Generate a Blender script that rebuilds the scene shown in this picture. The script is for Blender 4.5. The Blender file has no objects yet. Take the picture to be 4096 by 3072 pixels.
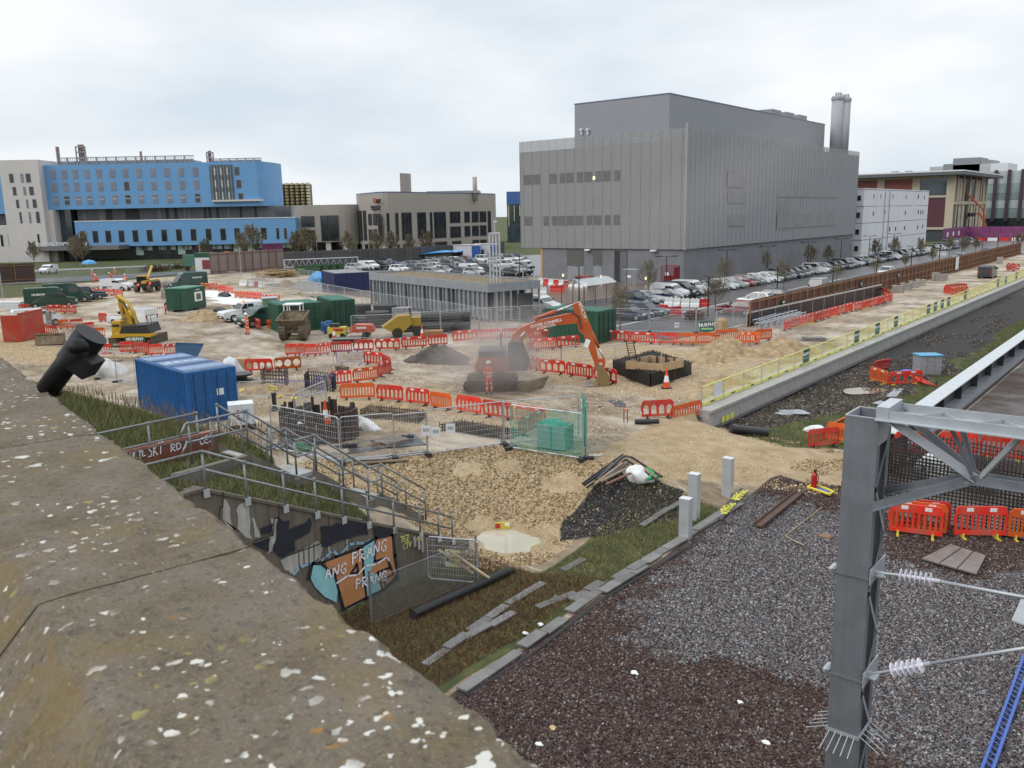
import bpy,math,random
import numpy as np
from mathutils import Vector,Matrix,Euler
random.seed(11)
sc=bpy.context.scene
col=sc.collection
# camera
# world axes: x = across the railway (n), y = along the railway (t), z up; the camera stands on the bridge at the origin
H,FPX,ROLL,YAW=10.3,3400.0,0.0191,math.radians(39)
TH=math.atan(676/3400.0)
CA,SA=math.cos(YAW),math.sin(YAW)
def c2w(X,Y,Z=0.0):
 return Vector((X*CA-Y*SA,X*SA+Y*CA,Z))
_f=(0,math.cos(TH),-math.sin(TH));_d=(0,-math.sin(TH),-math.cos(TH))
_cr,_sr=math.cos(ROLL),math.sin(ROLL)
_u=c2w(_cr,_sr*_d[1],_sr*_d[2]);_v=c2w(-_sr,_cr*_d[1],_cr*_d[2]);_w=c2w(*_f)
cam=bpy.data.objects.new('camera',bpy.data.cameras.new('camera'));col.objects.link(cam)
cam.matrix_world=Matrix(((_u.x,-_v.x,-_w.x,0),(_u.y,-_v.y,-_w.y,0),(_u.z,-_v.z,-_w.z,H),(0,0,0,1)))
cam.data.sensor_width=36;cam.data.lens=36*FPX/4096
cam.data.clip_start=0.05;cam.data.clip_end=6000
cam.data.dof.use_dof=True;cam.data.dof.focus_distance=40;cam.data.dof.aperture_fstop=9.0
sc.camera=cam
# sky, sun, exposure
SUN_EL,SUN_AZ=math.radians(38),math.radians(205)
wd=bpy.data.worlds.new('World');sc.world=wd;wd.use_nodes=True
nt=wd.node_tree;nt.nodes.clear()
def wn(t,**k):
 n=nt.nodes.new(t)
 for a,b in k.items():setattr(n,a,b)
 return n
o=wn('ShaderNodeOutputWorld');bg=wn('ShaderNodeBackground');bg.inputs[1].default_value=1.0
sky=wn('ShaderNodeTexSky',sky_type='NISHITA',sun_disc=False,sun_elevation=SUN_EL,sun_rotation=SUN_AZ)
skm=wn('ShaderNodeVectorMath',operation='SCALE');skm.inputs['Scale'].default_value=0.10
nt.links.new(sky.outputs[0],skm.inputs[0])
tc=wn('ShaderNodeTexCoord');mp=wn('ShaderNodeMapping');mp.inputs['Scale'].default_value=(1.3,1.3,4.0)
nt.links.new(tc.outputs['Generated'],mp.inputs[0])
nz=wn('ShaderNodeTexNoise');nz.inputs['Scale'].default_value=1.7;nz.inputs['Detail'].default_value=5;nz.inputs['Roughness'].default_value=0.5
nt.links.new(mp.outputs[0],nz.inputs['Vector'])
rp=wn('ShaderNodeValToRGB')
rp.color_ramp.elements[0].position=0.36;rp.color_ramp.elements[0].color=(0.76,0.855,0.945,1)
rp.color_ramp.elements[1].position=0.62;rp.color_ramp.elements[1].color=(1.09,1.11,1.13,1)
nt.links.new(nz.outputs['Fac'],rp.inputs[0])
sx=wn('ShaderNodeSeparateXYZ');nt.links.new(tc.outputs['Generated'],sx.inputs[0])
mr=wn('ShaderNodeMapRange');mr.inputs[1].default_value=0.3;mr.inputs[2].default_value=0.9;mr.inputs[3].default_value=1.0;mr.inputs[4].default_value=1.9
nt.links.new(sx.outputs[2],mr.inputs[0])
cs=wn('ShaderNodeVectorMath',operation='SCALE');nt.links.new(rp.outputs[0],cs.inputs[0]);nt.links.new(mr.outputs[0],cs.inputs['Scale'])
mx=wn('ShaderNodeMixRGB');mx.inputs[0].default_value=0.93
nt.links.new(skm.outputs[0],mx.inputs[1]);nt.links.new(cs.outputs[0],mx.inputs[2])
nt.links.new(mx.outputs[0],bg.inputs[0]);nt.links.new(bg.outputs[0],o.inputs[0])
sl=bpy.data.lights.new('sun','SUN');sl.energy=1.2;sl.angle=math.radians(30);sl.color=(1,0.97,0.93)
so=bpy.data.objects.new('sun',sl);col.objects.link(so)
so.rotation_euler=(math.pi/2-SUN_EL,0,-SUN_AZ+math.pi)
vs=sc.view_settings;vs.view_transform='Standard';vs.look='None';vs.exposure=-0.08;vs.gamma=1.0;vs.use_curve_mapping=False
sc.cycles.max_bounces=5;sc.cycles.diffuse_bounces=2;sc.cycles.glossy_bounces=2;sc.cycles.transparent_max_bounces=12
sc.cycles.transmission_bounces=3;sc.cycles.volume_bounces=1;sc.cycles.caustics_reflective=False;sc.cycles.caustics_refractive=False
sc.cycles.use_denoising=True;sc.cycles.sample_clamp_indirect=4;sc.cycles.volume_step_rate=2.0
# photo pixel (2212 wide copy) -> point in the place
PS=4096/2212
def ray(x,y):
 u=x*PS-2048;v=y*PS-1536
 a=u*_cr-v*_sr;b=u*_sr+v*_cr
 return c2w(a,FPX*math.cos(TH)-b*math.sin(TH),-FPX*math.sin(TH)-b*math.cos(TH))
CAMP=Vector((0,0,H))
def G(x,y,z=0.0):
 d=ray(x,y);return CAMP+d*((z-H)/d.z)
def onN(x,y,n):
 d=ray(x,y);return CAMP+d*(n/d.x)
def onT(x,y,t):
 d=ray(x,y);return CAMP+d*(t/d.y)
def atY(x,y,Y):  # (X, Z) on the upright plane Y metres in front of the camera
 d=ray(x,y);k=Y/(-d.x*SA+d.y*CA);p=CAMP+d*k
 return (p.x*CA+p.y*SA,p.z)
def depth(p):return -p.x*SA+p.y*CA
def zoomer(ox,oy,s):return lambda x,y:((x/s+ox)/PS,(y/s+oy)/PS)
z1=zoomer(0,500,3.16);z2=zoomer(600,500,3.16);z3=zoomer(1100,650,2.212);z4=zoomer(2000,350,1.4747)
z5=zoomer(3300,600,2.779);z6=zoomer(0,1000,3.16);z7=zoomer(600,1000,3.16);z8=zoomer(1200,950,2.212)
zD=zoomer(2000,950,2.212);zE=zoomer(2800,900,1.7068);zF=zoomer(900,1350,2.4578);zG=zoomer(1700,1150,2.0109)
zH=zoomer(1700,1600,1.3825);zI=zoomer(3000,1400,1.843);zJ=zoomer(300,1600,1.3825);zK=zoomer(3000,2200,1.9024);zC=zoomer(0,1300,2.212)
# materials
MATS={}
def mat(name,c,rough=0.6,var=0.12,scale=3.0,metal=0.0,bump=0.0,bscale=30.0,dirt=None,dscale=1.2,damt=0.5,alpha=1.0,emit=None,streak=None,spec=0.5,rnd=0.0,coat=0.0):
 if name in MATS:return MATS[name]
 m=bpy.data.materials.new(name);m.use_nodes=True;MATS[name]=m
 t=m.node_tree;L=t.links.new;nn=t.nodes.new
 b=t.nodes['Principled BSDF']
 b.inputs['Roughness'].default_value=rough;b.inputs['Metallic'].default_value=metal;b.inputs['Specular IOR Level'].default_value=spec
 if coat:b.inputs['Coat Weight'].default_value=coat
 if alpha<1:b.inputs['Alpha'].default_value=alpha
 tc=nn('ShaderNodeTexCoord');geo=nn('ShaderNodeNewGeometry')
 n1=nn('ShaderNodeTexNoise');n1.inputs['Scale'].default_value=scale;n1.inputs['Detail'].default_value=4
 L(geo.outputs['Position'] if scale<0 else tc.outputs['Object'],n1.inputs['Vector'])
 mr=nn('ShaderNodeMapRange');mr.inputs[1].default_value=0.25;mr.inputs[2].default_value=0.75;mr.inputs[3].default_value=1-var;mr.inputs[4].default_value=1+var
 L(n1.outputs['Fac'],mr.inputs[0])
 sc_=nn('ShaderNodeVectorMath');sc_.operation='SCALE';sc_.inputs[0].default_value=c[:3];L(mr.outputs[0],sc_.inputs['Scale'])
 out=sc_.outputs[0]
 if rnd:
  oi=nn('ShaderNodeObjectInfo');m2=nn('ShaderNodeMapRange');m2.inputs[3].default_value=1-rnd;m2.inputs[4].default_value=1+rnd
  L(oi.outputs['Random'],m2.inputs[0]);s2=nn('ShaderNodeVectorMath');s2.operation='SCALE';L(out,s2.inputs[0]);L(m2.outputs[0],s2.inputs['Scale']);out=s2.outputs[0]
 for k,(dc,ds,da,st) in enumerate([(dirt,dscale,damt,(1,1,1)),(streak,1.0,0.55,(5,5,0.35))]):
  if dc is None:continue
  mpn=nn('ShaderNodeMapping');mpn.inputs['Scale'].default_value=st;L(tc.outputs['Object'],mpn.inputs[0])
  n2=nn('ShaderNodeTexNoise');n2.inputs['Scale'].default_value=ds;n2.inputs['Detail'].default_value=6;n2.inputs['Roughness'].default_value=0.62;L(mpn.outputs[0],n2.inputs['Vector'])
  r2=nn('ShaderNodeMapRange');r2.inputs[1].default_value=0.46;r2.inputs[2].default_value=0.66;r2.inputs[4].default_value=da;L(n2.outputs['Fac'],r2.inputs[0])
  mxn=nn('ShaderNodeMixRGB');mxn.inputs[2].default_value=(*dc,1);L(r2.outputs[0],mxn.inputs[0]);L(out,mxn.inputs[1]);out=mxn.outputs[0]
 L(out,b.inputs['Base Color'])
 if bump:
  n3=nn('ShaderNodeTexNoise');n3.inputs['Scale'].default_value=bscale;n3.inputs['Detail'].default_value=5;L(tc.outputs['Object'],n3.inputs['Vector'])
  bp=nn('ShaderNodeBump');bp.inputs['Strength'].default_value=bump;bp.inputs['Distance'].default_value=0.02;L(n3.outputs['Fac'],bp.inputs['Height']);L(bp.outputs[0],b.inputs['Normal'])
 if emit:
  b.inputs['Emission Color'].default_value=(*emit[:3],1);b.inputs['Emission Strength'].default_value=emit[3]
 return m
# mesh builder
HEX=[(3,2,1,0),(4,5,6,7),(0,1,5,4),(1,2,6,5),(2,3,7,6),(3,0,4,7)]
class MB:
 def __init__(s):s.v=[];s.f=[];s.mi=[]
 def add(s,vs,fs,mi=0):
  k=len(s.v);s.v+=[tuple(p) for p in vs];s.f+=[tuple(i+k for i in f) for f in fs];s.mi+=[mi]*len(fs);return s
 def box(s,x0,x1,y0,y1,z0,z1,M=None,mi=0):
  vs=[(x0,y0,z0),(x1,y0,z0),(x1,y1,z0),(x0,y1,z0),(x0,y0,z1),(x1,y0,z1),(x1,y1,z1),(x0,y1,z1)]
  if M is not None:vs=[M@Vector(p) for p in vs]
  return s.add(vs,[(0,3,2,1),(4,5,6,7),(0,1,5,4),(1,2,6,5),(2,3,7,6),(3,0,4,7)],mi)
 def cb(s,c,d,rz=0,rx=0,ry=0,mi=0):
  M=Matrix.Translation(c)@Euler((rx,ry,rz)).to_matrix().to_4x4()
  return s.box(-d[0]/2,d[0]/2,-d[1]/2,d[1]/2,-d[2]/2,d[2]/2,M,mi)
 def bar(s,p,q,w,h=None,mi=0):  # square bar between two points
  return s.cyl(p,q,w*0.7071,4,None if h is None else None,mi=mi,sq=(h/w if h else 1))
 def cyl(s,p,q,r,n=8,r1=None,cap=True,mi=0,sq=1):
  p=Vector(p);q=Vector(q);r1=r if r1 is None else r1
  a=(q-p).normalized();u=a.cross(Vector((0,0,1)))
  if u.length<1e-4:u=Vector((1,0,0))
  u.normalize();w=a.cross(u);k0=math.pi/4 if n==4 else 0
  R1=[(u*math.cos(k0+2*math.pi*i/n)+w*math.sin(k0+2*math.pi*i/n)*sq) for i in range(n)]
  vs=[p+d*r for d in R1]+[q+d*r1 for d in R1]
  fs=[(i,(i+1)%n,n+(i+1)%n,n+i) for i in range(n)]
  if cap:fs+=[tuple(range(n-1,-1,-1)),tuple(range(n,2*n))]
  return s.add(vs,fs,mi)
 def tube(s,pts,r,n=6,mi=0):
  for a,b in zip(pts[:-1],pts[1:]):s.cyl(a,b,r,n,mi=mi)
  return s
 def prism(s,poly,a,b,ax='y',mi=0,top=None):  # outline in the two other axes, swept along ax
  n=len(poly);q=top or poly
  def P(u,w,e):return {'x':(e,u,w),'y':(u,e,w),'z':(u,w,e)}[ax]
  vs=[P(*p,a) for p in poly]+[P(*p,b) for p in q]
  return s.add(vs,[(i,(i+1)%n,n+(i+1)%n,n+i) for i in range(n)]+[tuple(range(n-1,-1,-1)),tuple(range(n,2*n))],mi)
 def lathe(s,prof,n=12,c=(0,0,0),mi=0):
  vs=[];fs=[]
  for r,z in prof:
   for i in range(n):vs.append((c[0]+r*math.cos(2*math.pi*i/n),c[1]+r*math.sin(2*math.pi*i/n),c[2]+z))
  for j in range(len(prof)-1):
   for i in range(n):fs.append((j*n+i,j*n+(i+1)%n,(j+1)*n+(i+1)%n,(j+1)*n+i))
  fs+=[tuple(range(n-1,-1,-1)),tuple(range((len(prof)-1)*n,len(prof)*n))]
  return s.add(vs,fs,mi)
 def mesh(s,name,mats,smooth=False):
  me=bpy.data.meshes.new(name);me.from_pydata(s.v,[],s.f)
  for m in (mats if isinstance(mats,(list,tuple)) else [mats]):me.materials.append(m)
  if any(s.mi):me.polygons.foreach_set('material_index',s.mi)
  if smooth:me.polygons.foreach_set('use_smooth',[True]*len(me.polygons))
  me.update();fixn(me);return me
 def ob(s,name,mats,parent=None,smooth=False,loc=None,rz=0):return ob(name,s.mesh(name,mats,smooth),parent,loc,rz)
import bmesh
def fixn(me):
 bm=bmesh.new();bm.from_mesh(me);bmesh.ops.recalc_face_normals(bm,faces=bm.faces);bm.to_mesh(me);bm.free()
def ob(name,me,parent=None,loc=None,rz=0):
 o=bpy.data.objects.new(name,me);col.objects.link(o)
 if parent is not None:o.parent=parent
 if loc is not None:o.location=loc
 if rz:o.rotation_euler[2]=rz
 return o
def tag(o,label=None,cat=None,group=None,kind=None):
 if label:o['label']=label
 if cat:o['category']=cat
 if group:o['group']=group
 if kind:o['kind']=kind
 return o
def thing(name,label,cat,loc=(0,0,0),rz=0,group=None):
 return tag(ob(name,None,None,loc,rz),label,cat,group)
def clone(root,loc,rz=0,label=None,group=None,scale=None):
 def cp(o,par):
  c=o.copy();col.objects.link(c);c.parent=par
  for k in o.children:cp(k,c)
  return c
 r=cp(root,None);r.location=loc;r.rotation_euler=(0,0,rz)
 if scale:r.scale=scale
 if label:r['label']=label
 if group:r['group']=group
 return r
ORD=['first','second','third','fourth','fifth','sixth','seventh','eighth','ninth','tenth','eleventh','twelfth','thirteenth','fourteenth','fifteenth','sixteenth','seventeenth','eighteenth','nineteenth','twentieth']
def text_mesh(s,size,mats,ext=0.004,font_scale=1.0,bold=0.0):
 cu=bpy.data.curves.new('lettering','FONT');cu.body=s;cu.size=size;cu.extrude=ext;cu.offset=bold*size;cu.resolution_u=2
 cu.align_x='CENTER';cu.align_y='CENTER'
 o=bpy.data.objects.new('lettering',cu);col.objects.link(o)
 bpy.context.view_layer.update()
 me=bpy.data.meshes.new_from_object(o.evaluated_get(bpy.context.evaluated_depsgraph_get()))
 col.objects.unlink(o);bpy.data.objects.remove(o);bpy.data.curves.remove(cu)
 me.materials.clear();me.materials.append(mats);me.name='lettering'
 for v in me.vertices:v.co.x*=font_scale
 return me
_TM={}
def lettering(s,size,m,parent,M,ext=0.004,fs=1.0,bold=0.02,name='lettering'):
 k=(s,size,m.name,fs)
 if k not in _TM:_TM[k]=text_mesh(s,size,m,ext,fs,bold)
 o=ob(name,_TM[k],parent);o.matrix_local=M;return o
def wallM(loc,rz=0,tilt=0):  # text standing upright, read from -y before the turn rz
 return Matrix.Translation(loc)@Matrix.Rotation(rz,4,'Z')@Matrix.Rotation(math.pi/2,4,'X')@Matrix.Rotation(tilt,4,'Z')
# value noise for terrain
_rg=np.random.RandomState(5);_NT=_rg.rand(256,256)
def vnoise(x,y):
 xi=np.floor(x).astype(int);yi=np.floor(y).astype(int);fx=x-xi;fy=y-yi
 fx=fx*fx*(3-2*fx);fy=fy*fy*(3-2*fy)
 g=lambda a,b:_NT[a&255,b&255]
 return (g(xi,yi)*(1-fx)+g(xi+1,yi)*fx)*(1-fy)+(g(xi,yi+1)*(1-fx)+g(xi+1,yi+1)*fx)*fy-0.5
def sst(a,b,x):
 k=np.clip((x-a)/(b-a),0,1);return k*k*(3-2*k)
def inpoly(P,x,y):
 r=np.zeros(x.shape,bool);n=len(P)
 for i in range(n):
  (x0,y0),(x1,y1)=P[i],P[(i+1)%n]
  if y0==y1:continue
  c=((y0>y)!=(y1>y))&(x<(x1-x0)*(y-y0)/(y1-y0)+x0);r^=c
 return r
def edged(P,x,y):
 d=np.full(x.shape,1e9);n=len(P)
 for i in range(n):
  ax,ay=P[i];bx,by=P[(i+1)%n];dx,dy=bx-ax,by-ay
  k=np.clip(((x-ax)*dx+(y-ay)*dy)/(dx*dx+dy*dy+1e-9),0,1)
  d=np.minimum(d,np.hypot(x-ax-k*dx,y-ay-k*dy))
 return d
def pmask(P,x,y,soft=0.5):  # 1 inside, 0 outside, soft edge
 s=np.where(inpoly(P,x,y),1,-1)*edged(P,x,y);return sst(-soft,soft,s)
# terrain
CP=np.array([
 (-28.5,22.3,0),(-25.5,24.7,-.05),(-23.5,28,-.05),(-19.7,28.8,-.1),(-27,30,0),(-20,34,0),(-24,40,0),(-20.3,40,0),(-18,31,-.1),(-16.5,30,-.3),(-30,26,0),(-33,22,0),(-30,35,0),
 (-20.3,23.3,-1.95),(-18.8,24.6,-1.95),(-19,22,-1.95),(-20.8,22.5,-1.9),(-19.6,21,-1.9),(-21.2,23.9,-1.75),(-19.5,19,-1.9),(-19.5,16,-1.9),(-19.5,10,-1.9),(-17.4,20,-1.8),(-17.4,14,-1.8),(-17.5,8,-1.8),(-19.5,6,-1.9),
 (-22.5,26,-.8),(-20,27,-.9),(-24,23.5,-.9),(-22.8,22.0,-1.5),
 (-17.1,28.3,-.25),(-18.3,25.6,-1.6),(-16.4,26.3,-1.25),(-15.6,28.3,-.95),(-17,22.5,-1.8),
 (-15.5,15,-1.5),(-15.5,20,-1.5),(-15.5,25,-1.4),(-13.2,8,-1.15),(-13.2,14,-1.15),(-13.2,20,-1.15),(-13.2,26,-1.1),(-13.3,31,-1.05),(-15.5,8,-1.5),
 (-16,33,-.35),(-13,33.5,-.8),(-10.7,34.4,-.95),(-16,37,-.45),(-13,38,-.8),(-17.5,41,-1.05),(-18.6,43,-1.1),(-12,42,-1.1),(-15,44,-1.1),
 (-10,8,-1.1),(-10,14,-1.1),(-10,20,-1.1),(-10,28,-1.1),(-5,10,-1.1),(-5,20,-1.1),(-5,30,-1.1),(-8,40,-1.1),(0,20,-1.1),(0,35,-1.1),(2,8,-1.1),(-3,44,-1.1),
 (-34,40,0),(-34,30,0),(-30,44,0),(-22.5,44,0),(-25,34,0)],float)
_d=np.hypot(CP[:,None,0]-CP[None,:,0],CP[:,None,1]-CP[None,:,1])
_w=np.linalg.solve(_d+1e-3*np.eye(len(CP)),CP[:,2]+0.55)
def emb(n,t):
 toe=18.6+3.6*sst(-21,-34,n)
 return np.clip(0.463*(toe-t),0,7.6)
LAND=[(-27.6,12.6),(-23.2,12.6),(-23.2,16.2),(-27.6,16.2)]
def hgt(n,t,rough=True):
 n=np.asarray(n,float);t=np.asarray(t,float)
 z=np.zeros(n.shape)
 for (a,b,_),w in zip(CP,_w):z+=w*np.hypot(n-a,t-b)
 z-=0.55
 z=np.clip(z,-2.0,0.05)
 far=np.where(n>-19.85,-1.1,0.0)
 k=sst(38,43,t)*sst(-19.9,-19.8,n)+sst(36,42,t)*(1-sst(-19.9,-19.8,n))
 k=np.maximum(k,sst(-29,-33,n));k=np.maximum(k,sst(-1,3,n))
 z=z*(1-k)+far*k
 e=emb(n,t);back=(n<-20.12)&(t<21.6)
 zi=3.31-0.463*(t-11.48)
 zb=np.where(n>-30,np.where(t>18.6,np.minimum(zi*sst(-23.5,-20.5,n)+np.minimum(z,0)*(1-sst(-23.5,-20.5,n)),0.02),e),e)
 sn=np.interp(t,[11.6,14.5,16.2,17.0,19.2,19.85,22.0],[2.6,2.85,1.65,1.65,.05,.05,-1.45]);wt=np.where(t<11.6,3.1,3.2-.466*(t-11.6))
 kk=np.clip((-20.3-n)/1.75,0,1);zs=wt*(1-kk)+sn*kk;ks=1-sst(-24.2,-26.2,n)
 zb=np.where((n>-26.2)&(t>12),zs*ks+zb*(1-ks),zb)
 z=np.where(back,zb,z+np.where(n<-20.12,e,0)*(t<24))
 if rough:
  far_f=1/(1+np.hypot(n,t)/250)
  b=(vnoise(n*.35,t*.35)*.16+vnoise(n*1.1,t*1.1)*.08+vnoise(n*2.7+9,t*2.7)*.05)*far_f
  ru=sst(-2,-1.2,-z)*0+1
  z=z+b*np.where((n<-32.5)&(t>64),0.0,1)*np.where(n>-13.3,.35,1)-np.where((n<-32.5)&(t>64),.03,0)
 z=np.where((n>-21.6)&(n<-19.7)&(t>40.0),np.minimum(z,-.03),z);z=np.where((n>-19.82)&(n<-19.2)&(t>40.2),np.minimum(z,-1.05),z)
 return z
def hz(n,t):return float(hgt(np.array([n]),np.array([t]))[0])
def L(px,py,z0=0.0,it=7):  # a photo point on the ground -> its place on the terrain
 z=z0
 for _ in range(it):
  p=G(px,py,z);z=0.5*z+0.5*hz(p.x,p.y)
 p=G(px,py,z);return Vector((p.x,p.y,hz(p.x,p.y)))
def spread(lo,hi,step,end,g=1.13):
 a=list(np.arange(lo,hi,step));s=step;x=lo
 pre=[]
 while x>end[0]:s*=g;x-=s;pre.append(x)
 s=step;x=a[-1];post=[]
 while x<end[1]:s*=g;x+=s;post.append(x)
 return np.array(pre[::-1]+a+post)
XS=spread(-62,2,0.2,(-3500,2500));YS=spread(6,64,0.2,(-600,3500))
GX,GY=np.meshgrid(XS,YS);GZ=hgt(GX,GY)
GZ_0=GZ.copy()
# ruts pressed by wheels along the haul routes
def rut(pts,w,d):
 global GZ
 for (a,b),(c,e) in zip(pts[:-1],pts[1:]):
  dx,dy=c-a,e-b;l2=dx*dx+dy*dy
  k=np.clip(((GX-a)*dx+(GY-b)*dy)/l2,0,1)
  px=GX-a-k*dx;py=GY-b-k*dy
  for off in (-.9,.9):
   s=(px*dy-py*dx)/math.sqrt(l2)+off+.25*vnoise(GX*.6,GY*.6)
   GZ=GZ-d*np.exp(-(s/w)**2)*(np.hypot(px,py)<2.2)
for r in ([(-21,41),(-27,47),(-40,43),(-55,40),(-75,42),(-100,55)],[(-10,36),(-17,35.5),(-24,36),(-36,36),(-60,37)],[(-26,60),(-25,120)],[(-62,41),(-85,50),(-120,66)],[(-52,43),(-66,46),(-90,52)],[(-29,42),(-33,40),(-45,41)]):rut(r,.3,.11)
RUT=np.clip((GZ_0-GZ)/.09,0,1);nx,ny=len(XS),len(YS)
verts=np.stack([GX,GY,GZ],-1).reshape(-1,3)
ii=np.arange(nx*ny).reshape(ny,nx)
faces=np.stack([ii[:-1,:-1],ii[:-1,1:],ii[1:,1:],ii[1:,:-1]],-1).reshape(-1,4)
gm=bpy.data.meshes.new('ground');gm.from_pydata(verts.tolist(),[],faces.tolist())
gm.polygons.foreach_set('use_smooth',[True]*len(gm.polygons))
RUB=[(-29.5,21.5),(-26.5,25.5),(-24.0,29.2),(-19.8,30.3),(-20,33),(-21,38.5),(-19.5,41),(-16.5,41),(-12,40),(-9.5,35.5),(-10.5,33.2),(-14,32),(-15.6,30.5),(-17.5,26),(-16.9,22.8),(-17.8,21),(-20,20.3),(-22.5,20.3)]
COAL=[(-17.8,29.0),(-15.4,29.7),(-14.4,27.8),(-16.2,25.2),(-17.7,24.6),(-18.4,25.6),(-18.0,27.4)]
def pp(z,*q):return [tuple(G(x,y,z)[:2]) for x,y in q]
GREY=pp(-1.1,(1350,1290),(1365,1375),(1440,1435),(1560,1425),(1690,1455),(1800,1490),(1830,1590),(1960,1659),(2300,1659),(2300,1210),(2110,1250),(1930,1210),(1905,1165),(1790,1110),(1700,1085),(1620,1075),(1560,1120),(1470,1200))
FARG=[(-175,20),(-155,60),(-157,84),(-156,100),(-230,160),(-320,100),(-320,20),(-200,0)]
x,y=GX,GY
wob=vnoise(x*.5,y*.5)*1.2
grass=np.maximum.reduce([((x<-20.12)&(y<21.6))*sst(.02,.5,emb(x,y)),sst(-17.0,-16.2,x+wob*.5)*(1-sst(-13.6,-13.2,x))*(1-sst(28,31,y)),
 ((x>-19)&(y>41))*(sst(-14.2,-12.4,x+wob*2.2)*(1-sst(-11.2,-11,x)))*(1-sst(120,200,y)),pmask([(-18.2,39.5),(-14.5,38.6),(-11.6,42),(-12,60),(-14,52),(-16.5,44)],x,y,.6),pmask(FARG,x,y,2),pmask(pp(0,z6(-200,440),z6(460,405),z6(900,470),z6(900,500),z6(860,560),z6(330,600),z6(-200,660)),x,y,1.2),
 sst(160,230,np.hypot(x,y))*(x<-60),.62*((x>-20)&(x<-16.2)&(y<21.8)&(y>0))])
rub=np.maximum(pmask(RUB,x,y,.5),0.62*pmask([(-46,46),(-46,58),(-22,60),(-19.6,41),(-27,40)],x,y,3))
rub=np.maximum(rub,.55*pmask([(-41,24),(-30,26.5),(-24,30),(-23,36),(-36,38),(-46,34)],x,y,2))
rub=np.maximum(rub,.7*pmask([(-92,24),(-66,26),(-66,31),(-84,33),(-100,34)],x,y,2))
brown=sst(-13.3,-13.1,x)*(1-sst(33.5,35.5,y+wob))*1.0
brown=np.maximum(brown,((x>-9.4)&(y>30))*(.75+.5*vnoise(x*.4,y*.4)))
grey=pmask(GREY,x+wob*.3,y,1.0)
dark=np.maximum(pmask(COAL,x+wob*.4,y,.4),pmask([(-18.9,62),(-13.5,64),(-13.5,120),(-18.9,130)],x+wob,y,1.5)*.9)
chalk=pmask([(-118,73.2),(-92,67.2),(-89.5,63.5),(-94,59.5),(-104,64),(-118,69.5)],x,y,.6)
bed=((x>-19.3)&(y>40.5))*(1-sst(-11.4,-11,x))*1.0
wet=RUT
def setc(me,name,ch):
 a=me.color_attributes.new(name,'FLOAT_COLOR','POINT')
 a.data.foreach_set('color',np.stack(ch,-1).reshape(-1).astype(np.float32))
setc(gm,'za',[rub,grass,brown,grey]);setc(gm,'zb',[dark,chalk,bed,wet])
gmat=bpy.data.materials.new('site_ground');gmat.use_nodes=True
t=gmat.node_tree;Lk=t.links.new;nn=t.nodes.new;B=t.nodes['Principled BSDF']
geo=nn('ShaderNodeNewGeometry')
def noise(s,det=5,rgh=.6,st=None,rot=0):
 n=nn('ShaderNodeTexNoise');n.inputs['Scale'].default_value=s;n.inputs['Detail'].default_value=det;n.inputs['Roughness'].default_value=rgh
 if st:
  m=nn('ShaderNodeMapping');m.inputs['Scale'].default_value=st;m.inputs['Rotation'].default_value=(0,0,rot);Lk(geo.outputs['Position'],m.inputs[0]);Lk(m.outputs[0],n.inputs['Vector'])
 else:Lk(geo.outputs['Position'],n.inputs['Vector'])
 return n.outputs['Fac']
def ramp(f,*stops):
 r=nn('ShaderNodeValToRGB');e=r.color_ramp.elements
 while len(e)<len(stops):e.new(.5)
 for k,(p,c) in enumerate(stops):e[k].position=p;e[k].color=(*c,1)
 Lk(f,r.inputs[0]);return r.outputs[0]
def mix(f,a,b,mode='MIX'):
 m=nn('ShaderNodeMixRGB');m.blend_type=mode
 for s,i in ((f,0),(a,1),(b,2)):
  if hasattr(s,'node'):Lk(s,m.inputs[i])
  else:m.inputs[i].default_value=s
 return m.outputs[0]
def math_(op,a,b=0.0):
 m=nn('ShaderNodeMath');m.operation=op
 for s,i in ((a,0),(b,1)):
  if hasattr(s,'node'):Lk(s,m.inputs[i])
  else:m.inputs[i].default_value=s
 return m.outputs[0]
def attr(n):
 a=nn('ShaderNodeVertexColor');a.layer_name=n;s=nn('ShaderNodeSeparateColor');Lk(a.outputs[0],s.inputs[0])
 return s.outputs[0],s.outputs[1],s.outputs[2],a.outputs[1]
def edge(m,nf,amt=.55):
 r=nn('ShaderNodeMapRange');r.interpolation_type='SMOOTHSTEP';r.inputs[1].default_value=.38;r.inputs[2].default_value=.62
 Lk(math_('ADD',m,math_('MULTIPLY',math_('SUBTRACT',nf,.5),amt)),r.inputs[0]);return r.outputs[0]
aR,aG,aB,aA=attr('za');bR,bG,bB,bA=attr('zb')
nb=noise(.22,6,.62);nm=noise(1.3,6,.65);nf=noise(9,5,.7);ns=noise(.5,6,.7,(1,4.5,1),.75);vf=noise(34,3,.7)
mud=ramp(nb,(.28,(.135,.095,.06)),(.43,(.235,.18,.122)),(.54,(.37,.305,.225)),(.72,(.57,.51,.43)))
mud=mix(math_('MULTIPLY',math_('GREATER_THAN',ns,.56),.42),mud,(.24,.18,.125,1))
mud=mix(math_('MULTIPLY',bA,.55),mud,(.20,.15,.10,1));mud=mix(math_('MULTIPLY',math_('GREATER_THAN',noise(.8,6,.7,(1,7,1),1.1),.58),.45),mud,(.56,.50,.41,1))
mud=mix(.5,mud,ramp(nm,(.3,(.30,.24,.18)),(.5,(.5,.5,.5)),(.72,(.76,.72,.66))),'OVERLAY')
vo=nn('ShaderNodeTexVoronoi');vo.inputs['Scale'].default_value=9;Lk(geo.outputs['Position'],vo.inputs['Vector'])
rubc=ramp(nm,(.28,(.2,.13,.065)),(.5,(.33,.235,.13)),(.75,(.46,.36,.235)))
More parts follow.
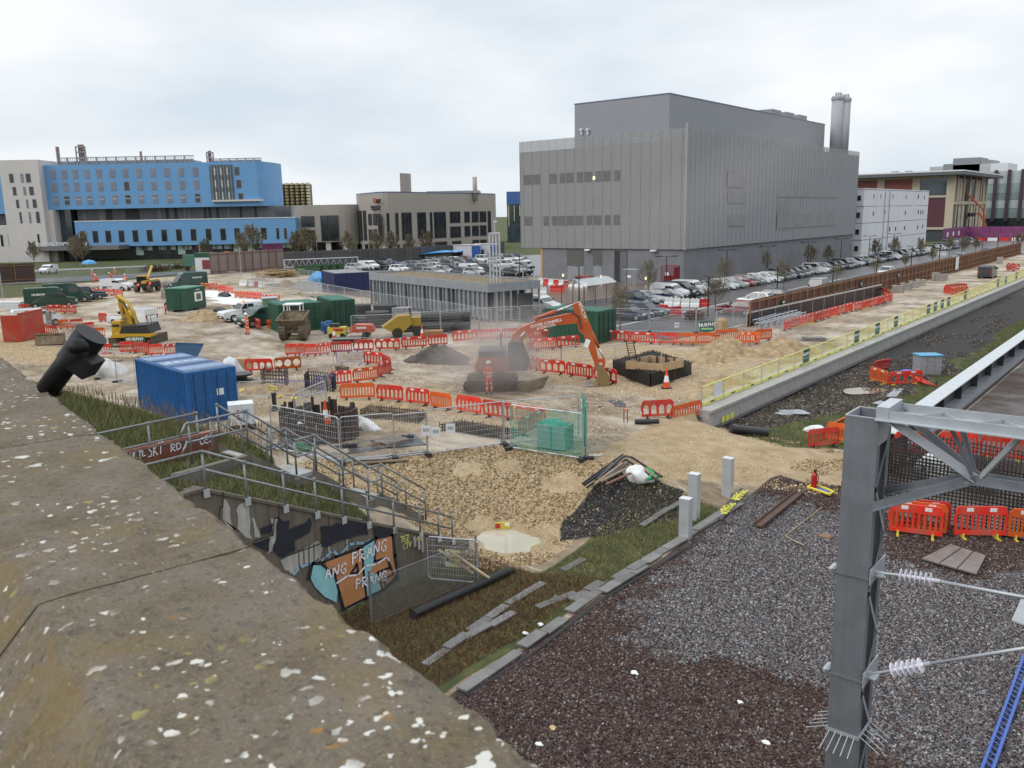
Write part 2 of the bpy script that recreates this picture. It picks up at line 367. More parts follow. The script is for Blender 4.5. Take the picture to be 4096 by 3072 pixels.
rubc=mix(.28,rubc,mix(1.0,vo.outputs['Color'],(.36,.36,.36,1),'SATURATION') if False else ramp(vf,(.3,(.2,.14,.08)),(.7,(.62,.52,.36))))
grs=ramp(nm,(.25,(.03,.038,.012)),(.5,(.062,.072,.022)),(.62,(.10,.098,.036)),(.8,(.085,.115,.03)))
ball=ramp(vf,(.28,(.02,.012,.01)),(.5,(.05,.032,.026)),(.75,(.11,.08,.07)))
gryc=ramp(vf,(.28,(.03,.03,.032)),(.5,(.09,.09,.095)),(.75,(.2,.2,.2)))
drk=ramp(vf,(.3,(.012,.011,.012)),(.6,(.045,.042,.042)),(.8,(.12,.11,.10)))
chk=ramp(nm,(.3,(.6,.58,.54)),(.7,(.78,.77,.75)))
bedc=ramp(nm,(.3,(.02,.016,.013)),(.48,(.052,.04,.03)),(.6,(.10,.076,.052)),(.75,(.19,.15,.10)))
c=mud
for m,nse,cc in ((edge(bB,nm),0,bedc),(edge(aR,nm),0,rubc),(edge(aB,nm,.3),0,ball),(edge(aA,nf,.4),0,gryc),(edge(aG,nm),0,grs),(edge(bR,nm),0,drk),(edge(bG,nm,.35),0,chk)):
 c=mix(m,c,cc)
Lk(c,B.inputs['Base Color'])
rr=nn('ShaderNodeMapRange');rr.inputs[1].default_value=.42;rr.inputs[2].default_value=.6;rr.inputs[3].default_value=.95;rr.inputs[4].default_value=.34
Lk(math_('MULTIPLY',math_('ADD',nb,math_('MULTIPLY',bA,.2)),math_('SUBTRACT',1.0,math_('MAXIMUM',math_('MAXIMUM',aG,bB),math_('MULTIPLY',aR,.6)))),rr.inputs[0]);Lk(rr.outputs[0],B.inputs['Roughness'])
B.inputs['Specular IOR Level'].default_value=.35
bp=nn('ShaderNodeBump');bp.inputs['Strength'].default_value=.7;bp.inputs['Distance'].default_value=.06
Lk(math_('ADD',math_('ADD',nf,math_('MULTIPLY',vf,.5)),math_('MULTIPLY',ns,.6)),bp.inputs['Height']);Lk(bp.outputs[0],B.inputs['Normal'])
gm.materials.append(gmat);gm.update()
ground=tag(ob('ground',gm),'muddy building site ground with rubble pit, grass bank and railway ballast',None,None,'structure')
# sheets: asphalt, roads, puddles
ASPH=mat('asphalt_wet',(.085,.083,.085),.32,.35,.25,bump=.25,bscale=60,dirt=(.13,.12,.11),dscale=.15,damt=.6)
YARD=mat('yard_wet_paving',(.17,.13,.10),.26,.3,.2,bump=.2,bscale=40,dirt=(.10,.08,.07),dscale=.2,damt=.7)
WHITEP=mat('white_line_paint',(.62,.62,.60),.6,.25,4)
def sheet(name,poly,z,m,label=None,parent=None,kind='structure'):
 me=MB().add([(a,b,z) for a,b in poly],[tuple(range(len(poly)))]).mesh(name,m)
 if me.polygons[0].normal.z<0:me.flip_normals()
 o=ob(name,me,parent)
 return tag(o,label,None,None,kind) if parent is None else o
cp=sheet('car_park',[(-57,66),(-33.1,62),(-31.2,130),(-31.5,330),(-57,330)],.012,ASPH,'wet dark asphalt car park beside the grey building')
cp2=sheet('car_park',[(-150,111),(-88,111),(-88,190),(-125,190),(-150,160)],.013,ASPH,'wet asphalt car park full of cars behind the low steel building')
yd=sheet('service_yard',[(-118,82),(-78,74),(-57.2,78),(-57.2,110.4),(-88,110.4),(-118,110.4)],.010,YARD,'wet brown paved yard in front of the grey building')
rd=sheet('road',[(-163,56),(-154,80),(-158,92),(-158,140),(-166,140),(-166,95),(-172,76),(-180,56)],.06,ASPH,'wet road beyond the site entrance')
pv=sheet('pavement',[(-215,66),(-188,128),(-183,128),(-205,66)],.05,mat('paving_grey',(.26,.25,.24),.5,.2,.3),'grey paved path in front of the blue building')
for k in range(16):
 sheet('bay_line',[(-52.2,82+k*2.9),(-47,82+k*2.9),(-47,82.12+k*2.9),(-52.2,82.12+k*2.9)],.018,WHITEP,None,cp)
sheet('bay_line',[(-41.8,66),(-41.65,66),(-41.65,130),(-41.8,130)],.018,WHITEP,None,cp)
KERB=mat('kerb_concrete',(.36,.35,.33),.7,.2,2)
kb=MB()
for a,b in (((-57.05,66),(-57.05,110)),((-41.2,64),(-41.2,200)),((-54,112),(-54,186))):
 kb.box(a[0]-.07,a[0]+.07,a[1],b[1],0,.12)
kb.ob('kerb',KERB,cp)
kb=MB();kb.cyl((-158.6,84,.12),(-164.5,60,.12),.09,4);kb.cyl((-157.8,92,.1),(-157.8,140,.1),.09,4);kb.ob('kerb',KERB,rd)
WATER=mat('muddy_water',(.42,.38,.29),.06,.1,.6,spec=.5)
def puddle(name,pts,z,label,m=None):
 P=[]
 n=len(pts)
 for i in range(n):  # Catmull-Rom outline
  p0,p1,p2,p3=(Vector(pts[(i+k-1)%n]) for k in range(4))
  for s in (0,.25,.5,.75):
   P.append(tuple(.5*(2*p1+(p2-p0)*s+(2*p0-5*p1+4*p2-p3)*s*s+(3*p1-p0-3*p2+p3)*s**3)))
 return sheet(name,P,z,m or WATER,label)
def pg(z,*q):return [tuple(G(a,b,z)[:2]) for a,b in q]
P0=pg(-1.86,(1030,1163),(1045,1148),(1085,1138),(1135,1147),(1162,1164),(1148,1186),(1105,1200),(1045,1188))
sg0=np.where(inpoly(P0,GX,GY),1,-1)*edged(P0,GX,GY)+vnoise(GX*2.2,GY*2.2)*.5+vnoise(GX*6,GY*6)*.16
m0=sst(-.15,.15,sg0);near0=edged(P0,GX,GY)<2.2
GZ2=np.where(near0|(m0>0),np.where(sg0>0,-1.87-.10*sst(0,.5,sg0),np.maximum(GZ,-1.87+.09*sst(0,.5,-sg0))),GZ)
puddle('puddle',pg(-1.86,(1010,1163),(1035,1138),(1085,1126),(1150,1136),(1185,1164),(1160,1198),(1105,1214),(1030,1200)),-1.872,'milky puddle in the bottom of the rubble pit')
co=np.stack([GX,GY,GZ2],-1).reshape(-1);gm.vertices.foreach_set('co',co);gm.update()
# scattered stones and grass (uncountable)
def scatter(name,poly_mask,density,size,stops,label,squash=.7,kind='stone',zoff=0.0,seed=1,rough=.8,tilt=.6):
 idx=np.where(poly_mask.reshape(-1))[0]
 sel=poly_mask[:-1,:-1]&poly_mask[1:,1:]
 fsel=faces[sel.reshape(-1)]
 used,inv=np.unique(fsel,return_inverse=True)
 vv=np.stack([GX,GY,GZ2],-1).reshape(-1,3)[used]
 me=bpy.data.meshes.new(name);me.from_pydata(vv.tolist(),[],inv.reshape(-1,4).tolist())
 o=tag(ob(name,me),label,None,None,'stuff')
 m=bpy.data.materials.new(name);m.use_nodes=True;tt=m.node_tree;b=tt.nodes['Principled BSDF'];b.inputs['Roughness'].default_value=rough;b.inputs['Specular IOR Level'].default_value=.3
 oi=tt.nodes.new('ShaderNodeObjectInfo');r=tt.nodes.new('ShaderNodeValToRGB');e=r.color_ramp.elements
 while len(e)<len(stops):e.new(.5)
 for k,(p,cc) in enumerate(stops):e[k].position=p;e[k].color=(*cc,1)
 r.color_ramp.interpolation='LINEAR'
 tt.links.new(oi.outputs['Random'],r.inputs[0]);tt.links.new(r.outputs[0],b.inputs['Base Color'])
 g=bpy.data.node_groups.new(name,'GeometryNodeTree');g.interface.new_socket('Geometry',in_out='INPUT',socket_type='NodeSocketGeometry');g.interface.new_socket('Geometry',in_out='OUTPUT',socket_type='NodeSocketGeometry')
 N=g.nodes.new;K=g.links.new
 gi=N('NodeGroupInput');go=N('NodeGroupOutput')
 dp=N('GeometryNodeDistributePointsOnFaces');dp.inputs['Density'].default_value=density;dp.inputs['Seed'].default_value=seed;K(gi.outputs[0],dp.inputs['Mesh'])
 if kind=='stone':
  ic=N('GeometryNodeMeshIcoSphere');ic.inputs['Radius'].default_value=1;ic.inputs['Subdivisions'].default_value=1
  sp=N('GeometryNodeSetPosition');K(ic.outputs[0],sp.inputs[0])
  nz=N('ShaderNodeTexNoise');nz.inputs['Scale'].default_value=1.3;sb=N('ShaderNodeVectorMath');sb.operation='SUBTRACT';sb.inputs[1].default_value=(.5,.5,.5)
  K(nz.outputs['Color'],sb.inputs[0]);s2=N('ShaderNodeVectorMath');s2.operation='SCALE';s2.inputs['Scale'].default_value=1.7;K(sb.outputs[0],s2.inputs[0]);K(s2.outputs[0],sp.inputs['Offset'])
  src=sp.outputs[0]
 else:
  cn=N('GeometryNodeMeshCone');cn.inputs['Vertices'].default_value=3;cn.inputs['Radius Bottom'].default_value=.05;cn.inputs['Depth'].default_value=1.0
  src=cn.outputs[0]
 sm=N('GeometryNodeSetMaterial');sm.inputs['Material'].default_value=m;K(src,sm.inputs[0])
 ip=N('GeometryNodeInstanceOnPoints');K(dp.outputs['Points'],ip.inputs['Points']);K(sm.outputs[0],ip.inputs['Instance'])
 rv=N('FunctionNodeRandomValue');rv.data_type='FLOAT_VECTOR'
 if kind=='stone':rv.inputs[0].default_value=(-3,-3,-3);rv.inputs[1].default_value=(3,3,3)
 else:rv.inputs[0].default_value=(-tilt,-tilt,0);rv.inputs[1].default_value=(tilt,tilt,6.28)
 K(rv.outputs[0],ip.inputs['Rotation'])
 rs=N('FunctionNodeRandomValue');rs.data_type='FLOAT_VECTOR';rs.inputs['Seed'].default_value=3
 if kind=='stone':rs.inputs[0].default_value=(size*.55,size*.45,size*.35);rs.inputs[1].default_value=(size*1.35,size*1.1,size*.9)
 else:rs.inputs[0].default_value=(size*.5,size*.5,size*.4);rs.inputs[1].default_value=(size,size,size*1.4)
 K(rs.outputs[0],ip.inputs['Scale']);K(ip.outputs[0],go.inputs[0])
 md=o.modifiers.new('scatter','NODES');md.node_group=g
 return o
vis=lambda a:a
nearb=(GX>-13.1)&(GY<35.5)&(GY>8)&(GX<1)
nse=vnoise(GX*.8,GY*.8);nse2=vnoise(GX*2.1+5,GY*2.1);gsoft=pmask(GREY,GX,GY,1.3)+nse2*.55+vnoise(GX*5,GY*5)*.5
scatter('brown_ballast',nearb&(brown>.5),300,.042,[(0,(.02,.011,.009)),(.4,(.055,.029,.024)),(.72,(.095,.06,.05)),(.94,(.16,.13,.115)),(1,(.28,.26,.24))],'dark reddish brown railway ballast',seed=2)
scatter('grey_ballast',nearb&(gsoft>.5),380,.047,[(0,(.025,.027,.03)),(.35,(.095,.10,.11)),(.6,(.16,.165,.178)),(.78,(.15,.105,.09)),(.93,(.28,.28,.29)),(1,(.36,.35,.34))],'grey railway ballast tipped over the brown',seed=3)
nr=pmask(RUB,GX,GY,.3)>.4
flat=(GZ2>-1.0)&(GX>-22)&(GY>29.5)&(GX<-13)
scatter('limestone_rubble',nr&(dark<.5)&(nse>-.25)&~flat&(m0<.1),105,.062,[(0,(.13,.085,.045)),(.4,(.26,.18,.092)),(.75,(.37,.275,.155)),(1,(.54,.45,.31))],'yellow limestone rubble on the pit slopes and ramp',seed=4)
scatter('limestone_chips',(rub>.45)&(dark<.6)&(GY<60)&(m0<.3)&((GY<31)|(nse>.08)),42,.036,[(0,(.22,.14,.07)),(.5,(.42,.3,.16)),(1,(.64,.55,.4))],'small limestone chips over the site edge',seed=5)
scatter('dark_scalpings',dark*(GY<35)>.4,170,.055,[(0,(.012,.011,.012)),(.6,(.05,.045,.045)),(.9,(.14,.12,.1)),(1,(.4,.3,.17))],'black scalpings spilled down the slope',seed=6)
scatter('trackbed_stones',(bed>.5)&(GY<125)&(GX<-11.2)&(grass<.5)&((GY<62)|(nse>-.1)),42,.065,[(0,(.015,.012,.011)),(.5,(.05,.04,.034)),(.85,(.11,.09,.072)),(1,(.3,.27,.23))],'dirty stones over the old track bed',seed=17)
scatter('mud_stones',(GX>-48)&(GX<-20)&(GY>30)&(GY<56)&(rub<.7)&(nse>-.1),9,.06,[(0,(.25,.19,.13)),(.6,(.45,.38,.29)),(1,(.66,.6,.5))],'stones trodden into the pale mud',seed=7)
gsel=(grass>.5)&(GX>-60)&(GY<32)
scatter('bank_grass',gsel&(GX<-20)&(GY>7)&(GX>-58),110,.30,[(0,(.04,.05,.014)),(.45,(.09,.105,.032)),(.7,(.14,.13,.05)),(1,(.26,.22,.11))],'rough winter grass on the bridge embankment',kind='blade',seed=8)
scatter('verge_grass',gsel&(GX>-17.2)&(GY>9)&((nse>-.05)|(GY>20)),200,.20,[(0,(.04,.05,.014)),(.4,(.085,.09,.03)),(.7,(.19,.15,.07)),(1,(.32,.25,.13))],'patchy green and straw grass on the verge beside the ballast',kind='blade',seed=9,tilt=.9)
scatter('dead_grass',((GX>-19.8)&(GX<-13.6)&(GY<21.8)&(GY>8)),420,.2,[(0,(.05,.02,.011)),(.5,(.11,.05,.026)),(.8,(.18,.1,.05)),(1,(.3,.2,.11))],'rusty dead grass beside the black pipe',kind='blade',seed=10,tilt=1.1)
scatter('track_grass',(grass>.5)&(GX>-19)&(GY>38.5)&(GY<110),60,.24,[(0,(.04,.055,.014)),(.5,(.085,.11,.03)),(1,(.2,.17,.08))],'green grass strip in the old track bed',kind='blade',seed=11)
# buildings
GLASS=mat('window_glass_dark',(.022,.028,.034),.08,.5,.6,spec=.7)
GLASSB=mat('window_glass_blinds',(.17,.19,.25),.15,.25,.3,spec=.6)
GLASSG=mat('glazing_green_grey',(.035,.055,.065),.07,.5,.4,spec=.8)
CLAD=mat('grey_metal_cladding',(.232,.23,.232),.5,.05,.35,streak=(.22,.218,.22))
CLADR=mat('grey_pleated_cladding',(.26,.263,.277),.5,.05,.3,streak=(.245,.248,.26))
ROOFG=mat('roof_box_cladding',(.235,.242,.265),.5,.05,.3,bump=.05)
BASEG=mat('grey_blockwork',(.175,.177,.192),.7,.1,.6,dirt=(.145,.145,.152),dscale=.4)
FIN=mat('pale_steel_fin',(.30,.298,.298),.4,.1,1,metal=.3)
MESHP=mat('perforated_screen',(.30,.30,.30),.5,.1,2,alpha=.5)
DARK=mat('dark_recess',(.03,.03,.033),.7,.2,1)
GDOOR=mat('grey_steel_door',(.25,.255,.27),.5,.06,1)
YLAMP=mat('lit_wall_lamp',(1,.85,.5),.5,0,1,emit=(1,.8,.45,1.6))
REDL=mat('red_signal_light',(.9,.05,.04),.4,0,1,emit=(1,.05,.03,5))
def part(root,name,m,x0,x1,y0,y1,z0,z1,parent=None):return MB().box(x0,x1,y0,y1,z0,z1).ob(name,m,parent or root)
g=thing('energy_building','huge grey metal clad plant building with vertical fins and taller roof box','building',(-57.5,110.5,0))
NL,TL=-29.6,75.7
part(g,'base_wall',BASEG,-25.4,-.25,.35,TL-.3,-.2,5.03)
body=part(g,'body',CLAD,NL+.25,-.25,.25,TL-.25,5.03,20.1)
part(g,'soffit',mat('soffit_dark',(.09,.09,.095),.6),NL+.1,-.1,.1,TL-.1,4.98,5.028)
fx=[onT(*z4(v,600),110.5).x+57.5 for v in (135,187,238,287,335,385,436,492,545,600,653,710,765,825,882,943,1003,1065)]
edges=[NL]+fx+[0]
for a,b in zip(edges[:-1],edges[1:]):
 if b-a<.3:continue
 part(g,'cladding_panel',CLAD,a+.001,b-.001,.12+random.uniform(0,.006),.245,5.03,20.08)
 part(g,'parapet_screen',MESHP,a+.05,b-.05,.15,.17,20.1,21.7)
for a in fx+[NL,-.02]:part(g,'fin',FIN,a-.03,a+.03,.075,.13,5.0,21.75)
for zt,zb in ((16.5,15.0),(10.0,8.55)):
 for a,b in zip(edges[:12],edges[1:13]):
  if b<-29 or a>-10 or random.random()<.08:continue
  if b-a<1:continue
  w=part(g,'window',mat('screened_window',(.13,.127,.125),.35,.2,1),a+.12+random.choice((0,.35)),b-.12,.095,.118,zb,zt)
part(g,'lit_window_lamp',YLAMP,-10.95-4.6,-10.6-4.6,.06,.09,15.3,15.75)
npl=48;w=TL/npl
pm=MB().add([(0,0,5.03),(.16,w*.55,5.03),(.02,w,5.03),(-.3,w,5.03),(-.3,0,5.03),(0,0,20.9),(.16,w*.55,20.9),(.02,w,20.9),(-.3,w,20.9),(-.3,0,20.9)],[(0,1,6,5),(1,2,7,6),(2,3,8,7),(3,4,9,8),(4,0,5,9),(5,6,7,8,9),(4,3,2,1,0)]).mesh('pleat_panel',CLADR)
fm=MB().box(.14,.20,w*.55-.02,w*.55+.02,5.0,21.7).mesh('fin',FIN)
sm_=MB().box(-.02,.01,.03,w-.03,20.92,21.7).mesh('parapet_screen',MESHP)
for k in range(npl):
 ob('pleat_panel',pm,g,(.02,.1+k*w,0));ob('fin',fm,g,(.02,.1+k*w,0));ob('parapet_screen',sm_,g,(.05,.1+k*w,0))
WP=mat('screened_window_right',(.19,.192,.20),.4,.2,.5)
for a,b,c_,d in ((1350,1450,485,590),(1350,1450,615,682),(1350,1450,752,815),(1640,1990,612,650),(1640,1725,652,745),(1640,1985,750,812)):
 p=onN(*z4(a,c_),-57.15);q=onN(*z4(b,d),-57.15)
 part(g,'window_band',WP,.19,.205,p.y-110.5,q.y-110.5,q.z,p.z)
part(g,'corner_post',FIN,-.1,.18,-.16,.1,4.95,22.3)
# roof box, its vents and the twin flue
tr=117.5;rl=onT(*z4(440,100),tr);rc=onT(*z4(1000,37),tr);rr_=onN(*z4(1917,218),rc.x)
rb=part(g,'roof_box',ROOFG,rl.x+57.5,rc.x+57.5,tr-110.5,rr_.y-110.5,20.1,rc.z)
part(g,'roof_edge',mat('roof_edge_blue',(.10,.12,.20),.4),rl.x+57.45,rc.x+57.55,tr-110.55,rr_.y-110.45,rc.z+.004,rc.z+.16,rb)
for k,a in enumerate((0.60,.70,.80)):
 yy=(tr-110.5)+a*(rr_.y-tr);part(g,'roof_vent',ROOFG,rc.x+52.5,rc.x+57.0,yy,yy+4.2,rc.z+.17,rc.z+1.1)
for a in (480,517):
 q=onT(*z4(a,260),tr-.3);cc=MB();cc.cyl((q.x+57.5,tr-110.8,q.z-.5),(q.x+57.5,tr-110.8,q.z+.2),.12,6);cc.cyl((q.x+57.5,tr-110.5,q.z+.3),(q.x+57.5,tr-111.1,q.z+.3),.17,8);cc.ob('roof_camera',mat('white_plastic',(.75,.75,.74),.4),g)
ft=onN(*z4(2000,45),-62);fb=onN(*z4(2005,300),-62);fw=3.55
ch=thing('flue_stack','twin pale grey flue stack smoking behind the grey plant building','chimney',(-62,fb.y,20),YAW)
FL=mat('flue_steel',(.36,.37,.395),.95,.08,.4,streak=(.32,.33,.35),spec=.1)
for s,r_ in ((-1,1.25),(1,1.05)):
 cx_=s*.78;h_=ft.z-20-(0 if s<0 else.35)
 MB().cyl((cx_,0,.2),(cx_,0,h_),r_,20).ob('flue',FL,ch,True)
 MB().cyl((cx_,0,h_-.8),(cx_,0,h_-.3),r_*1.12,20).ob('platform_ring',FIN,ch)
 for k in range(3):MB().cyl((cx_+(k-1)*.5,0,h_),(cx_+(k-1)*.5,0,h_+.7),.2,8).ob('flue_tip',FL,ch)
MB().cb((-1.2,-.9,ft.z-21.4),(.22,.22,.22)).ob('warning_light',REDL,ch)
# ground floor doors and louvres of the plant building
def lf(a,b,c_,d):
 p=onT(*z4(a,b),110.85);q=onT(*z4(c_,d),110.85);return p.x+57.5,q.x+57.5,q.z,p.z
LOUV=mat('louvre_brown_grey',(.10,.095,.093),.6,.1,2)
for bx_,nm,m,dp in (((395,952,495,1050),'louvre',LOUV,.05),((550,952,602,1050),'louvre',LOUV,.05),((400,1052,495,1152),'door',GDOOR,.06),((553,1055,600,1152),'door',GDOOR,.06),((675,962,750,1165),'tall_recess',DARK,.02)):
 x0,x1,za,zb=lf(*bx_);d_=part(g,nm,m,x0,x1,.35-dp,.36,max(za,.02),zb)
 if nm=='door':part(g,'sign',mat('blue_sign',(.1,.3,.55),.5),(x0+x1)/2-.2,(x0+x1)/2+.2,.27,.288,2.2,2.5,d_)
 if nm=='tall_recess':part(g,'shutter',mat('shutter_grey',(.12,.125,.13),.5,.1,1),x0+.45*(x1-x0),x1-.1,.31,.328,.1,zb-.1,d_)
part(g,'corner_trim',mat('tan_trim',(.45,.27,.13),.6),-25.75,-25.38,.3,.7,0,5.0)
for a,b in ((513,958),(903,962)):
 q=onT(*z4(a,b),110.3);MB().cb((q.x+57.5,-.1,q.z),(.9,.5,.22)).ob('wall_lamp',mat('white_plastic',(.75,.75,.74),.4),g)
for a,b in ((370,1128),(595,1135),(858,1140)):
 q=onT(*z4(a,b),110.6);MB().cb((q.x+57.5,.2,.75),(.18,.18,.35)).ob('wall_light',YLAMP,g)
# ---- white modular block
WMOD=mat('white_module',(.66,.67,.70),.5,.05,.3,streak=(.52,.53,.55))
wb=thing('modular_block','white four storey block of stacked modular cabins beyond the grey building','building',(-57.7,192,0))
ys=[onN(*z5(v,600),-57.7).y-192 for v in (432,470,580,705,825,1000,1075,1148)]
for s in range(4):
 z0=s*3.57
 for a,b in zip(ys[:-1],ys[1:]):
  md=part(wb,'module',WMOD,-6,-random.uniform(0,.03),a+.04,b-.05,z0+.03,z0+3.5)
 mdl=part(wb,'module',WMOD,-13,-.05,ys[0]-.2-.1*(s%2),ys[0]-.03,z0+.05,z0+3.5)
 wx=part(wb,'window',GLASS,-1.35,-.55,ys[0]-.36,ys[0]-.31,z0+1.2,z0+2.3);part(wb,'window_frame',WMOD,-1.43,-.47,ys[0]-.34,ys[0]-.315,z0+1.12,z0+2.38,wx)
for a,b in ((548,515),(625,515),(758,515),(908,520),(1040,520),(1110,530),(540,705),(668,690),(897,695),(1040,690),(1068,690),(1092,690),(720,880),(787,875),(887,868),(1033,860),(1087,850),(710,1060),(1040,520)):
 q=onN(*z5(a,b),-57.65);part(wb,'window',GLASS,-.02,.03,q.y-192.35,q.y-191.65,q.z-.5,q.z+.5)
for a in (660,712):
 q=onN(*z5(a,700),-57.6);MB().cyl((.1,q.y-192,.5),(.1,q.y-192,14),.07,5).ob('downpipe',mat('grey_pipe',(.3,.3,.31),.5),wb)
part(wb,'roof_edge',WMOD,-6.1,.08,ys[0]-.3,ys[-1],14.28,14.5)
# ---- stone and red building with the wide flat roof
STONE=mat('pale_stone_frame',(.45,.385,.29),.7,.12,.5);REDP=mat('red_panel',(.235,.07,.062),.6,.1,.2,streak=(.19,.06,.055));PURP=mat('plum_panel',(.085,.022,.035),.6,.1,.3)
sb=thing('stone_frame_building','sandy framed building with red panels under a wide overhanging flat roof','building',(-62,290,0))
part(sb,'core',mat('core_dark',(.05,.055,.065),.4),-62,-.6,.6,55,0,19.4)
def st(a,b,c_,d,off=0):
 p=onT(*z5(a,b),290+off);q=onT(*z5(c_,d),290+off);return p.x+62,q.x+62,q.z,p.z
for bx_,m in (((340,325,590,470),REDP),((612,312,978,470),REDP),((1010,300,1365,495),GLASSG),((1150,525,1362,855),PURP),((850,525,1120,855),PURP)):
 x0,x1,a,b=st(*bx_);part(sb,'infill_panel',m,x0,x1,.3,.58,a,b)
for a in (1375,990,600):
 x0,x1,za,zb=st(a-12,280,a+14,990);part(sb,'column',STONE,x0,x1+.2,-.02,.62,0,20)
for a,b in ((270,305),(500,525),(858,885)):
 x0,x1,za,zb=st(340,a+25,1385,b+25);za=st(1380,a,1385,b)[2];zb=st(1380,a,1385,b)[3];part(sb,'beam',STONE,-62,-.3,.02,.6,za,zb)
for i,tv in enumerate((0.0,9,18,27,36,45,54.5)):
 part(sb,'column',STONE,-.6,.12,tv,tv+1.3,0,19.6)
 if i<6:
  for z0,z1_ in ((2.8,10.8),(12,19)):
   for j in range(2):part(sb,'infill_panel',random.choice((GLASSG,STONE,STONE)),-.6,-.2,tv+1.4+j*3.8,tv+4.6+j*3.8,z0,z1_)
part(sb,'beam',STONE,-.6,.2,0,55.8,10.9,11.9);part(sb,'beam',STONE,-.6,.2,0,55.8,1.9,2.7)
rf=part(sb,'roof',mat('roof_soffit_grey',(.10,.105,.115),.6),-62,4,-4,60,19.7,20.6);part(sb,'roof_edge',mat('roof_edge_white',(.6,.62,.62),.5),-62.1,4.1,-4.1,60.1,20.62,21.0,rf)
for k in range(9):part(sb,'roof_plant',ROOFG,-40+k*4.2,-38.4+k*4.2,6,9,21.02,21.3+random.random()*.5)
# ---- glass building with dark fins, and the roofs behind
gb=thing('glass_building','pale glass building with tall dark vertical fins at the right edge','building',(-62,372,0))
def sg(a,b):
 p=onT(*z5(a,b),372);return p.x+62,p.z
x0,zt=sg(1815,240);x1=x0+46
part(gb,'core',mat('core_dark',(.05,.055,.065),.4),x0,x1,1,40,0,zt-.3)
for z0,z1_,m in ((0,5.5,GLASS),(5.6,9.2,mat('pale_glass_a',(.20,.26,.26),.2,.2,.3)),(9.3,12.3,mat('pale_glass_b',(.38,.43,.45),.2,.15,.3)),(12.4,14.8,MATS['pale_glass_a']),(14.9,18.2,mat('pale_glass_c',(.27,.34,.34),.2,.2,.3)),(18.3,zt,MATS['pale_glass_b'])):
 for k in range(12):part(gb,'glass_panel',m,x0+k*3.8+.05,x0+k*3.8+3.75,.7+random.uniform(0,.05),.98,z0,z1_)
for k in range(10):part(gb,'fin',mat('plum_fin',(.045,.025,.032),.6),x0+2.2+k*4.4,x0+3.3+k*4.4,-.5,.66,4.5,zt+.4)
bb=thing('rooftop_plant_block','white and grey stepped plant rooms on a far roof above the stone building','building',(-62,420,0))
def sk(a,b):
 p=onT(*z5(a,b),420);return p.x+62,p.z
for a0,a1,b0,nm,m in ((1845,2040,150,'white_block',WMOD),(1400,1845,165,'white_block',mat('pale_grey_block',(.42,.43,.44),.6)),(1400,1705,90,'plant_room',ROOFG),(1705,1835,110,'plant_room',ROOFG),(1290,1400,155,'plant_room',ROOFG),(1140,1290,185,'plant_room',MATS['pale_grey_block'])):
 xa,za=sk(a0,b0);xb,_=sk(a1,b0);part(bb,nm,m,xa,xb,0 if m is WMOD else 3+a0*.001,22,0,za)
ph=[onT(*z5(v,1060),268).x for v in (1060,1125)]
PURH=mat('purple_hoarding',(.17,.035,.12),.5,.12,.5)
hb=thing('site_hoarding','purple painted hoarding in front of the stone building','hoarding',(-57,262,0))
for k in range(12):part(hb,'panel',PURH,0,.12,k*2.6,k*2.6+2.52,0,4.3)
for k in range(10):part(hb,'panel',PURH,.2+k*2.9,3.0+k*2.9,31.4+.02*(k%2),31.5,0,4.2)
for k in range(3):part(hb,'white_notice',WMOD,.13,.16,4+k*7,6+k*7,2,3.2)
for k in range(8):MB().cb((4+k*3.2,30.2-.0*k,.45),(2.6,.6,.9)).ob('barrier_block',mat('white_plastic',(.75,.75,.74),.4) if k%2 else mat('red_plastic_far',(.6,.03,.02),.5),hb)
# ---- buildings facing the camera are laid out in a frame turned to it
def facing(name,label,cat,Y):return thing(name,label,cat,c2w(0,Y,0),YAW)
BLUE=mat('blue_render_panel',(.135,.31,.555),.5,.06,.15,streak=(.115,.27,.49));BLUE2=mat('blue_panel_deep',(.045,.12,.30),.5,.06,.2)
CREAM=mat('cream_concrete',(.56,.52,.50),.7,.05,.2,streak=(.50,.46,.44));BANDG=mat('grey_louvre_band',(.105,.10,.115),.5,.15,.25)
PY=240.0
pw=facing('hospital_building','long blue panelled hospital with cream tower and curved right end','building',PY)
def X1(v,y=700):return atY(*z1(v,y),PY)[0]
def Z1(v,x=1200):return atY(*z1(x,v),PY)[1]
def X2(v,y=700):return atY(*z2(v,y),PY)[0]
def Z2(v,x=600):return atY(*z2(x,v),PY)[1]
zt,zb_=Z1(497,1200),Z1(1062,1200)
xl,xr=X1(560),X2(1395)
xe=X2(1503)
foot=[(xl,0),(xr-1,0)]+[(xr-1+(xe-xr+1)*math.sin(a),14*(1-math.cos(a))) for a in np.linspace(.15,1.57,8)]+[(xe-9,30),(xl,30)]
up=MB().prism(foot,zb_,zt,'z').ob('upper_block',BLUE,pw)
zl1,zl0=Z1(1215,1500),Z1(1530,1700)
part(pw,'louvre_band',BANDG,X1(860),X2(1500),3,29,zl1-.2,zb_+.01)
for k,v in enumerate((930,1140,1220,1480,1570,1900,2000,2110)):part(pw,'louvre_bay',random.choice((mat('louvre_pale',(.16,.155,.165),.5),DARK)),X1(v),X1(v+random.choice((40,90))),2.9,3.0,zl1,zb_)
for k,v in enumerate((340,390,600,660,760,900,1060,1250)):part(pw,'louvre_bay',random.choice((mat('louvre_pale',(.16,.155,.165),.5),DARK)),X2(v),X2(v+30),2.9,3.0,zl1,zb_)
lo=part(pw,'lower_block',BLUE,X1(870),X2(1800),.3,28,zl0,zl1)
part(pw,'roof_trim',mat('roof_edge_white',(.6,.62,.62),.5),X1(868),X2(1802),.2,2.9,zl1+.004,zl1+.25)
cols=[690,830,970,1118,1272,1438,1605,1775,1950,2130]
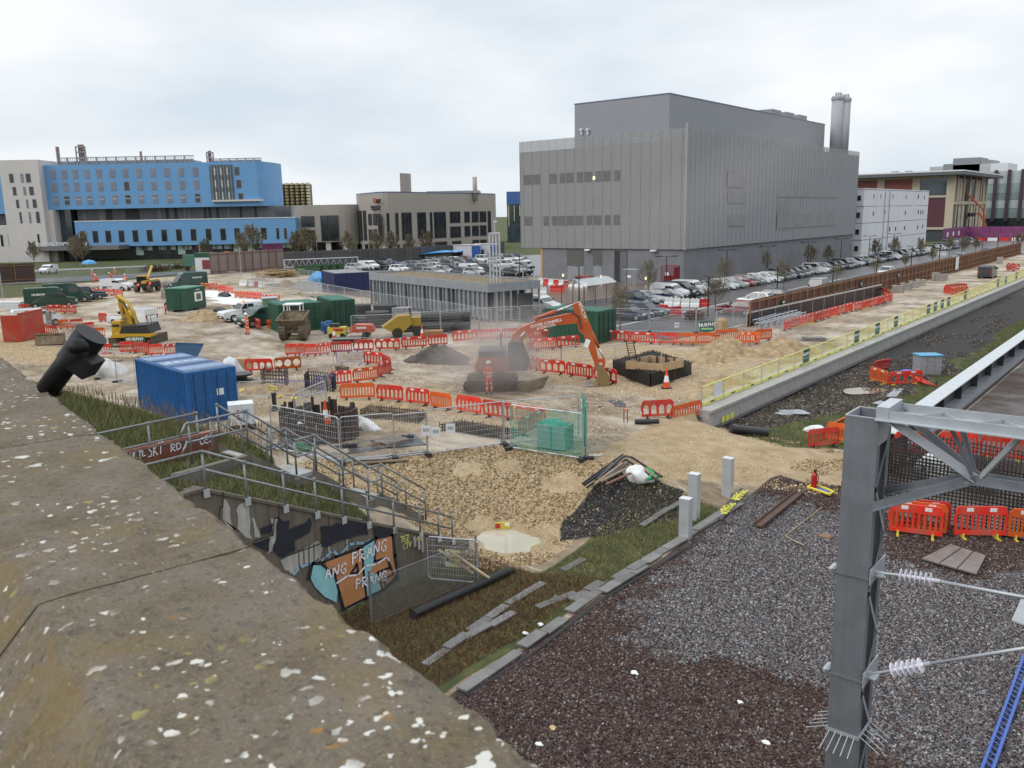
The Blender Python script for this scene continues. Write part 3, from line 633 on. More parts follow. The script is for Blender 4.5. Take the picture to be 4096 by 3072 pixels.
wcols=[(X1(v,800),4.2/3.0) for v in cols]+[(X2(v,800),1.5) for v in (412,592)]
def win(root,x,w,za,zb,y,m,fr=None):
 f=part(root,'window',fr or mat('window_frame_grey',(.25,.27,.3),.5),x-w/2-.12,x+w/2+.12,y-.04,y-.004,za-.12,zb+.12)
 MB().box(x-w/2,x+w/2,y-.09,y-.045,za,zb).ob('pane',m,f);return f
for ri,(ya,yb) in enumerate(((548,655),(712,818),(880,985))):
 za,zb2=Z1(yb,1950),Z1(ya,1950)
 for ci,(xx,_) in enumerate(wcols):
  m=GLASSB if ri<2 else GLASSB
  if (ri,ci) in ((1,6),(2,1),(2,6),(2,11)):m=GLASS
  f=win(pw,xx,1.3,za,zb2,0,m)
  if ri==2:part(pw,'transom',CREAM,xx-.65,xx+.65,-.1,-.092,(za+zb2)/2+.1,(za+zb2)/2+.25,f)
 win(pw,X2(1115+ri*12,800),1.2,za+.1,zb2-.1,-0.02,GLASS)
for v in [X1(k,1400) for k in (1040,1200,1362,1530,1707,1887,2072)]+[X2(k,1400) for k in (362,547,737,922,1100,1275,1437)]:
 win(pw,v,1.45,Z1(1475,1700),Z1(1330,1700),.3,GLASS)
for k in (1610,1708):win(pw,X2(k,1350),.7,Z1(1475,1700),Z1(1340,1700),.3,GLASSG)
gx0,gx1=X2(765),X2(1050);gz0,gz1=Z2(955,900),Z2(503,900)
gl=part(pw,'glazed_bay',GLASSG,gx0,gx1,-.25,-.02,gz0,gz1)
for k in range(7):part(pw,'mullion',mat('mullion_grey',(.2,.22,.25),.5),gx0+(gx1-gx0)*(k+.5)/7-.1,gx0+(gx1-gx0)*(k+.5)/7+.1,-.32,-.26,gz0,gz1,gl)
for z0 in (.32,.66):part(pw,'spandrel',mat('spandrel_dark',(.06,.075,.09),.3),gx0,gx1,-.3,-.255,gz0+(gz1-gz0)*z0-.8,gz0+(gz1-gz0)*z0+.8,gl)
for k in range(9):
 r_=k//3;part(pw,'blind',CREAM,gx0+(1.5+(k%3)*2.1)*(gx1-gx0)/7.5,gx0+(1.9+(k%3)*2.1)*(gx1-gx0)/7.5,-.335,-.33,gz0+(gz1-gz0)*(.03+r_*.34),gz0+(gz1-gz0)*(.24+r_*.34),gl)
part(pw,'ledge',CREAM,X2(775),X2(1415),-.8,-.02,Z2(968,1000),Z2(945,1000))
# cream tower and the wing on the left
tx0,tx1=X1(172),X1(512)
tw=part(pw,'cream_tower',CREAM,tx0-2,tx1+1.2,-2.6,22,0,Z1(448,350));part(pw,'tower_base',CREAM,tx1+1.21,X1(720,1300),-1.2,20,0,zb_-.02)
part(pw,'left_wing',BLUE,X1(-700),tx0-2.02,-1,24,Z1(1122,100),Z1(585,100));part(pw,'louvre_band',BANDG,X1(-700),tx0-2.02,1,24,Z1(1270,100),Z1(1122,100)-.01)
part(pw,'left_base',CREAM,X1(-700),tx0-2.02,-1.8,24,0,Z1(1278,100))
for r_,(ya,yb) in enumerate(((620,730),(785,890),(945,1050),(1100,1240))):
 for v,wd_ in (((222+r_*18),3.4-.6*r_),((355+r_*12),2.4-.3*r_),((432+r_*20),3.8-.3*r_)):
  xx=X1(v+20,900-60*r_+60*r_);part(tw,'window',GLASSB if v%2 else GLASS,xx-wd_*.16,xx+wd_*.16,-2.68,-2.61,Z1(yb,350),Z1(ya,350),tw)
for v,wd_ in ((8,1.8),(72,2.2),(165,1.6),(250,3.2),(555,1.6)):part(pw,'window',GLASS,X1(v,1450)-wd_*.15,X1(v,1450)+wd_*.15,-2.7 if v>290 else -1.88,-2.61 if v>290 else -1.81,Z1(1530,100),Z1(1385,100))
part(pw,'lobby_glazing',GLASSG,X1(722,1300),X1(868,1300),2,20,0,zb_-.02)
part(pw,'ground_floor_glazing',GLASS,X1(868,1500),X2(1802),1.6,27,0,zl0-.01)
for k in range(34):
 xx=X1(1600)+k*(X2(1750)-X1(1600))/34
 if k%5==3:continue
 part(pw,'ground_floor_panel',mat('pale_green_glass',(.34,.42,.40),.3,.2,.3) if random.random()<.6 else DARK,xx,xx+2.0,1.4,1.58,2.5 if k%3 else 1.2,zl0-.02)
part(pw,'canopy',mat('canopy_grey',(.16,.155,.16),.5),X1(565,1540),X1(1625,1540),-6,1.5,Z1(1572,1100),Z1(1520,1100))
cz=Z1(1495,900)
lettering('ROYAL PAPWORTH',1.25,WMOD,pw,wallM(((X1(620,1500)+X1(1240,1500))/2,-6.2,cz)),.06,1.22)
# rooftop screens and flues of the hospital
SCR=mat('plant_screen',(.24,.235,.25),.6,.2,.6,alpha=.8);POSTG=mat('galv_post',(.27,.28,.29),.45,.1,2,metal=.4);RUST=mat('flue_copper',(.23,.15,.13),.5,.2,1)
def screen(xa,xb,za,zb,yy,nb):
 part(pw,'roof_plant',mat('roof_plant_grey',(.30,.29,.30),.6,.3,.2),xa+2,xb-2,yy+3,yy+12,za,za+(zb-za)*.55)
 for k in range(nb):
  a=xa+(xb-xa)*k/nb;b=xa+(xb-xa)*(k+1)/nb
  p_=part(pw,'screen_panel',SCR,a+.15,b-.15,yy,yy+.1,za,za+(zb-za)*.5)
  rail=MB().box(a,a+.3,yy-.2,yy+.2,za,zb).box(a,b,yy-.1,yy+.1,zb-.2,zb)
  for j in range(6):rail.box(a+(b-a)*(j+.5)/6-.05,a+(b-a)*(j+.5)/6+.05,yy,yy+.1,za,zb-.2)
  rail.ob('screen_frame',POSTG,pw)
screen(X1(705),X2(548),zt+.01,Z1(392,1500),2,14);screen(X2(770),X2(1405),zt+.01,Z2(412,1100),2,6)
for v0,v1,yt,nm in ((608,652,242,'flue'),(1683,1713,322,'flue')):
 MB().cyl(((X1(v0)+X1(v1))/2,6,zt-1),((X1(v0)+X1(v1))/2,6,Z1(yt)),(X1(v1)-X1(v0))/2,10).ob(nm,RUST,pw)
for v in (908,935,962):MB().cyl((X1(v),6,zt),(X1(v),6,Z1(218)),.26,10).ob('flue',RUST,pw)
fr=MB()
for v in (885,1005):fr.box(X1(v)-.15,X1(v)+.15,5,5.3,zt,Z1(245))
for v in (250,320,400):fr.box(X1(885),X1(1005),5,5.3,Z1(v)-.15,Z1(v)+.15)
fr.ob('flue_frame',POSTG,pw)
MB().cyl((X2(688),6,zt-2),(X2(688),6,Z2(308)),.5,12).ob('flue',RUST,pw)
fr=MB()
for v in (662,745):fr.box(X2(v)-.15,X2(v)+.15,5,5.3,zt,Z2(330))
for v in (332,398):fr.box(X2(662),X2(745),5,5.3,Z2(v)-.15,Z2(v)+.15)
fr.ob('flue_frame',POSTG,pw)
# ---- gold clad building behind
GOLD=mat('gold_louvre',(.60,.52,.32),.4,.2,.5,metal=.3)
gd=facing('gold_clad_building','tall building wrapped in pale gold louvred fins behind the blue hospital','building',330)
def X3(v,y=900):return atY(*z2(v,y),330)[0]
def Z3(v,x=1700):return atY(*z2(x,v),330)[1]
part(gd,'core',mat('bronze_core',(.10,.085,.06),.5),X3(1495),X3(1985),1.5,9,0,Z3(745))
for k in range(8):
 xa=X3(1512+k*66);xb=X3(1512+k*66+44);s_=MB()
 zc=8.0
 while zc<Z3(742):
  s_.add([(xa,0,zc),((xa+xb)/2,-1.6,zc),(xb,0,zc),(xb,1.4,zc),(xa,1.4,zc),(xa,.1,zc+.75),((xa+xb)/2,-1.5,zc+.75),(xb,.1,zc+.75),(xb,1.4,zc+.75),(xa,1.4,zc+.75)],[(0,1,6,5),(1,2,7,6),(2,3,8,7),(3,4,9,8),(4,0,5,9),(5,6,7,8,9),(4,3,2,1,0)]);zc+=1.15
 s_.ob('louvre_fin',GOLD,gd)
# ---- beige research building
BEI=mat('taupe_render',(.35,.31,.275),.65,.06,.12,streak=(.31,.275,.245));BFR=mat('bronze_frame',(.05,.045,.045),.5)
bg_=facing('research_building','taupe rendered research building with rounded corners and tall dark windows','building',240)
def X4(v,y,Y):return atY(*z3(v,y),Y)[0]
def Zq(v,x,Y):return atY(*z3(x,v),Y)[1]
def rounded(P,r=4,n=5):  # round the corners of an outline
 o_=[];k=len(P)
 for i in range(k):
  a,b,c_=Vector(P[i-1]),Vector(P[i]),Vector(P[(i+1)%k]);u=(a-b).normalized();w_=(c_-b).normalized()
  rr=min(r,(a-b).length*.4,(c_-b).length*.4)
  for s in np.linspace(0,1,n):o_.append(tuple((b+u*rr)*(1-s)**2+b*2*s*(1-s)+(b+w_*rr)*s*s))
 return o_
A_=(X4(692,500,252),12.0);Bc=(X4(965,500,229),-11.0);Cc=(X4(2013,500,279),39.0);Dd=(Cc[0]-20,62);zr=Zq(265,1000,229)
mb_=MB().prism(rounded([A_,Bc,Cc,Dd,(A_[0]+8,50)],7,6),0,zr,'z').ob('main_block',BEI,bg_,False)
MB().prism(rounded([(A_[0],A_[1]),Bc,Cc,Dd,(A_[0]+8,50)],7,6),zr+.003,zr+.35,'z').ob('roof_trim',mat('roof_edge_blue',(.10,.12,.20),.4),bg_)
def wall_win(P,Q,v0,v1,ya,yb,m=GLASS,name='window'):
 # pixel box on the upright wall from P to Q (frame of the facing root)
 P=Vector(P);Q=Vector(Q);dv=(Q-P).normalized();nrm=Vector((dv.y,-dv.x))
 def hit(v,y):
  d=ray(*z3(v,y));X_,Y_,Zz=d.x*CA+d.y*SA,-d.x*SA+d.y*CA,d.z
  # solve (X_,Y_)*k = P + dv*s (local y is depth - 240)
  den=X_*dv.y-Y_*dv.x;k=(P.x*dv.y-(P.y+240)*dv.x)/den
  return Vector((X_*k,Y_*k-240)),H+Zz*k
 a,za=hit(v0,(ya+yb)/2);b,_=hit(v1,(ya+yb)/2);zt_=hit((v0+v1)/2,ya)[1];zb=hit((v0+v1)/2,yb)[1]
 def slab(name,m,e,o0,o1,par):
  q=[a-dv*e,b+dv*e];pts=[q[0]+nrm*o0,q[1]+nrm*o0,q[1]+nrm*o1,q[0]+nrm*o1]
  return MB().prism([tuple(p) for p in pts],max(.05,zb-e),zt_+e,'z').ob(name,m,par)
 f=slab(name,BFR,.18,.01,.08,bg_);slab('pane',m,0,.1,.13,f)
 if (b-a).length>4:
  for s in (1/3,2/3):
   c_=a+(b-a)*s;MB().box(c_.x-.12,c_.x+.12,c_.y+nrm.y*.2-.1,c_.y+nrm.y*.2+.1,max(.05,zb),zt_).ob('mullion',BFR,f)
for v0,v1,ya,yb in ((718,773,432,685),(785,810,430,685),(828,856,460,550),(870,900,458,550),(915,936,457,690),(832,862,597,680),(876,902,595,690),(735,770,725,790),(800,826,728,790),(840,866,730,795),(884,912,732,795)):wall_win(A_,Bc,v0,v1,ya,yb)
for v0,v1,ya,yb in ((993,1010,452,690),(1075,1090,450,685),(1125,1207,448,680),(1263,1335,446,668),(1375,1390,445,665),(1410,1510,442,663),(1549,1636,438,530),(1677,1720,438,527),(1743,1797,437,526),(1812,1866,436,523),(1885,1908,434,630),(1553,1642,570,660),(1680,1724,566,650),(1746,1800,563,645),(1816,1868,560,643),(1137,1220,722,780),(1300,1345,715,765),(1420,1520,705,752),(1570,1645,698,735),(1750,1803,688,728),(1818,1870,686,725),(1005,1020,735,790),(1085,1100,730,780)):wall_win(Bc,Cc,v0,v1,ya,yb)
LX0,LX1=X4(146,500,244),X4(688,500,244);zl=Zq(375,400,244);P5=[(LX0-1.0,4),(LX1-1.0,4),(LX1+6.0,20),(LX1-6,40),(LX0-1,40)]
MB().prism(rounded(P5,4.5,6),Zq(705,400,244),zl,'z').ob('left_block',BEI,bg_);part(bg_,'left_undercroft',GLASS,LX0+1,LX1-4,8,36,0,Zq(705,400,244)-.01)
for v in (470,620,300):x_=X4(v,750,244);part(bg_,'pilotis',CREAM,x_-.7,x_+.7,4.5,6,0,Zq(705,400,244)-.01)
for v0,v1,ya,yb in ((238,345,480,566),(245,352,605,690),(412,468,475,690),(476,560,473,688)):wall_win((LX0,4),(LX1,4),v0,v1,ya,yb)
st_=MB().prism(rounded([(X4(1103,200,240),0),(X4(1180,200,240),4),(X4(1180,200,240),8),(X4(1103,200,240),6)],1,3),zr,Zq(92,1140,240),'z').ob('chimney',BEI,bg_)
MB().cyl((X4(1768,200,265),25,zr-2),(X4(1768,200,265),25,Zq(128,1768,265)),(X4(1788,200,265)-X4(1748,200,265))/2,14).ob('chimney',BEI,bg_,True)
part(bg_,'roof_plant',mat('roof_plant_grey',(.30,.29,.30),.6),X4(1330,250,262),X4(1805,250,262),24,40,zr+.36,Zq(250,1500,262))
d_=Vector((Bc[0]-A_[0],Bc[1]-A_[1])).normalized();ang=math.atan2(d_.y,d_.x)
def sgn(s,v,y,size,m):
 X_,Z_=atY(*z3(v,y),233);lettering(s,size,m,bg_,wallM((X_,-7.2-.0,Z_),ang),.05,1.0)
# unreadable small wall lettering on the rounded corner is kept as two faint lines and a red crest
BL=mat('dark_lettering',(.03,.03,.03),.6)
sgn('HEART AND LUNG',893,393,.95,BL);sgn('RESEARCH INSTITUTE',893,415,.7,BL);sgn('UNIVERSITY OF',910,333,.75,BL);sgn('CAMBRIDGE',910,350,.75,BL)
X_,Z_=atY(*z3(881,345),233);MB().prism([(X_-.45,Z_+.9),(X_+.45,Z_+.9),(X_+.45,Z_),(X_,Z_-.8),(X_-.45,Z_)],-7.35,-7.25,'y').ob('crest',mat('crest_red',(.5,.12,.07),.6),bg_)
# ---- dark slim block seen between the research building and the plant building
db=facing('dark_block','dark glass block with thin gold fins between two buildings','building',330)
xa,xb=atY(*z3(2052,400),330)[0],atY(*z3(2230,400),330)[0];zd=atY(*z3(2100,262),330)[1]
part(db,'body',GLASSG,xa,xb,0,25,0,zd)
part(db,'roof_band',BLUE2,xa-.1,xb+.1,-.2,25.1,zd-4.5,zd+.2)
for k in range(9):part(db,'fin',GOLD,xa+.5+k*2.1,xa+.8+k*2.1,-.6,-.02,6+(k%3)*2,zd-5)
# ---- low service building of galvanised steel posts with a planted roof
sa,sbb,scc=Vector((-78.3,69.7)),Vector((-53.7,62.9)),Vector((-52.2,69.05))
du=(sa-sbb).normalized();dv_=Vector((-du.y,du.x));dv_=dv_ if dv_.dot(scc-sbb)>0 else -dv_
Ls,Ws,Hs=(sa-sbb).length,6.4,3.8
sr=thing('steel_post_building','low grey galvanised steel post building with brown planted roof','building',(sbb.x,sbb.y,0),math.atan2(du.y,du.x))
GALV=mat('galvanised_dull',(.30,.315,.34),.5,.15,1.5,metal=.35,streak=(.18,.19,.2));GALVB=mat('galvanised_bright',(.52,.54,.56),.4,.12,2,metal=.4)
sg_=-1 if (Vector((-du.y,du.x)).dot(scc-sbb)<0) else 1
W=Ws*sg_
def sbx(nm,m,x0,x1,y0,y1,z0,z1_,par=sr):return part(sr,nm,m,x0,x1,min(y0*sg_,y1*sg_),max(y0*sg_,y1*sg_),z0,z1_,par)
sbx('inner_room',mat('inner_dark',(.05,.055,.06),.6,.3,.5),1.6,Ls-1,1.2,Ws-.8,.1,3.0)
sbx('roof_deck',GALV,.05,Ls-.05,.05,Ws-.05,3.05,3.35)
for a in ((0,Ls,0,.12),(0,Ls,Ws-.12,Ws)):sbx('fascia',GALV,*a,2.95,3.8)
for a in ((0,.12,.13,Ws-.13),(Ls-.12,Ls,.13,Ws-.13)):sbx('fascia',GALV,*a,2.95,3.8)
sbx('planted_roof',mat('sedum_brown',(.16,.115,.065),.9,.3,1.2,bump=.5,bscale=8),.3,Ls-.3,.3,Ws-.3,3.36,3.66)
pc=MB().box(-.06,.06,-.1,.1,0,2.95).mesh('post',GALV)
np_=30
for k in range(np_+1):
 ob('post',pc,sr,(.1+k*(Ls-.2)/np_,.1*sg_,0))
 if k<np_:sbx('glazing_panel',random.choice((GLASSG,GALV,GALV,mat('pale_panel',(.22,.245,.27),.3))),.2+k*(Ls-.2)/np_,.0+(k+1)*(Ls-.2)/np_,.2,.26,.3,2.9)
for k in range(8):ob('post',pc,sr,(.1,(.1+k*(Ws-.2)/7)*sg_,0));ob('post',pc,sr,(Ls-.1,(.1+k*(Ws-.2)/7)*sg_,0))
sbx('dark_door',DARK,-.02,.05,3.6,5.4,.1,2.6);sbx('bench_frame',GALVB,.4,1.2,1.4,3.2,1.0,1.1)
# tall tube tower beside it
q=G(1072,690);tq=thing('tube_tower','tall slender tower of vertical steel tubes beside the planted roof','tower',(q.x,q.y,0),YAW)
tp=MB().cyl((0,0,0),(0,0,8.6),.085,8).mesh('tube',GALVB)
for i in range(4):
 for j in range(2):ob('tube',tp,tq,(-.48+i*.32,-.3+j*.6,0))
for zz in (.3,3.0,5.8,8.5):MB().box(-.56,.56,-.38,.38,zz,zz+.12).ob('ring_frame',GALVB,tq)
MB().cyl((0,0,8.6),(0,0,9.6),.04,6).cb((.1,0,9.7),(.35,.2,.2)).ob('camera_head',GALVB,tq)
# foreground: bridge parapet
def lichen_stone(name,ochre=0.0):
 m=bpy.data.materials.new(name);m.use_nodes=True;t=m.node_tree;Lk=t.links.new;nn=t.nodes.new;B=t.nodes['Principled BSDF'];B.inputs['Roughness'].default_value=.85;B.inputs['Specular IOR Level'].default_value=.25
 geo=nn('ShaderNodeNewGeometry')
 def nz(s,d=5,r=.6):
  n=nn('ShaderNodeTexNoise');n.inputs['Scale'].default_value=s;n.inputs['Detail'].default_value=d;n.inputs['Roughness'].default_value=r;Lk(geo.outputs['Position'],n.inputs['Vector']);return n.outputs['Fac']
 def rp(f,*st):
  r=nn('ShaderNodeValToRGB');e=r.color_ramp.elements
  while len(e)<len(st):e.new(.5)
  for k,(p,c) in enumerate(st):e[k].position=p;e[k].color=(*c,1)
  Lk(f,r.inputs[0]);return r.outputs[0]
 def mx(f,a,b):
  x=nn('ShaderNodeMixRGB')
  for s,i in ((f,0),(a,1),(b,2)):
   if hasattr(s,'node'):Lk(s,x.inputs[i])
   else:x.inputs[i].default_value=s
  return x.outputs[0]
 def mt(op,a,b=0.):
  x=nn('ShaderNodeMath');x.operation=op
  for s,i in ((a,0),(b,1)):
   if hasattr(s,'node'):Lk(s,x.inputs[i])
   else:x.inputs[i].default_value=s
  return x.outputs[0]
 def sm(f,a,b):
  r=nn('ShaderNodeMapRange');r.interpolation_type='SMOOTHSTEP';r.inputs[1].default_value=a;r.inputs[2].default_value=b;Lk(f,r.inputs[0]);return r.outputs[0]
 big=nz(5.5,6,.65);fine=nz(70,4,.7);mid=nz(22,5,.65)
 c=rp(big,(.25,(.07,.055,.037)),(.45,(.122,.097,.064)),(.6,(.14,.116,.092)),(.8,(.2,.162,.11)))
 c=mx(mt('MULTIPLY',sm(fine,.53,.66),.62),c,(.04,.033,.026,1))
 c=mx(mt('MULTIPLY',sm(nz(150,3,.7),.54,.64),.4),c,(.27,.235,.175,1))
 c=mx(mt('MULTIPLY',sm(mid,.55,.68),.55),c,(.06,.05,.04,1))
 c=mx(mt('MULTIPLY',sm(nz(3.1,6,.7),.52-.3*ochre,.66-.25*ochre),.36+.4*ochre),c,(.17,.115,.035,1))
 warp=nn('ShaderNodeVectorMath');warp.operation='ADD';n4=nn('ShaderNodeTexNoise');n4.inputs['Scale'].default_value=45;Lk(geo.outputs['Position'],n4.inputs['Vector']);wsc=nn('ShaderNodeVectorMath');wsc.operation='SCALE';wsc.inputs['Scale'].default_value=.032;Lk(n4.outputs['Color'],wsc.inputs[0]);Lk(geo.outputs['Position'],warp.inputs[0]);Lk(wsc.outputs[0],warp.inputs[1])
 dp_=nn('ShaderNodeVectorMath');dp_.operation='DOT_PRODUCT';Lk(geo.outputs['Position'],dp_.inputs[0]);dp_.inputs[1].default_value=(-.97,.22,0);thin=nn('ShaderNodeMapRange');Lk(dp_.outputs['Value'],thin.inputs[0]);thin.inputs[1].default_value=.55;thin.inputs[2].default_value=1.6;thin.inputs[3].default_value=0;thin.inputs[4].default_value=-.12
 for s,th,cc,gate,gv in ((17,.0145,(.58,.57,.53),3.1,.47),(42,.0068,(.60,.59,.54),4.5,.44),(30,.0075,(.54,.53,.49),2.2,.48),(24,.012,(.29,.14,.035),3.3,.58),(33,.010,(.26,.22,.075),5.1,.55)):
  v=nn('ShaderNodeTexVoronoi');v.inputs['Scale'].default_value=s;v.inputs['Randomness'].default_value=1;Lk(warp.outputs[0],v.inputs['Vector'])
  sep=nn('ShaderNodeSeparateColor');Lk(v.outputs['Color'],sep.inputs[0])
  rad=mt('MULTIPLY',mt('POWER',sep.outputs[0],1.6),th*s*1.3)
  f=mt('LESS_THAN',v.outputs['Distance'],rad)
  c=mx(mt('MULTIPLY',mt('MULTIPLY',f,sm(mt('ADD',nz(gate,3),thin.outputs[0]),gv-.07,gv+.03)),.88),c,(*cc,1))
 Lk(c,B.inputs['Base Color'])
 b=nn('ShaderNodeBump');b.inputs['Strength'].default_value=.8;b.inputs['Distance'].default_value=.006;Lk(mt('ADD',mid,mt('MULTIPLY',fine,.6)),b.inputs['Height']);Lk(b.outputs[0],B.inputs['Normal'])
 return m
LST=lichen_stone('lichen_stone');LSO=lichen_stone('ochre_lichen_stone',.38);MATS['lichen_stone']=LST
DZ=.65;zc=H-DZ
e0=G(1200,1659,zc);e1=G(230,938,zc);dr=Vector((e1.x-e0.x,e1.y-e0.y)).normalized();nr_=Vector((dr.y,-dr.x))
if nr_.y<0:nr_=-nr_  # points away from the bridge deck, over the railway
lft=G(100,1330,zc);wdt=abs((Vector((lft.x,lft.y))-Vector((e0.x,e0.y))).dot(nr_))
par=thing('bridge_parapet','lichen spotted stone coping of the bridge parapet in the foreground','parapet',(e0.x,e0.y,0),math.atan2(dr.y,dr.x))
sg1=1 if Vector((-dr.y,dr.x)).dot(nr_)>0 else -1  # local y toward the railway
def coping(x0,x1,seed):
 rs=np.random.RandomState(seed);nxs=max(8,int((x1-x0)/.018));prof=[(-wdt-.17,-.30),(-wdt-.17,-.19),(-wdt-.15,-.165),(-wdt-.006,-.006),(-wdt+.006,0)]+[(-wdt+.006+(wdt-.024)*k/9,.003) for k in range(1,9)]+[(-.018,.001),(0,-.015),(.002,-.085),(-.02,-.11),(-.02,-.30)]
 vs=[];fs=[];m=len(prof)
 for i in range(nxs+1):
  x=x0+(x1-x0)*i/nxs
  ex=min(i,nxs-i)/2.0
  for j,(y,z) in enumerate(prof):
   a=float(vnoise(np.array([x*14+seed]),np.array([j*1.7]))[0]);b=float(vnoise(np.array([x*45+seed]),np.array([j*2.3+40]))[0])
   ed=.009 if 13<=j<=15 or j in (3,4) else.0022
   vs.append((x,(y+a*ed*1.2+b*ed*.9)*sg1,z+a*ed+b*ed*.8-(.006 if ex<1 else 0)))
 for i in range(nxs):
  for j in range(m-1):fs.append((i*m+j,(i+1)*m+j,(i+1)*m+j+1,i*m+j+1))
 fs+=[tuple(range(m)),tuple(range(nxs*m+m-1,nxs*m-1,-1))]
 mb=MB().add(vs,fs);mb.mi=[1 if (f%(m-1)) in (0,1,2) and f<nxs*(m-1) else 0 for f in range(len(fs))]
 o=mb.ob('coping_stone',[LST,LSO],par,True);o.data.set_sharp_from_angle(angle=.45);o.location.z=zc;return o
jx=(Vector(G(250,1255,zc)[:2])-Vector((e0.x,e0.y))).dot(dr)
for k,(a,b) in enumerate(((-1.1,jx-.004),(jx+.004,jx+1.25),(jx+1.258,jx+2.5),(jx+2.508,jx+4.2),(jx+4.21,jx+6))):coping(a,b,3+k*7)
PSTN=mat('parapet_stone',(.26,.21,.14),.85,.25,6,bump=.5,bscale=40,dirt=(.12,.10,.07),dscale=4)
y0_,y1_=sorted((-.04*sg1,(-wdt+.02)*sg1))
MB().box(-1.1,6+jx,y0_,y1_,2.0,zc-.29).ob('wall',PSTN,par)
y0_,y1_=sorted((.045*sg1,-.05*sg1))
MB().box(jx+.6,jx+6,y0_,y1_,zc-.27,zc-.16).ob('string_course',PSTN,par)
# ---- black lamp head fixed to the outside of the parapet
BLK=mat('black_paint',(.006,.006,.007),.5,.2,6,bump=.06,bscale=200,spec=.25);STUB=mat('green_grey_pole',(.12,.13,.11),.6,.2,20)
LY=3.3
def lp(px,py,dy=0.0):
 X_,Z_=atY(px,py,LY+dy);return Vector((X_,dy,Z_))
lb=lp(103,832);lm=thing('bridge_lamp','black hooded lamp head on a stub pole behind the parapet','lamp',c2w(0,LY,0),YAW)
MB().cyl(lp(84,862,.05),lp(112,828,0),.031,18).ob('pole_stub',STUB,lm,True)
MB().cyl(lp(103,840),lp(*z6(985,1250),-.062),.043,22).ob('sleeve',BLK,lm,True)
p0,p1=lp(*z6(905,1425),.02),lp(*z6(1155,1065),.02);hd=MB().cyl(p0,p1,.0605,30);hd.cyl(p1-(p1-p0)*.03,p1+(p1-p0)*.01,.063,30);o_=hd.ob('hood',mat('hood_dark_grey',(.016,.016,.02),.5,.15,8,spec=.3),lm,True);o_.data.set_sharp_from_angle(angle=.6)
ang=math.atan2((p1-p0).z,(p1-p0).x)
MB().cb(tuple(lp(*z6(1085,1440),-.03)),(.075,.11,.075),ry=-ang).ob('gear_box',BLK,lm);MB().lathe([(.043,-.01),(.04,.015),(.025,.035),(.004,.043)],18).ob('sleeve_cap',BLK,lm,True,lp(*z6(985,1245),-.062))
MB().cb(tuple(lp(126,848)),(.02,.03,.02),ry=-ang).ob('clamp_screw',BLK,lm)
# wing wall with graffiti
WN=-20.0
CONC=mat('wing_wall_concrete',(.145,.12,.09),.8,.25,1.0,bump=.3,bscale=18,streak=(.05,.042,.035),dirt=(.17,.145,.11),dscale=.8,damt=.5)
WPAL=mat('pale_wall_streak',(.40,.385,.35),.8,.15,2,streak=(.22,.19,.15));WBLK=mat('black_overpaint',(.016,.018,.028),.6,.2,3)
WOR=mat('spray_orange',(.50,.22,.09),.6,.14,2,dirt=(.40,.17,.07),dscale=3);WCY=mat('spray_cyan',(.24,.50,.53),.6,.14,2,dirt=(.32,.58,.6),dscale=3);WWH=mat('spray_white',(.78,.76,.80),.6,.1,3);WYE=mat('spray_yellow',(.55,.52,.14),.6,.2,3);WLB=mat('spray_pale_blue',(.24,.36,.46),.6,.2,3)
ww=thing('wing_wall','stained concrete wing wall stepping down with orange and cyan graffiti','wall',(WN,0,0))
pr=[(4.0,-2.3),(22.0,-2.3),(22.0,-1.45),(21.0,-1.12)]+[(21.0-(21.0-11.55)*k/6,-1.12+4.4*k/6) for k in range(1,7)]+[(4.0,3.28)]
MB().prism(pr,-.32,0,'x').ob('wall_slab',CONC,ww)
cpg=MB()
for (a,b),(c_,d) in zip(pr[3:-1],pr[4:]):cpg.add([(-.36,a,b),(.05,a,b),(.05,c_,d),(-.36,c_,d),(-.36,a,b+.09),(.05,a,b+.09),(.05,c_,d+.09),(-.36,c_,d+.09)],[(0,1,5,4),(1,2,6,5),(2,3,7,6),(3,0,4,7),(4,5,6,7),(3,2,1,0)])
cpg.ob('wall_coping',mat('coping_concrete',(.13,.11,.085),.8,.25,2,streak=(.09,.08,.06)),ww)
_lay=[0]
def paint(name,m,pts,zf=zJ,jag=0.0):
 _lay[0]+=1;e=.004+.0022*_lay[0]
 q=[onN(*zf(a,b),WN) for a,b in pts];out=[]
 for i in range(len(q)):
  a,b=q[i],q[(i+1)%len(q)];k=max(1,int((b-a).length/.18)) if jag else 1
  for s in range(k):
   p=a.lerp(b,s/k);out.append((e,p.y+random.uniform(-jag,jag),p.z+random.uniform(-jag,jag)))
 n=len(out)
 return MB().add(out,[tuple(range(n))]).ob(name,m,ww)
def stroke(name,m,pts,w,zf=zJ,plane=WN,par=None,e=None,closed=False):
 _lay[0]+=1;e=(.004+.0022*_lay[0]) if e is None else e
 q=[onN(*zf(a,b),plane) for a,b in pts]
 if closed:q.append(q[0])
 b_=MB()
 for a,c_ in zip(q[:-1],q[1:]):
  d=Vector((0,c_.y-a.y,c_.z-a.z));
  if d.length<1e-5:continue
  d.normalize();p=Vector((0,-d.z,d.y))*w/2;x_=d*w*.3
  v=[a-p-x_,c_-p+x_,c_+p+x_,a+p-x_];b_.add([(e,t_.y,t_.z) for t_ in v],[(0,1,2,3)])
 return b_.ob(name,m,par or ww)
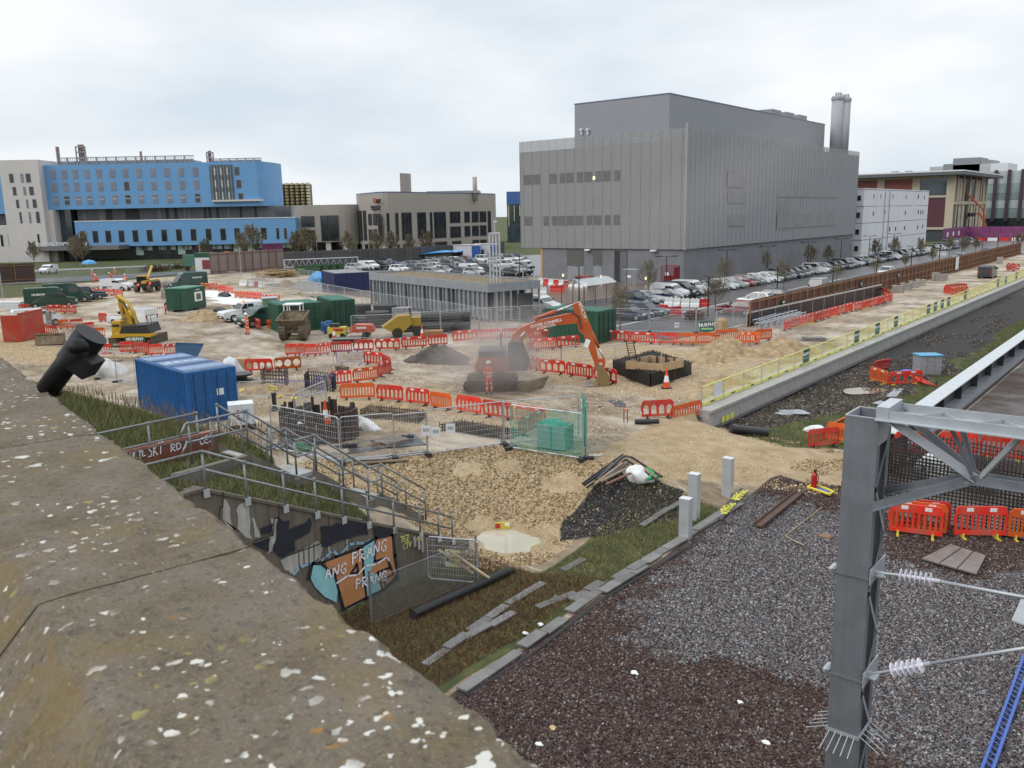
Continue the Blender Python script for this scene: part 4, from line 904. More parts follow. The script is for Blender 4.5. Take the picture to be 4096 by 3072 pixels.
pal=[[(815,530),(842,545),(858,600),(868,690),(893,730),(900,575),(950,560),(962,640),(975,775),(905,735),(820,690)],[(985,650),(1000,660),(1020,735),(1030,760),(990,765)],[(1085,650),(1115,645),(1125,700),(1120,800),(1090,800)],[(1140,885),(1340,785),(1365,800),(1360,870),(1290,905),(1210,960),(1160,935)],[(1065,745),(1090,750),(1100,830),(1065,845)],[(1500,1150),(1590,1110),(1590,1150),(1560,1180)]]
for p in pal:paint('pale_streak',WPAL,p,jag=.05)
for a in (1235,1262,1290,1318,1348,1400,1500):stroke('drip',CONC if a<1340 else WPAL,[(a,790+(1340-a)*.3),(a+3,900+(a%7)*6)],.05)
for p in ([(1115,655),(1180,662),(1185,722),(1300,650),(1300,730),(1215,765),(1225,825),(1130,868),(1090,850)],[(1352,702),(1500,672),(1612,662),(1612,740),(1420,795),(1362,812)],[(1645,705),(1750,700),(1745,745),(1660,755)],[(1030,700),(1085,685),(1082,742),(1020,752)],[(978,790),(1065,752),(1070,840),(1010,812)]):paint('black_patch',WBLK,p,jag=.06)
stroke('blue_outline',WLB,[(1205,962),(1240,925),(1290,903),(1350,893),(1420,830),(1455,862),(1510,800),(1545,790),(1600,790),(1625,775)],.09)
stroke('graffiti_outline',WBLK,[(1290,985),(1310,905),(1370,905),(1440,870),(1560,825),(1660,765),(1750,745),(1762,860),(1775,985),(1700,1045),(1600,1090),(1480,1150)],.16)
paint('graffiti_field',WOR,[(1362,903),(1440,873),(1555,832),(1660,772),(1745,752),(1755,880),(1770,960),(1700,1040),(1600,1088),(1480,1148),(1445,1050),(1400,965)])
paint('graffiti_field',WCY,[(1298,985),(1312,912),(1362,912),(1425,960),(1448,1050),(1440,1118),(1375,1085),(1320,1030)])
paint('graffiti_field',WCY,[(1583,815),(1655,772),(1650,890),(1625,950),(1660,960),(1692,1040),(1606,1086),(1590,950)])
for p in ([(1583,812),(1590,950),(1605,1086)],[(1655,772),(1650,890),(1722,870),(1735,925),(1668,950),(1692,1040)],[(1362,908),(1430,965),(1455,1060),(1480,1148)],[(1515,965),(1552,905),(1560,950),(1520,962)],[(1730,900),(1755,960),(1700,990),(1712,1030)]):stroke('graffiti_outline',WBLK,p,.09)
stroke('graffiti_line',WWH,[(1440,1010),(1500,970),(1555,965),(1600,915),(1660,905),(1720,865),(1728,885)],.06)
def glet(s,pts,size,m,w=.045,name='graffiti_lettering'):  # hand-sprayed capitals drawn as strokes
 F_={'P':[[(0,0),(0,1)],[(0,1),(.55,.9),(.5,.55),(0,.5)]],'R':[[(0,0),(0,1)],[(0,1),(.55,.9),(.5,.55),(0,.5),(.6,0)]],'A':[[(0,0),(.3,1),(.6,0)],[(.12,.4),(.5,.4)]],'N':[[(0,0),(.05,1),(.5,0),(.6,1)]],'G':[[(.6,.85),(.3,1),(0,.6),(.1,.1),(.45,0),(.6,.4),(.35,.42)]],
          'T':[[(0,1),(.7,1)],[(.35,1),(.3,0)]],'E':[[(.6,1),(0,.9),(0,.1),(.6,0)],[(0,.5),(.5,.5)]],'Z':[[(0,1),(.6,1),(0,0),(.65,.05)]],'C':[[(.6,.85),(.3,1),(0,.5),(.25,0),(.6,.12)]],'V':[[(0,1),(.3,0),(.6,1)]],'S':[[(.6,.9),(.25,1),(.05,.75),(.5,.4),(.45,.05),(0,.1)]],'K':[[(0,0),(0,1)],[(.6,1),(.05,.5),(.65,0)]],'Y':[[(0,1),(.3,.5),(.6,1)],[(.3,.5),(.25,-.2)]],'L':[[(0,1),(0,0),(.55,.05)]],'U':[[(0,1),(.1,0),(.5,0),(.6,1)]],'D':[[(0,0),(0,1),(.5,.8),(.55,.25),(0,0)]],'J':[[(.5,1),(.5,.1),(.1,0)]],' ':[]}
 (x0,y0),(x1,y1)=pts;n=len(s)
 for i,ch in enumerate(s):
  ox=x0+(x1-x0)*i/n;oy=y0+(y1-y0)*i/n;wl=(x1-x0)/n/.8
  for st in F_[ch]:
   yield [(ox+a*wl,oy-b*size+a*(y1-y0)/n) for a,b in st]
for s,pts,sz in (('PRANG',((1528,905),(1722,820)),62),('ANG',((1375,985),(1500,945)),55),('PRANG',((1545,1040),(1718,985)),52)):
 for p in glet(s,pts,sz,WWH):stroke('graffiti_lettering',WWH,p,.05)
for s,pts in (('TEZ',((1788,785),(1835,770))),('CTV',((1800,822),(1848,808)))):
 for p in glet(s,pts,32,WYE):stroke('graffiti_lettering',WYE,p,.035)
for a in (1862,1885,1905):stroke('drip',WPAL,[(a,755),(a+4,830-(a%3)*14)],.11)
stroke('graffiti_lettering',WYE,[(1868,780),(1880,750),(1890,775),(1905,760)],.03)
JT=mat('dark_joint',(.03,.027,.025),.8)
for p in ([(805,505),(800,585),(785,590),(782,655)],[(970,775),(1080,740),(1085,650),(1110,645),(1110,572)],[(1125,868),(1350,785),(1358,705),(1385,700),(1385,635)],[(1370,905),(1362,810)],[(1755,745),(1762,700)]):stroke('wall_joint',JT,p,.04)
# handrails and steps
RAIL=mat('galvanised_rail',(.23,.245,.25),.45,.18,6,metal=.45,dirt=(.13,.12,.10),dscale=8,damt=.35)
def handrail(name,label,n,paths,posts,plates=True,r=.034):
 root=thing(name,label,'handrail',(n,0,0))
 for p in paths:MB().tube([(0,a,b) for a,b in p],r,8).ob('rail',RAIL,root,True)
 for t_,z0,z1_ in posts:
  MB().cyl((0,t_,z0),(0,t_,z1_+.04),r,8).ob('post',RAIL,root,True)
  MB().lathe([(.02,-.05),(.052,-.035),(.052,.035),(.02,.05)],8,(0,t_,z1_)).ob('fitting',RAIL,root)
  if plates:MB().box(.035,.06,t_-.09,t_+.09,z0-.02,z0+.2).ob('base_plate',GALVB,root)
 return root
def wz(t_):return 3.28 if t_<11.6 else 3.28-.466*(t_-11.6)
pt=[8.0,9.9,11.65,12.87,14.1,15.2,16.2,17.2,18.3,19.5,20.4,21.1]
handrail('handrail','galvanised two rail handrail along the top of the graffiti wing wall',WN+.02,[[(6,4.36),(11.65,4.36),(21.1,-.28)],[(6,3.86),(11.65,3.86),(21.1,-.72)]],[(t_,wz(t_)-.15,wz(t_)+1.07) for t_ in pt])
ap=[(12.3,4.25),(12.5,4.6),(14.5,4.6),(16.2,3.3),(17.0,3.3),(19.2,1.65),(19.85,1.6),(22.0,.1)]
def zat(P,t_):
 for (a,b),(c_,d) in zip(P[:-1],P[1:]):
  if a<=t_<=c_:return b+(d-b)*(t_-a)/(c_-a+1e-9)
 return P[-1][1]
def down(P,d):return [(a,b-d) for a,b in P]
hp=[12.6,13.3,14.5,15.3,16.2,17.0,18.1,19.2,19.85,21.0,22.0]
handrail('handrail','galvanised handrail on the near side of the concrete steps',-22.2,[ap,down(ap,.55)],[(t_,zat(ap,t_)-1.2,zat(ap,t_)) for t_ in hp],False)
handrail('handrail','galvanised handrail on the far side of the concrete steps',-23.75,[ap[2:],down(ap[2:],.55)],[(t_,zat(ap,t_)-1.2,zat(ap,t_)) for t_ in hp[2:]],False)
handrail('handrail','galvanised handrail above the tagged brick wall on the landing',-25.1,[[(7.5,4.14),(14.56,4.14)],[(7.5,3.5),(14.56,3.5)]],[(t_,2.5,4.14) for t_ in (9.4,11.2,12.9,14.56)],False)
SCON=mat('step_concrete',(.155,.135,.11),.8,.25,1.5,streak=(.085,.075,.062),bump=.2);SPAL=mat('step_tread',(.30,.30,.29),.7,.2,2)
stp=thing('concrete_steps','concrete steps with landings descending beside the handrails','steps',(-22.3,0,0))
fl_=[(14.5,3.25),(16.2,2.05),(17.0,2.05),(19.2,.45),(19.85,.45),(22.0,-1.05)]
for (a,b),(c_,d) in zip(fl_[:-1],fl_[1:]):
 if abs(b-d)<.05:MB().box(-1.4,-.06,a,c_,b-.12,b).ob('landing',SPAL,stp);MB().box(-1.4,.0,a,c_,-2.2,b-.125).ob('landing_base',SCON,stp);continue
 n_=round((b-d)/.17)
 for k in range(n_):MB().box(-1.4,-.1,a+(c_-a)*k/n_,a+(c_-a)*(k+1)/n_-.003,b-(b-d)*(k+1)/n_-.05,b-(b-d)*(k+1)/n_+.0).ob('tread',SPAL,stp)
 for xo in (-.09,-1.5):MB().prism([(a,b+.06),(c_,d+.06),(c_,min(d-.9,-1.2)),(a,b-1.6)],xo,xo+.09,'x').ob('stringer',SCON,stp)
MB().box(-2.7,-.02,7,14.5,2.4,2.62).ob('landing',SCON,stp)
MB().box(-.14,.08,7,14.48,1.2,3.2).ob('landing_side',SCON,stp)
# brick wall with white tags: every brick of the visible face
BRK=mat('red_brick',(.20,.058,.034),.8,.2,3,rnd=.22);MOR=mat('mortar_dark',(.13,.08,.065),.9)
bw=thing('brick_wall','low red brick wall with white spray tags beside the landing','wall',(-25,0,0))
MB().box(-.22,-.012,8.8,15.2,2.0,3.35).ob('wall_core',MOR,bw)
bmesh_=MB().box(-.1,0,.004,.216,.003,.064).mesh('brick',BRK)
bcap=MB().box(-.24,.012,.004,.064,0,.10).mesh('coping_brick',mat('coping_brick',(.30,.14,.10),.8,.2,3,rnd=.2))
cnt=0
for r_ in range(17):
 for k in range(20):
  y=10.75+k*.225+(r_%2)*.112
  if y>15.0 or cnt>=300:continue
  ob('brick',bmesh_,bw,(0-random.uniform(0,.006),y,2.05+r_*.075));cnt+=1
for k in range(64):ob('coping_brick',bcap,bw,(0,10.75+k*.069,3.352))
for s,pts,sz in (('ULYL',((305,330),(395,305)),42),('SKT',((405,318),(490,290)),62),('RDJ',((530,285),(625,262)),40),('CES',((690,250),(765,225)),42)):
 for p in glet(s,pts,sz,WWH):stroke('spray_tag',WWH,p,.035,zJ,-25.0,bw,.012)
# railway side: boards, pipe, posts
BRD=mat('grey_trough_board',(.15,.145,.14),.75,.2,2,rnd=.25,bump=.2,dirt=(.12,.115,.10),dscale=3);BLKP=mat('black_plastic',(.015,.015,.017),.4,.2,4)
def boards(label,pts,z0=-1.1,w=.34):
 root=thing('edging_board_row',label,'boards',(0,0,0))
 for a,b,c_,d in pts:
  p,q_=L(a,b,z0),L(c_,d,z0);dd=q_-p;ln=dd.length;u=dd.normalized();pv_=Vector((-u.y,u.x,0)).normalized()*w/2;n_=max(1,round(ln/1.0))
  for k in range(n_):
   s0=p.lerp(q_,k/n_+.01);s1=p.lerp(q_,(k+1)/n_-.004);jt=Vector((0,0,random.uniform(.02,.06)));o1=pv_*random.uniform(.9,1.1);sh=pv_*random.uniform(-.25,.25)
   up=Vector((0,0,.055))
   v=[s0-o1+sh,s1-o1+sh,s1+o1+sh,s0+o1+sh];v=[x_+jt for x_ in v];MB().add(v+[x_+up for x_ in v],HEX).ob('board',BRD,root)
 return root
boards('row of flat grey trough lids along the edge of the brown ballast',[(995,1497,1120,1412),(1128,1402,1215,1340),(1230,1325,1300,1275),(1300,1283,1395,1225),(1395,1215,1480,1165),(1482,1160,1600,1090)])
boards('short overlapping grey lids beside the three square posts',[(1235,1300,1300,1262),(1330,1255,1420,1200),(1500,1150,1560,1110)])
boards('row of weathered grey lids through the dead grass',[(915,1440,1010,1375),(1015,1368,1095,1312),(1095,1308,1175,1262),(1215,1235,1262,1210)],-1.5,.3)
boards('second row of grey lids forking off through the dead grass',[(1000,1385,1110,1325),(1160,1318,1245,1285)],-1.45,.28)
boards('line of pale lids along the foot of the black scalpings',[(1385,1140,1475,1085)],-1.3,.25)
bl=thing('edging_strip','thin black edging strip between the boards and the ballast','edging')
ep=[L(a,b,-1.1) for a,b in ((1000,1502),(1130,1420),(1230,1345),(1300,1290),(1400,1232),(1480,1180),(1560,1125))]
MB().tube([p+Vector((.12,0,.03)) for p in ep],.045,5).ob('strip',BLKP,bl)
pa,pb=L(893,1338,-1.7),L(1106,1240,-1.7)
bp_=thing('black_pipe','long black corrugated plastic pipe lying in the dead grass','pipe',pa+Vector((0,0,.15)))
dv2=pb-pa;nrg=46;prf=MB()
for k in range(nrg):
 a,b=dv2*(k/nrg),dv2*((k+.55)/nrg);prf.cyl(a,b,.175,16,cap=False);prf.cyl(b,dv2*((k+1)/nrg),.158,16,cap=False)
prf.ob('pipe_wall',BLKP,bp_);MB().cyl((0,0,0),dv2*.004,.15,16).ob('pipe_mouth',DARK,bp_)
for i,(b_p,t_p,lab) in enumerate((((1480,1163),(1480,1077),'shortest grey square post at the ballast edge, nearest the bridge'),((1498,1122),(1499,1024),'middle grey square post at the ballast edge'),((1571,1072),(1571,990),'grey square post farthest from the bridge beside the painted boards'))):
 p=L(*b_p,-1.15);hh=atY(*t_p,depth(p))[1]-p.z;pt_=thing('square_post',lab,'post',(p.x,p.y,p.z-.1),random.uniform(-.05,.05),'square posts at the ballast edge')
 MB().box(-.19,.19,-.15,.15,0,hh+.1).ob('post_body',GALVB,pt_);MB().box(-.2,.2,-.16,.16,hh+.101,hh+.13).ob('post_cap',mat('pale_cap',(.55,.56,.57),.5),pt_);MB().box(-.194,-.19,-.05,.05,.3,hh-.1).ob('seam',GALV,pt_)
# painted boards with yellow survey marks
pq=[L(*zH(a,b),-1.1) for a,b in ((1600,655),(1745,500),(1778,512),(1640,675))]
pb_=thing('painted_boards','dark boards with yellow sprayed survey numbers beside the posts','boards',pq[0])
MB().add([p-pq[0]+Vector((0,0,.05)) for p in pq]+[p-pq[0]+Vector((0,0,.11)) for p in pq],HEX).ob('board',mat('dark_board',(.07,.065,.06),.8,.2,2),pb_)
YL=mat('yellow_marker_paint',(.62,.58,.08),.6,.1,4)
du2=(pq[1]-pq[0]).normalized();ln2=(pq[1]-pq[0]).length;wv=(pq[3]-pq[0])
zax=du2.cross(wv).normalized();zax=zax if zax.z>0 else -zax
xax=-du2;yax=zax.cross(xax)
for s,fr_,row in (('CAB4',.28,.3),('SM10 DB',.32,.68),('CAB39',.74,.3),('SM10 DB',.8,.68)):
 M_=Matrix((xax.to_4d(),yax.to_4d(),zax.to_4d(),(0,0,0,1))).transposed();M_.translation=(pq[1]-pq[0])*fr_+wv*row+Vector((0,0,.117));M_[3][:]=(0,0,0,1)
 lettering(s,.34,YL,pb_,M_,.002,.9,.03)
# heap of scrap and the white bag on the black scalpings
def at_pt(px,py,z):return G(px,py,z)
sc_o=L(1330,1025,-.2);sp_=thing('scrap_pile','pile of bent black bars, planks and conduit on the scalpings','scrap',sc_o)
def rel(px,py,z):return G(px,py,z)-sc_o
MB().tube([rel(1262,1048,-.3),rel(1350,985,.15),rel(1365,988,.15),rel(1430,1030,-.05)],.05,6).tube([rel(1268,1053,-.3),rel(1352,992,.12),rel(1425,1040,-.1)],.045,6).tube([rel(1258,1045,-.32),rel(1345,982,.1)],.045,6).ob('black_bars',BLKP,sp_)
for a,b,c_,d,m in ((1285,1045,1345,1000,'p'),(1298,1040,1352,1012,'p'),(1310,1046,1362,1022,'r'),(1290,1035,1340,990,'k'),(1300,1038,1358,1000,'k')):
 MB().bar(rel(a,b,.05),rel(c_,d,.12),.12,.05).ob('plank',{'p':mat('old_plank',(.22,.16,.10),.8,.25,4),'r':mat('rusty_plate',(.16,.065,.04),.7,.3,6),'k':BLKP}[m],sp_)
def crumple(name,label,cat,loc,size,m,seed=1,parent=None,lump=.35):
 bm=bmesh.new();bmesh.ops.create_icosphere(bm,subdivisions=4,radius=1);rs=np.random.RandomState(seed)
 dirs=rs.randn(26,3);dirs/=np.linalg.norm(dirs,axis=1)[:,None];amp=rs.uniform(-.9,.9,26)
 for v in bm.verts:
  n=np.array(v.co);d=dirs@n;k=1+lump*float((amp*np.exp(-((1-d)/.09))).sum())
  k+=.07*math.sin(9*n[0]+4*n[2])*math.sin(8*n[1])
  v.co=Vector((n[0]*k*size[0],n[1]*k*size[1],max(-.25,n[2]*k)*size[2]))
 me=bpy.data.meshes.new(name);bm.to_mesh(me);bm.free();me.materials.append(m)
 o=ob(name,me,parent,loc)
 return tag(o,label,cat) if parent is None else o
WBAG=mat('white_sack',(.66,.66,.65),.6,.12,6,bump=.4,bscale=18,dirt=(.45,.42,.36),dscale=5)
GRN=mat('green_strap',(.03,.30,.10),.5,.2,5)
p=G(1376,1020,.0);crumple('bulk_bag','crumpled white bulk bag lying on the scrap pile','bag',(p.x,p.y,-.22),(.5,.42,.5),WBAG,4)
stt=thing('green_strap','green lifting strap trailing from the white bulk bag','strap',(p.x,p.y,-.2));MB().tube([G(1398,1010,.1)-stt.location,G(1412,1022,0)-stt.location,G(1400,1035,-.1)-stt.location,G(1425,1030,-.15)-stt.location],.05,5).ob('strap',GRN,stt)
# overhead line mast and portal truss
GAL=mat('galvanised_mast',(.225,.243,.268),.42,.14,3,metal=.35,bump=.04,bscale=60,dirt=(.15,.16,.175),dscale=2.5,damt=.5,streak=(.17,.18,.2));GALL=mat('galvanised_light',(.44,.465,.49),.4,.12,4,metal=.3)
MN0,MN1,MT0,MT1,MZ=-2.9,-2.545,9.45,9.95,8.05
ms=thing('overhead_line_mast','grey galvanised box lattice mast carrying the overhead line portal at right','mast',(MN0,MT0,-1.1))
mw,mdp,mh=MN1-MN0,MT1-MT0,MZ+1.1
def chan(y,s):  # channel with its web at y, flanges turned inward
 return MB().box(0,mw,min(y,y+s*.012),max(y,y+s*.012),0,mh).box(0,.011,min(y+s*.013,y+s*.11),max(y+s*.013,y+s*.11),0,mh).box(mw-.011,mw,min(y+s*.013,y+s*.11),max(y+s*.013,y+s*.11),0,mh)
chan(0,1).ob('channel',GAL,ms);chan(mdp,-1).ob('channel',GAL,ms)
nl=15
for k in range(nl):
 z0,z1_=mh-.15-k*.62,mh-.15-(k+1)*.62
 for x_ in (-.008,mw+.008):
  a,b=(.03,mdp-.03) if k%2 else (mdp-.03,.03)
  M_=MB();M_.add([(x_-.005,a,z0),(x_+.005,a,z0),(x_+.005,b,z1_),(x_-.005,b,z1_),(x_-.005,a,z0-.075),(x_+.005,a,z0-.075),(x_+.005,b,z1_-.075),(x_-.005,b,z1_-.075)],[(0,1,2,3),(7,6,5,4),(0,4,5,1),(1,5,6,2),(2,6,7,3),(3,7,4,0)]);M_.ob('lacing_bar',GALL if k%2 else GAL,ms)
MB().box(.012,mw-.012,.02,mdp-.02,mh-.32,mh-.30).ob('top_plate',GALL,ms)
rim=MB()
for bx in ((-.004,mw+.004,-.004,.012),(-.004,mw+.004,mdp-.012,mdp+.004)):rim.box(*bx,mh+.001,mh+.012)
for bx in ((-.006,.012,.0125,mdp-.0125),(mw-.012,mw+.006,.0125,mdp-.0125)):rim.box(*bx,mh-.30,mh+.01)
rim.ob('top_rim',GALL,ms)
def mz(px,py,t_=MT0):return onT(px,py,t_).z+1.1
zz1,zz2,zz3=mz(*zK(780,195)),mz(*zK(745,975)),mz(*zK(720,1400))
for z_ in (zz1,zz2):
 MB().box(-.012,mw+.012,-.014,-.001,z_-.012,z_+.012).box(-.05,-.013,-.014,mdp,z_-.03,z_+.03).ob('band',GAL,ms)
 MB().box(mw+.014,mw+.028,-.02,mdp+.05,z_-.06,z_+.12).box(mw+.03,mw+.12,.12,.3,z_+.0,z_+.012).ob('bracket',GALL,ms)
 MB().box(-.10,-.051,.02,.22,z_+.0,z_+.012).ob('bracket_end',GALL,ms)
spk=MB()
for k in range(5):
 f=(k+.5)/5
 spk.cyl((mw*f,-.01,zz3),(mw*f-.05+.05*f,-.22,zz3-.16),.006,5);spk.cyl((-.01,mdp*f,zz3),(-.26,mdp*f,zz3-.12),.006,5);spk.cyl((mw+.01,mdp*f,zz3),(mw+.24,mdp*f,zz3-.14),.006,5)
spk.box(-.015,mw+.015,-.015,-.002,zz3-.02,zz3+.02).box(mw+.002,mw+.016,-.014,mdp,zz3-.02,zz3+.02).box(-.016,-.002,-.014,mdp,zz3-.02,zz3+.02).ob('anti_climb_spikes',GALL,ms)
# truss
tr_=thing('portal_truss','grey galvanised triangular lattice truss reaching right from the mast','truss',(MN1,MT0,0))
def tp_(px,py,t_):
 p=onT(px,py,t_);return Vector((p.x-MN1,t_-MT0,p.z))
zt1=7.92
fa=tp_(*zI(2020,640),MT0);ba=tp_(*zI(2020,548),MT1);bt=tp_(*zI(1655,965),(MT0+MT1)/2);bt2=tp_(*zI(2020,1020),(MT0+MT1)/2)
zch=(tp_(*zI(985,520),MT0).z+fa.z)/2
def ang_bar(a,b,w=.085):  # angle iron
 a,b=Vector(a),Vector(b);d=(b-a).normalized();s=d.cross(Vector((0,0,1))).normalized()*w;u=s.cross(d).normalized()*w;th=.12
 M_=MB()
 for q_ in (s,u):
  o_=(u if q_ is s else s)*th;M_.add([a,b,b+q_,a+q_,a+o_,b+o_,b+q_+o_,a+q_+o_],HEX)
 return M_
XE=6.0
TY=mdp
ang_bar((-.02,0,zch),(XE,0,zch),.1).ob('top_chord',GALL,tr_);ang_bar((.05,TY,zch),(XE,TY,zch),.1).ob('top_chord',GALL,tr_)
zbt=bt.z;xb0=bt.x
for yy in (TY*.35,TY*.65):ang_bar((xb0,yy,zbt),(XE,yy,zbt),.085).ob('bottom_chord',GAL,tr_)
colz=onT(*zI(940,1185),MT0).z
ang_bar((0,0,colz),(xb0,TY*.35,zbt),.085).ob('knee_brace',GAL,tr_);ang_bar((0,TY,colz+.05),(xb0,TY*.65,zbt),.085).ob('knee_brace',GAL,tr_)
U=fa.x*435/1045;x_=fa.x*.19
ang_bar((.1,0,zch-.02),(xb0,TY*.35,zbt+.02),.08).ob('diagonal',GALL,tr_);ang_bar((.1,TY,zch-.02),(xb0,TY*.65,zbt+.02),.07).ob('diagonal',GAL,tr_)
while x_<XE-1.0:
 ang_bar((x_,.06,zch),(x_+U/2,TY-.02,zch),.055).ob('top_brace',GALL,tr_);ang_bar((x_+U/2,TY-.02,zch),(x_+U,.06,zch),.055).ob('top_brace',GALL,tr_)
 for yt_,yb_ in ((0,TY*.35),(TY,TY*.65)):
  xm=xb0+(x_-fa.x*.19)*1.6
  ang_bar((xm-U*.42,yt_,zch),(xm,yb_,zbt),.045).ob('diagonal',GAL,tr_);ang_bar((xm+U*.75,yt_,zch),(xm+.04,yb_,zbt),.045).ob('diagonal',GALL,tr_)
 x_+=U
MB().box(-.03,.1,-.02,TY+.02,zch-.02,zch+.14).ob('gusset',GALL,tr_);MB().box(xb0-.1,xb0+.12,TY*.3,TY*.7,zbt-.01,zbt+.0).ob('gusset',GALL,tr_)
# cantilever arms with their insulators
INS=mat('insulator_porcelain',(.80,.79,.85),.25,.1,8,coat=.4)
for nm_,i0,i1,e_,nd,rd_,lab in (('u',(1135,190),(1400,232),(2120,366),7,.08,'upper registration arm with grey ribbed insulator on the mast'),('l',(1075,918),(1325,872),(2120,742),6,.085,'lower registration arm with pale ribbed insulator on the mast')):
 tt_=MT0+.16
 a,b,c_=(onT(*zK(*q_),tt_) for q_ in (i0,i1,e_));zb3=(zz1 if nm_=='u' else zz2)-1.1
 arm=thing('registration_arm',lab,'insulator arm',a)
 MB().cyl(Vector((MN1+.03,tt_+.0,zb3+.04))-a,(0,0,0),.016,8).ob('end_clevis',GALL,arm)
 I_=MB().cyl((0,0,0),b-a,.02,10)
 for k in range(nd):
  f=(k+.3)/nd;p=(b-a)*f;d=(b-a).normalized();I_.cyl(p-d*.012,p+d*.004,rd_*.35,16,rd_);I_.cyl(p+d*.004,p+d*.010,rd_,16,rd_*.8)
 I_.ob('insulator',INS,arm)
 MB().cyl(b-a,b-a+(c_-b)*.07,.026,10).ob('clamp',GALL,arm);MB().cyl(b-a+(c_-b)*.05,(c_-a)+(c_-b)*.6,.019,10).ob('tube',GALL,arm,True)
# things on the ballast
CYB=mat('blue_paint_steel',(.03,.09,.35),.4,.15,5);p,q_=G(*zK(2120,800),-.98),G(*zK(1795,1700),-.98)
bl_=thing('blue_lattice_beam','blue lattice cable beam lying on the ballast beside the mast','beam',p);d=q_-p;s=Vector((-d.y,d.x,0)).normalized()*.09
for k in (-1,1):MB().bar(s*k,d+s*k,.06).ob('side_rail',CYB,bl_)
for k in range(26):MB().bar(d*((k+.2)/26)-s,d*((k+.8)/26)+s,.03).ob('rung',CYB,bl_)
def flat_thing(name,label,cat,pts,z,th,m,zf,part_name='sheet',group=None):
 P_=[G(*zf(a,b),z) for a,b in pts];c0=P_[0];r_=thing(name,label,cat,c0,0,group);n=len(P_)
 v=[p-c0 for p in P_]+[p-c0+Vector((0,0,th)) for p in P_]
 MB().add(v,[tuple(range(n-1,-1,-1)),tuple(range(n,2*n))]+[(i,(i+1)%n,n+(i+1)%n,n+i) for i in range(n)]).ob(part_name,m,r_);return r_,P_
PLY=mat('wet_grey_board',(.17,.145,.13),.35,.25,3,bump=.15)
r_,P_=flat_thing('ground_board','large grey planked board lying on ballast behind the mast','board',[(1265,1545),(1475,1440),(1738,1522),(1668,1660)],-1.04,.05,PLY,zI)
for k in (.33,.66):MB().bar(P_[0].lerp(P_[3],k)-P_[0]+Vector((0,0,.052)),P_[1].lerp(P_[2],k)-P_[0]+Vector((0,0,.052)),.03).ob('plank_joint',DARK,r_)
flat_thing('ground_board','grey board at the right edge beside the insulator arm','board',[(1988,545),(2060,385),(2200,400),(2200,620)],-1.04,.05,mat('grey_board',(.30,.31,.32),.5,.15,2),zK)
r_,P_=flat_thing('drip_tray','blue drip tray with padded yellow rim beside the ballast','tray',[(425,1020),(470,1000),(615,1055),(585,1075)],-.93,.04,mat('blue_tray_mat',(.05,.11,.32),.6,.2,6),zI,'tray_mat')
MB().tube([x_-P_[0]+Vector((0,0,.06)) for x_ in P_+[P_[0]]],.055,8).ob('rim',mat('yellow_rubber',(.62,.48,.04),.5,.15,4),r_)
p=G(*zI(470,1015),-.9);fe=thing('fire_extinguisher','red fire extinguisher standing in the blue drip tray','extinguisher',p)
MB().lathe([(.11,0),(.12,.03),(.12,.5),(.09,.6),(.035,.65)],14).ob('cylinder',mat('extinguisher_red',(.42,.02,.02),.3),fe,True);MB().cyl((0,0,.65),(0,0,.74),.035,8).cb((.05,0,.74),(.16,.04,.04)).ob('valve',BLK,fe);MB().tube([(.03,0,.7),(.17,0,.5),(.15,0,.2)],.016,5).ob('hose',BLK,fe)
p,q_=G(*zI(60,1305),-1.0),G(*zI(385,1045),-1.0);rb_=thing('rusty_channel','rusty steel channel lying across the dark ballast','steel',p);d=q_-p;s=Vector((-d.y,d.x,0)).normalized()
RSTY=mat('rust_brown',(.085,.045,.032),.75,.3,5)
MB().bar((0,0,.03),d+Vector((0,0,.03)),.3,.05).ob('web',RSTY,rb_);MB().bar(s*.16+Vector((0,0,.08)),d+s*.16+Vector((0,0,.08)),.04,.1).bar(-s*.16+Vector((0,0,.08)),d-s*.16+Vector((0,0,.08)),.04,.1).ob('flange',RSTY,rb_)
p=G(*zI(260,1375),-1.05);rd2=thing('bent_rod','bent yellowed steel rod lying on the grey ballast','rod',p);MB().tube([Vector((0,0,.03)),G(*zI(300,1395),-1.02)-p,G(*zI(400,1440),-1.02)-p],.022,6).tube([Vector((0,0,.03)),G(*zI(530,1160),-1.02)-p],.018,5).ob('rod',mat('tan_rod',(.34,.26,.15),.6),rd2)
for k,(a,b,zf,sz,cc,lab) in enumerate(((560,1380,zI,(.22,.16,.14),(.2,.13,.08),'brown boulder on the ballast left of the mast'),(812,970,zoomer(1700,2300,1.58),(.09,.07,.06),(.50,.36,.17),'small sandy stone on brown ballast'))):
 p=G(*zf(a,b),-1.07);crumple('loose_stone',lab,'stone',p,sz,mat('loose_stone_%d'%k,cc,.85,.2,8),11+k)
zL=zoomer(1700,2300,1.58)
LIT=mat('white_litter',(.75,.76,.77),.4,.1,6)
for k,(a,b,zz,lab) in enumerate(((728,312,-1.25,'white plastic bottle in the dead grass'),(1322,617,-1.05,'white scrap on the brown ballast below the grey'),(720,1070,-1.05,'white scrap beside the coping stone edge'),(2158,1062,-1.05,'white scrap left of the mast foot'),(1990,803,-1.05,'tiny white scrap on the grey ballast edge'),(636,370,-1.3,'white cap in the dead grass near the boards'),(40,558,-1.6,'white cup at the end of the weathered lids'),(832,142,-1.35,'clear bottle beside the forking lids'))):
 p=G(*zL(a,b),zz);crumple('litter',lab,'litter',p,(.09,.06,.05),LIT,30+k)
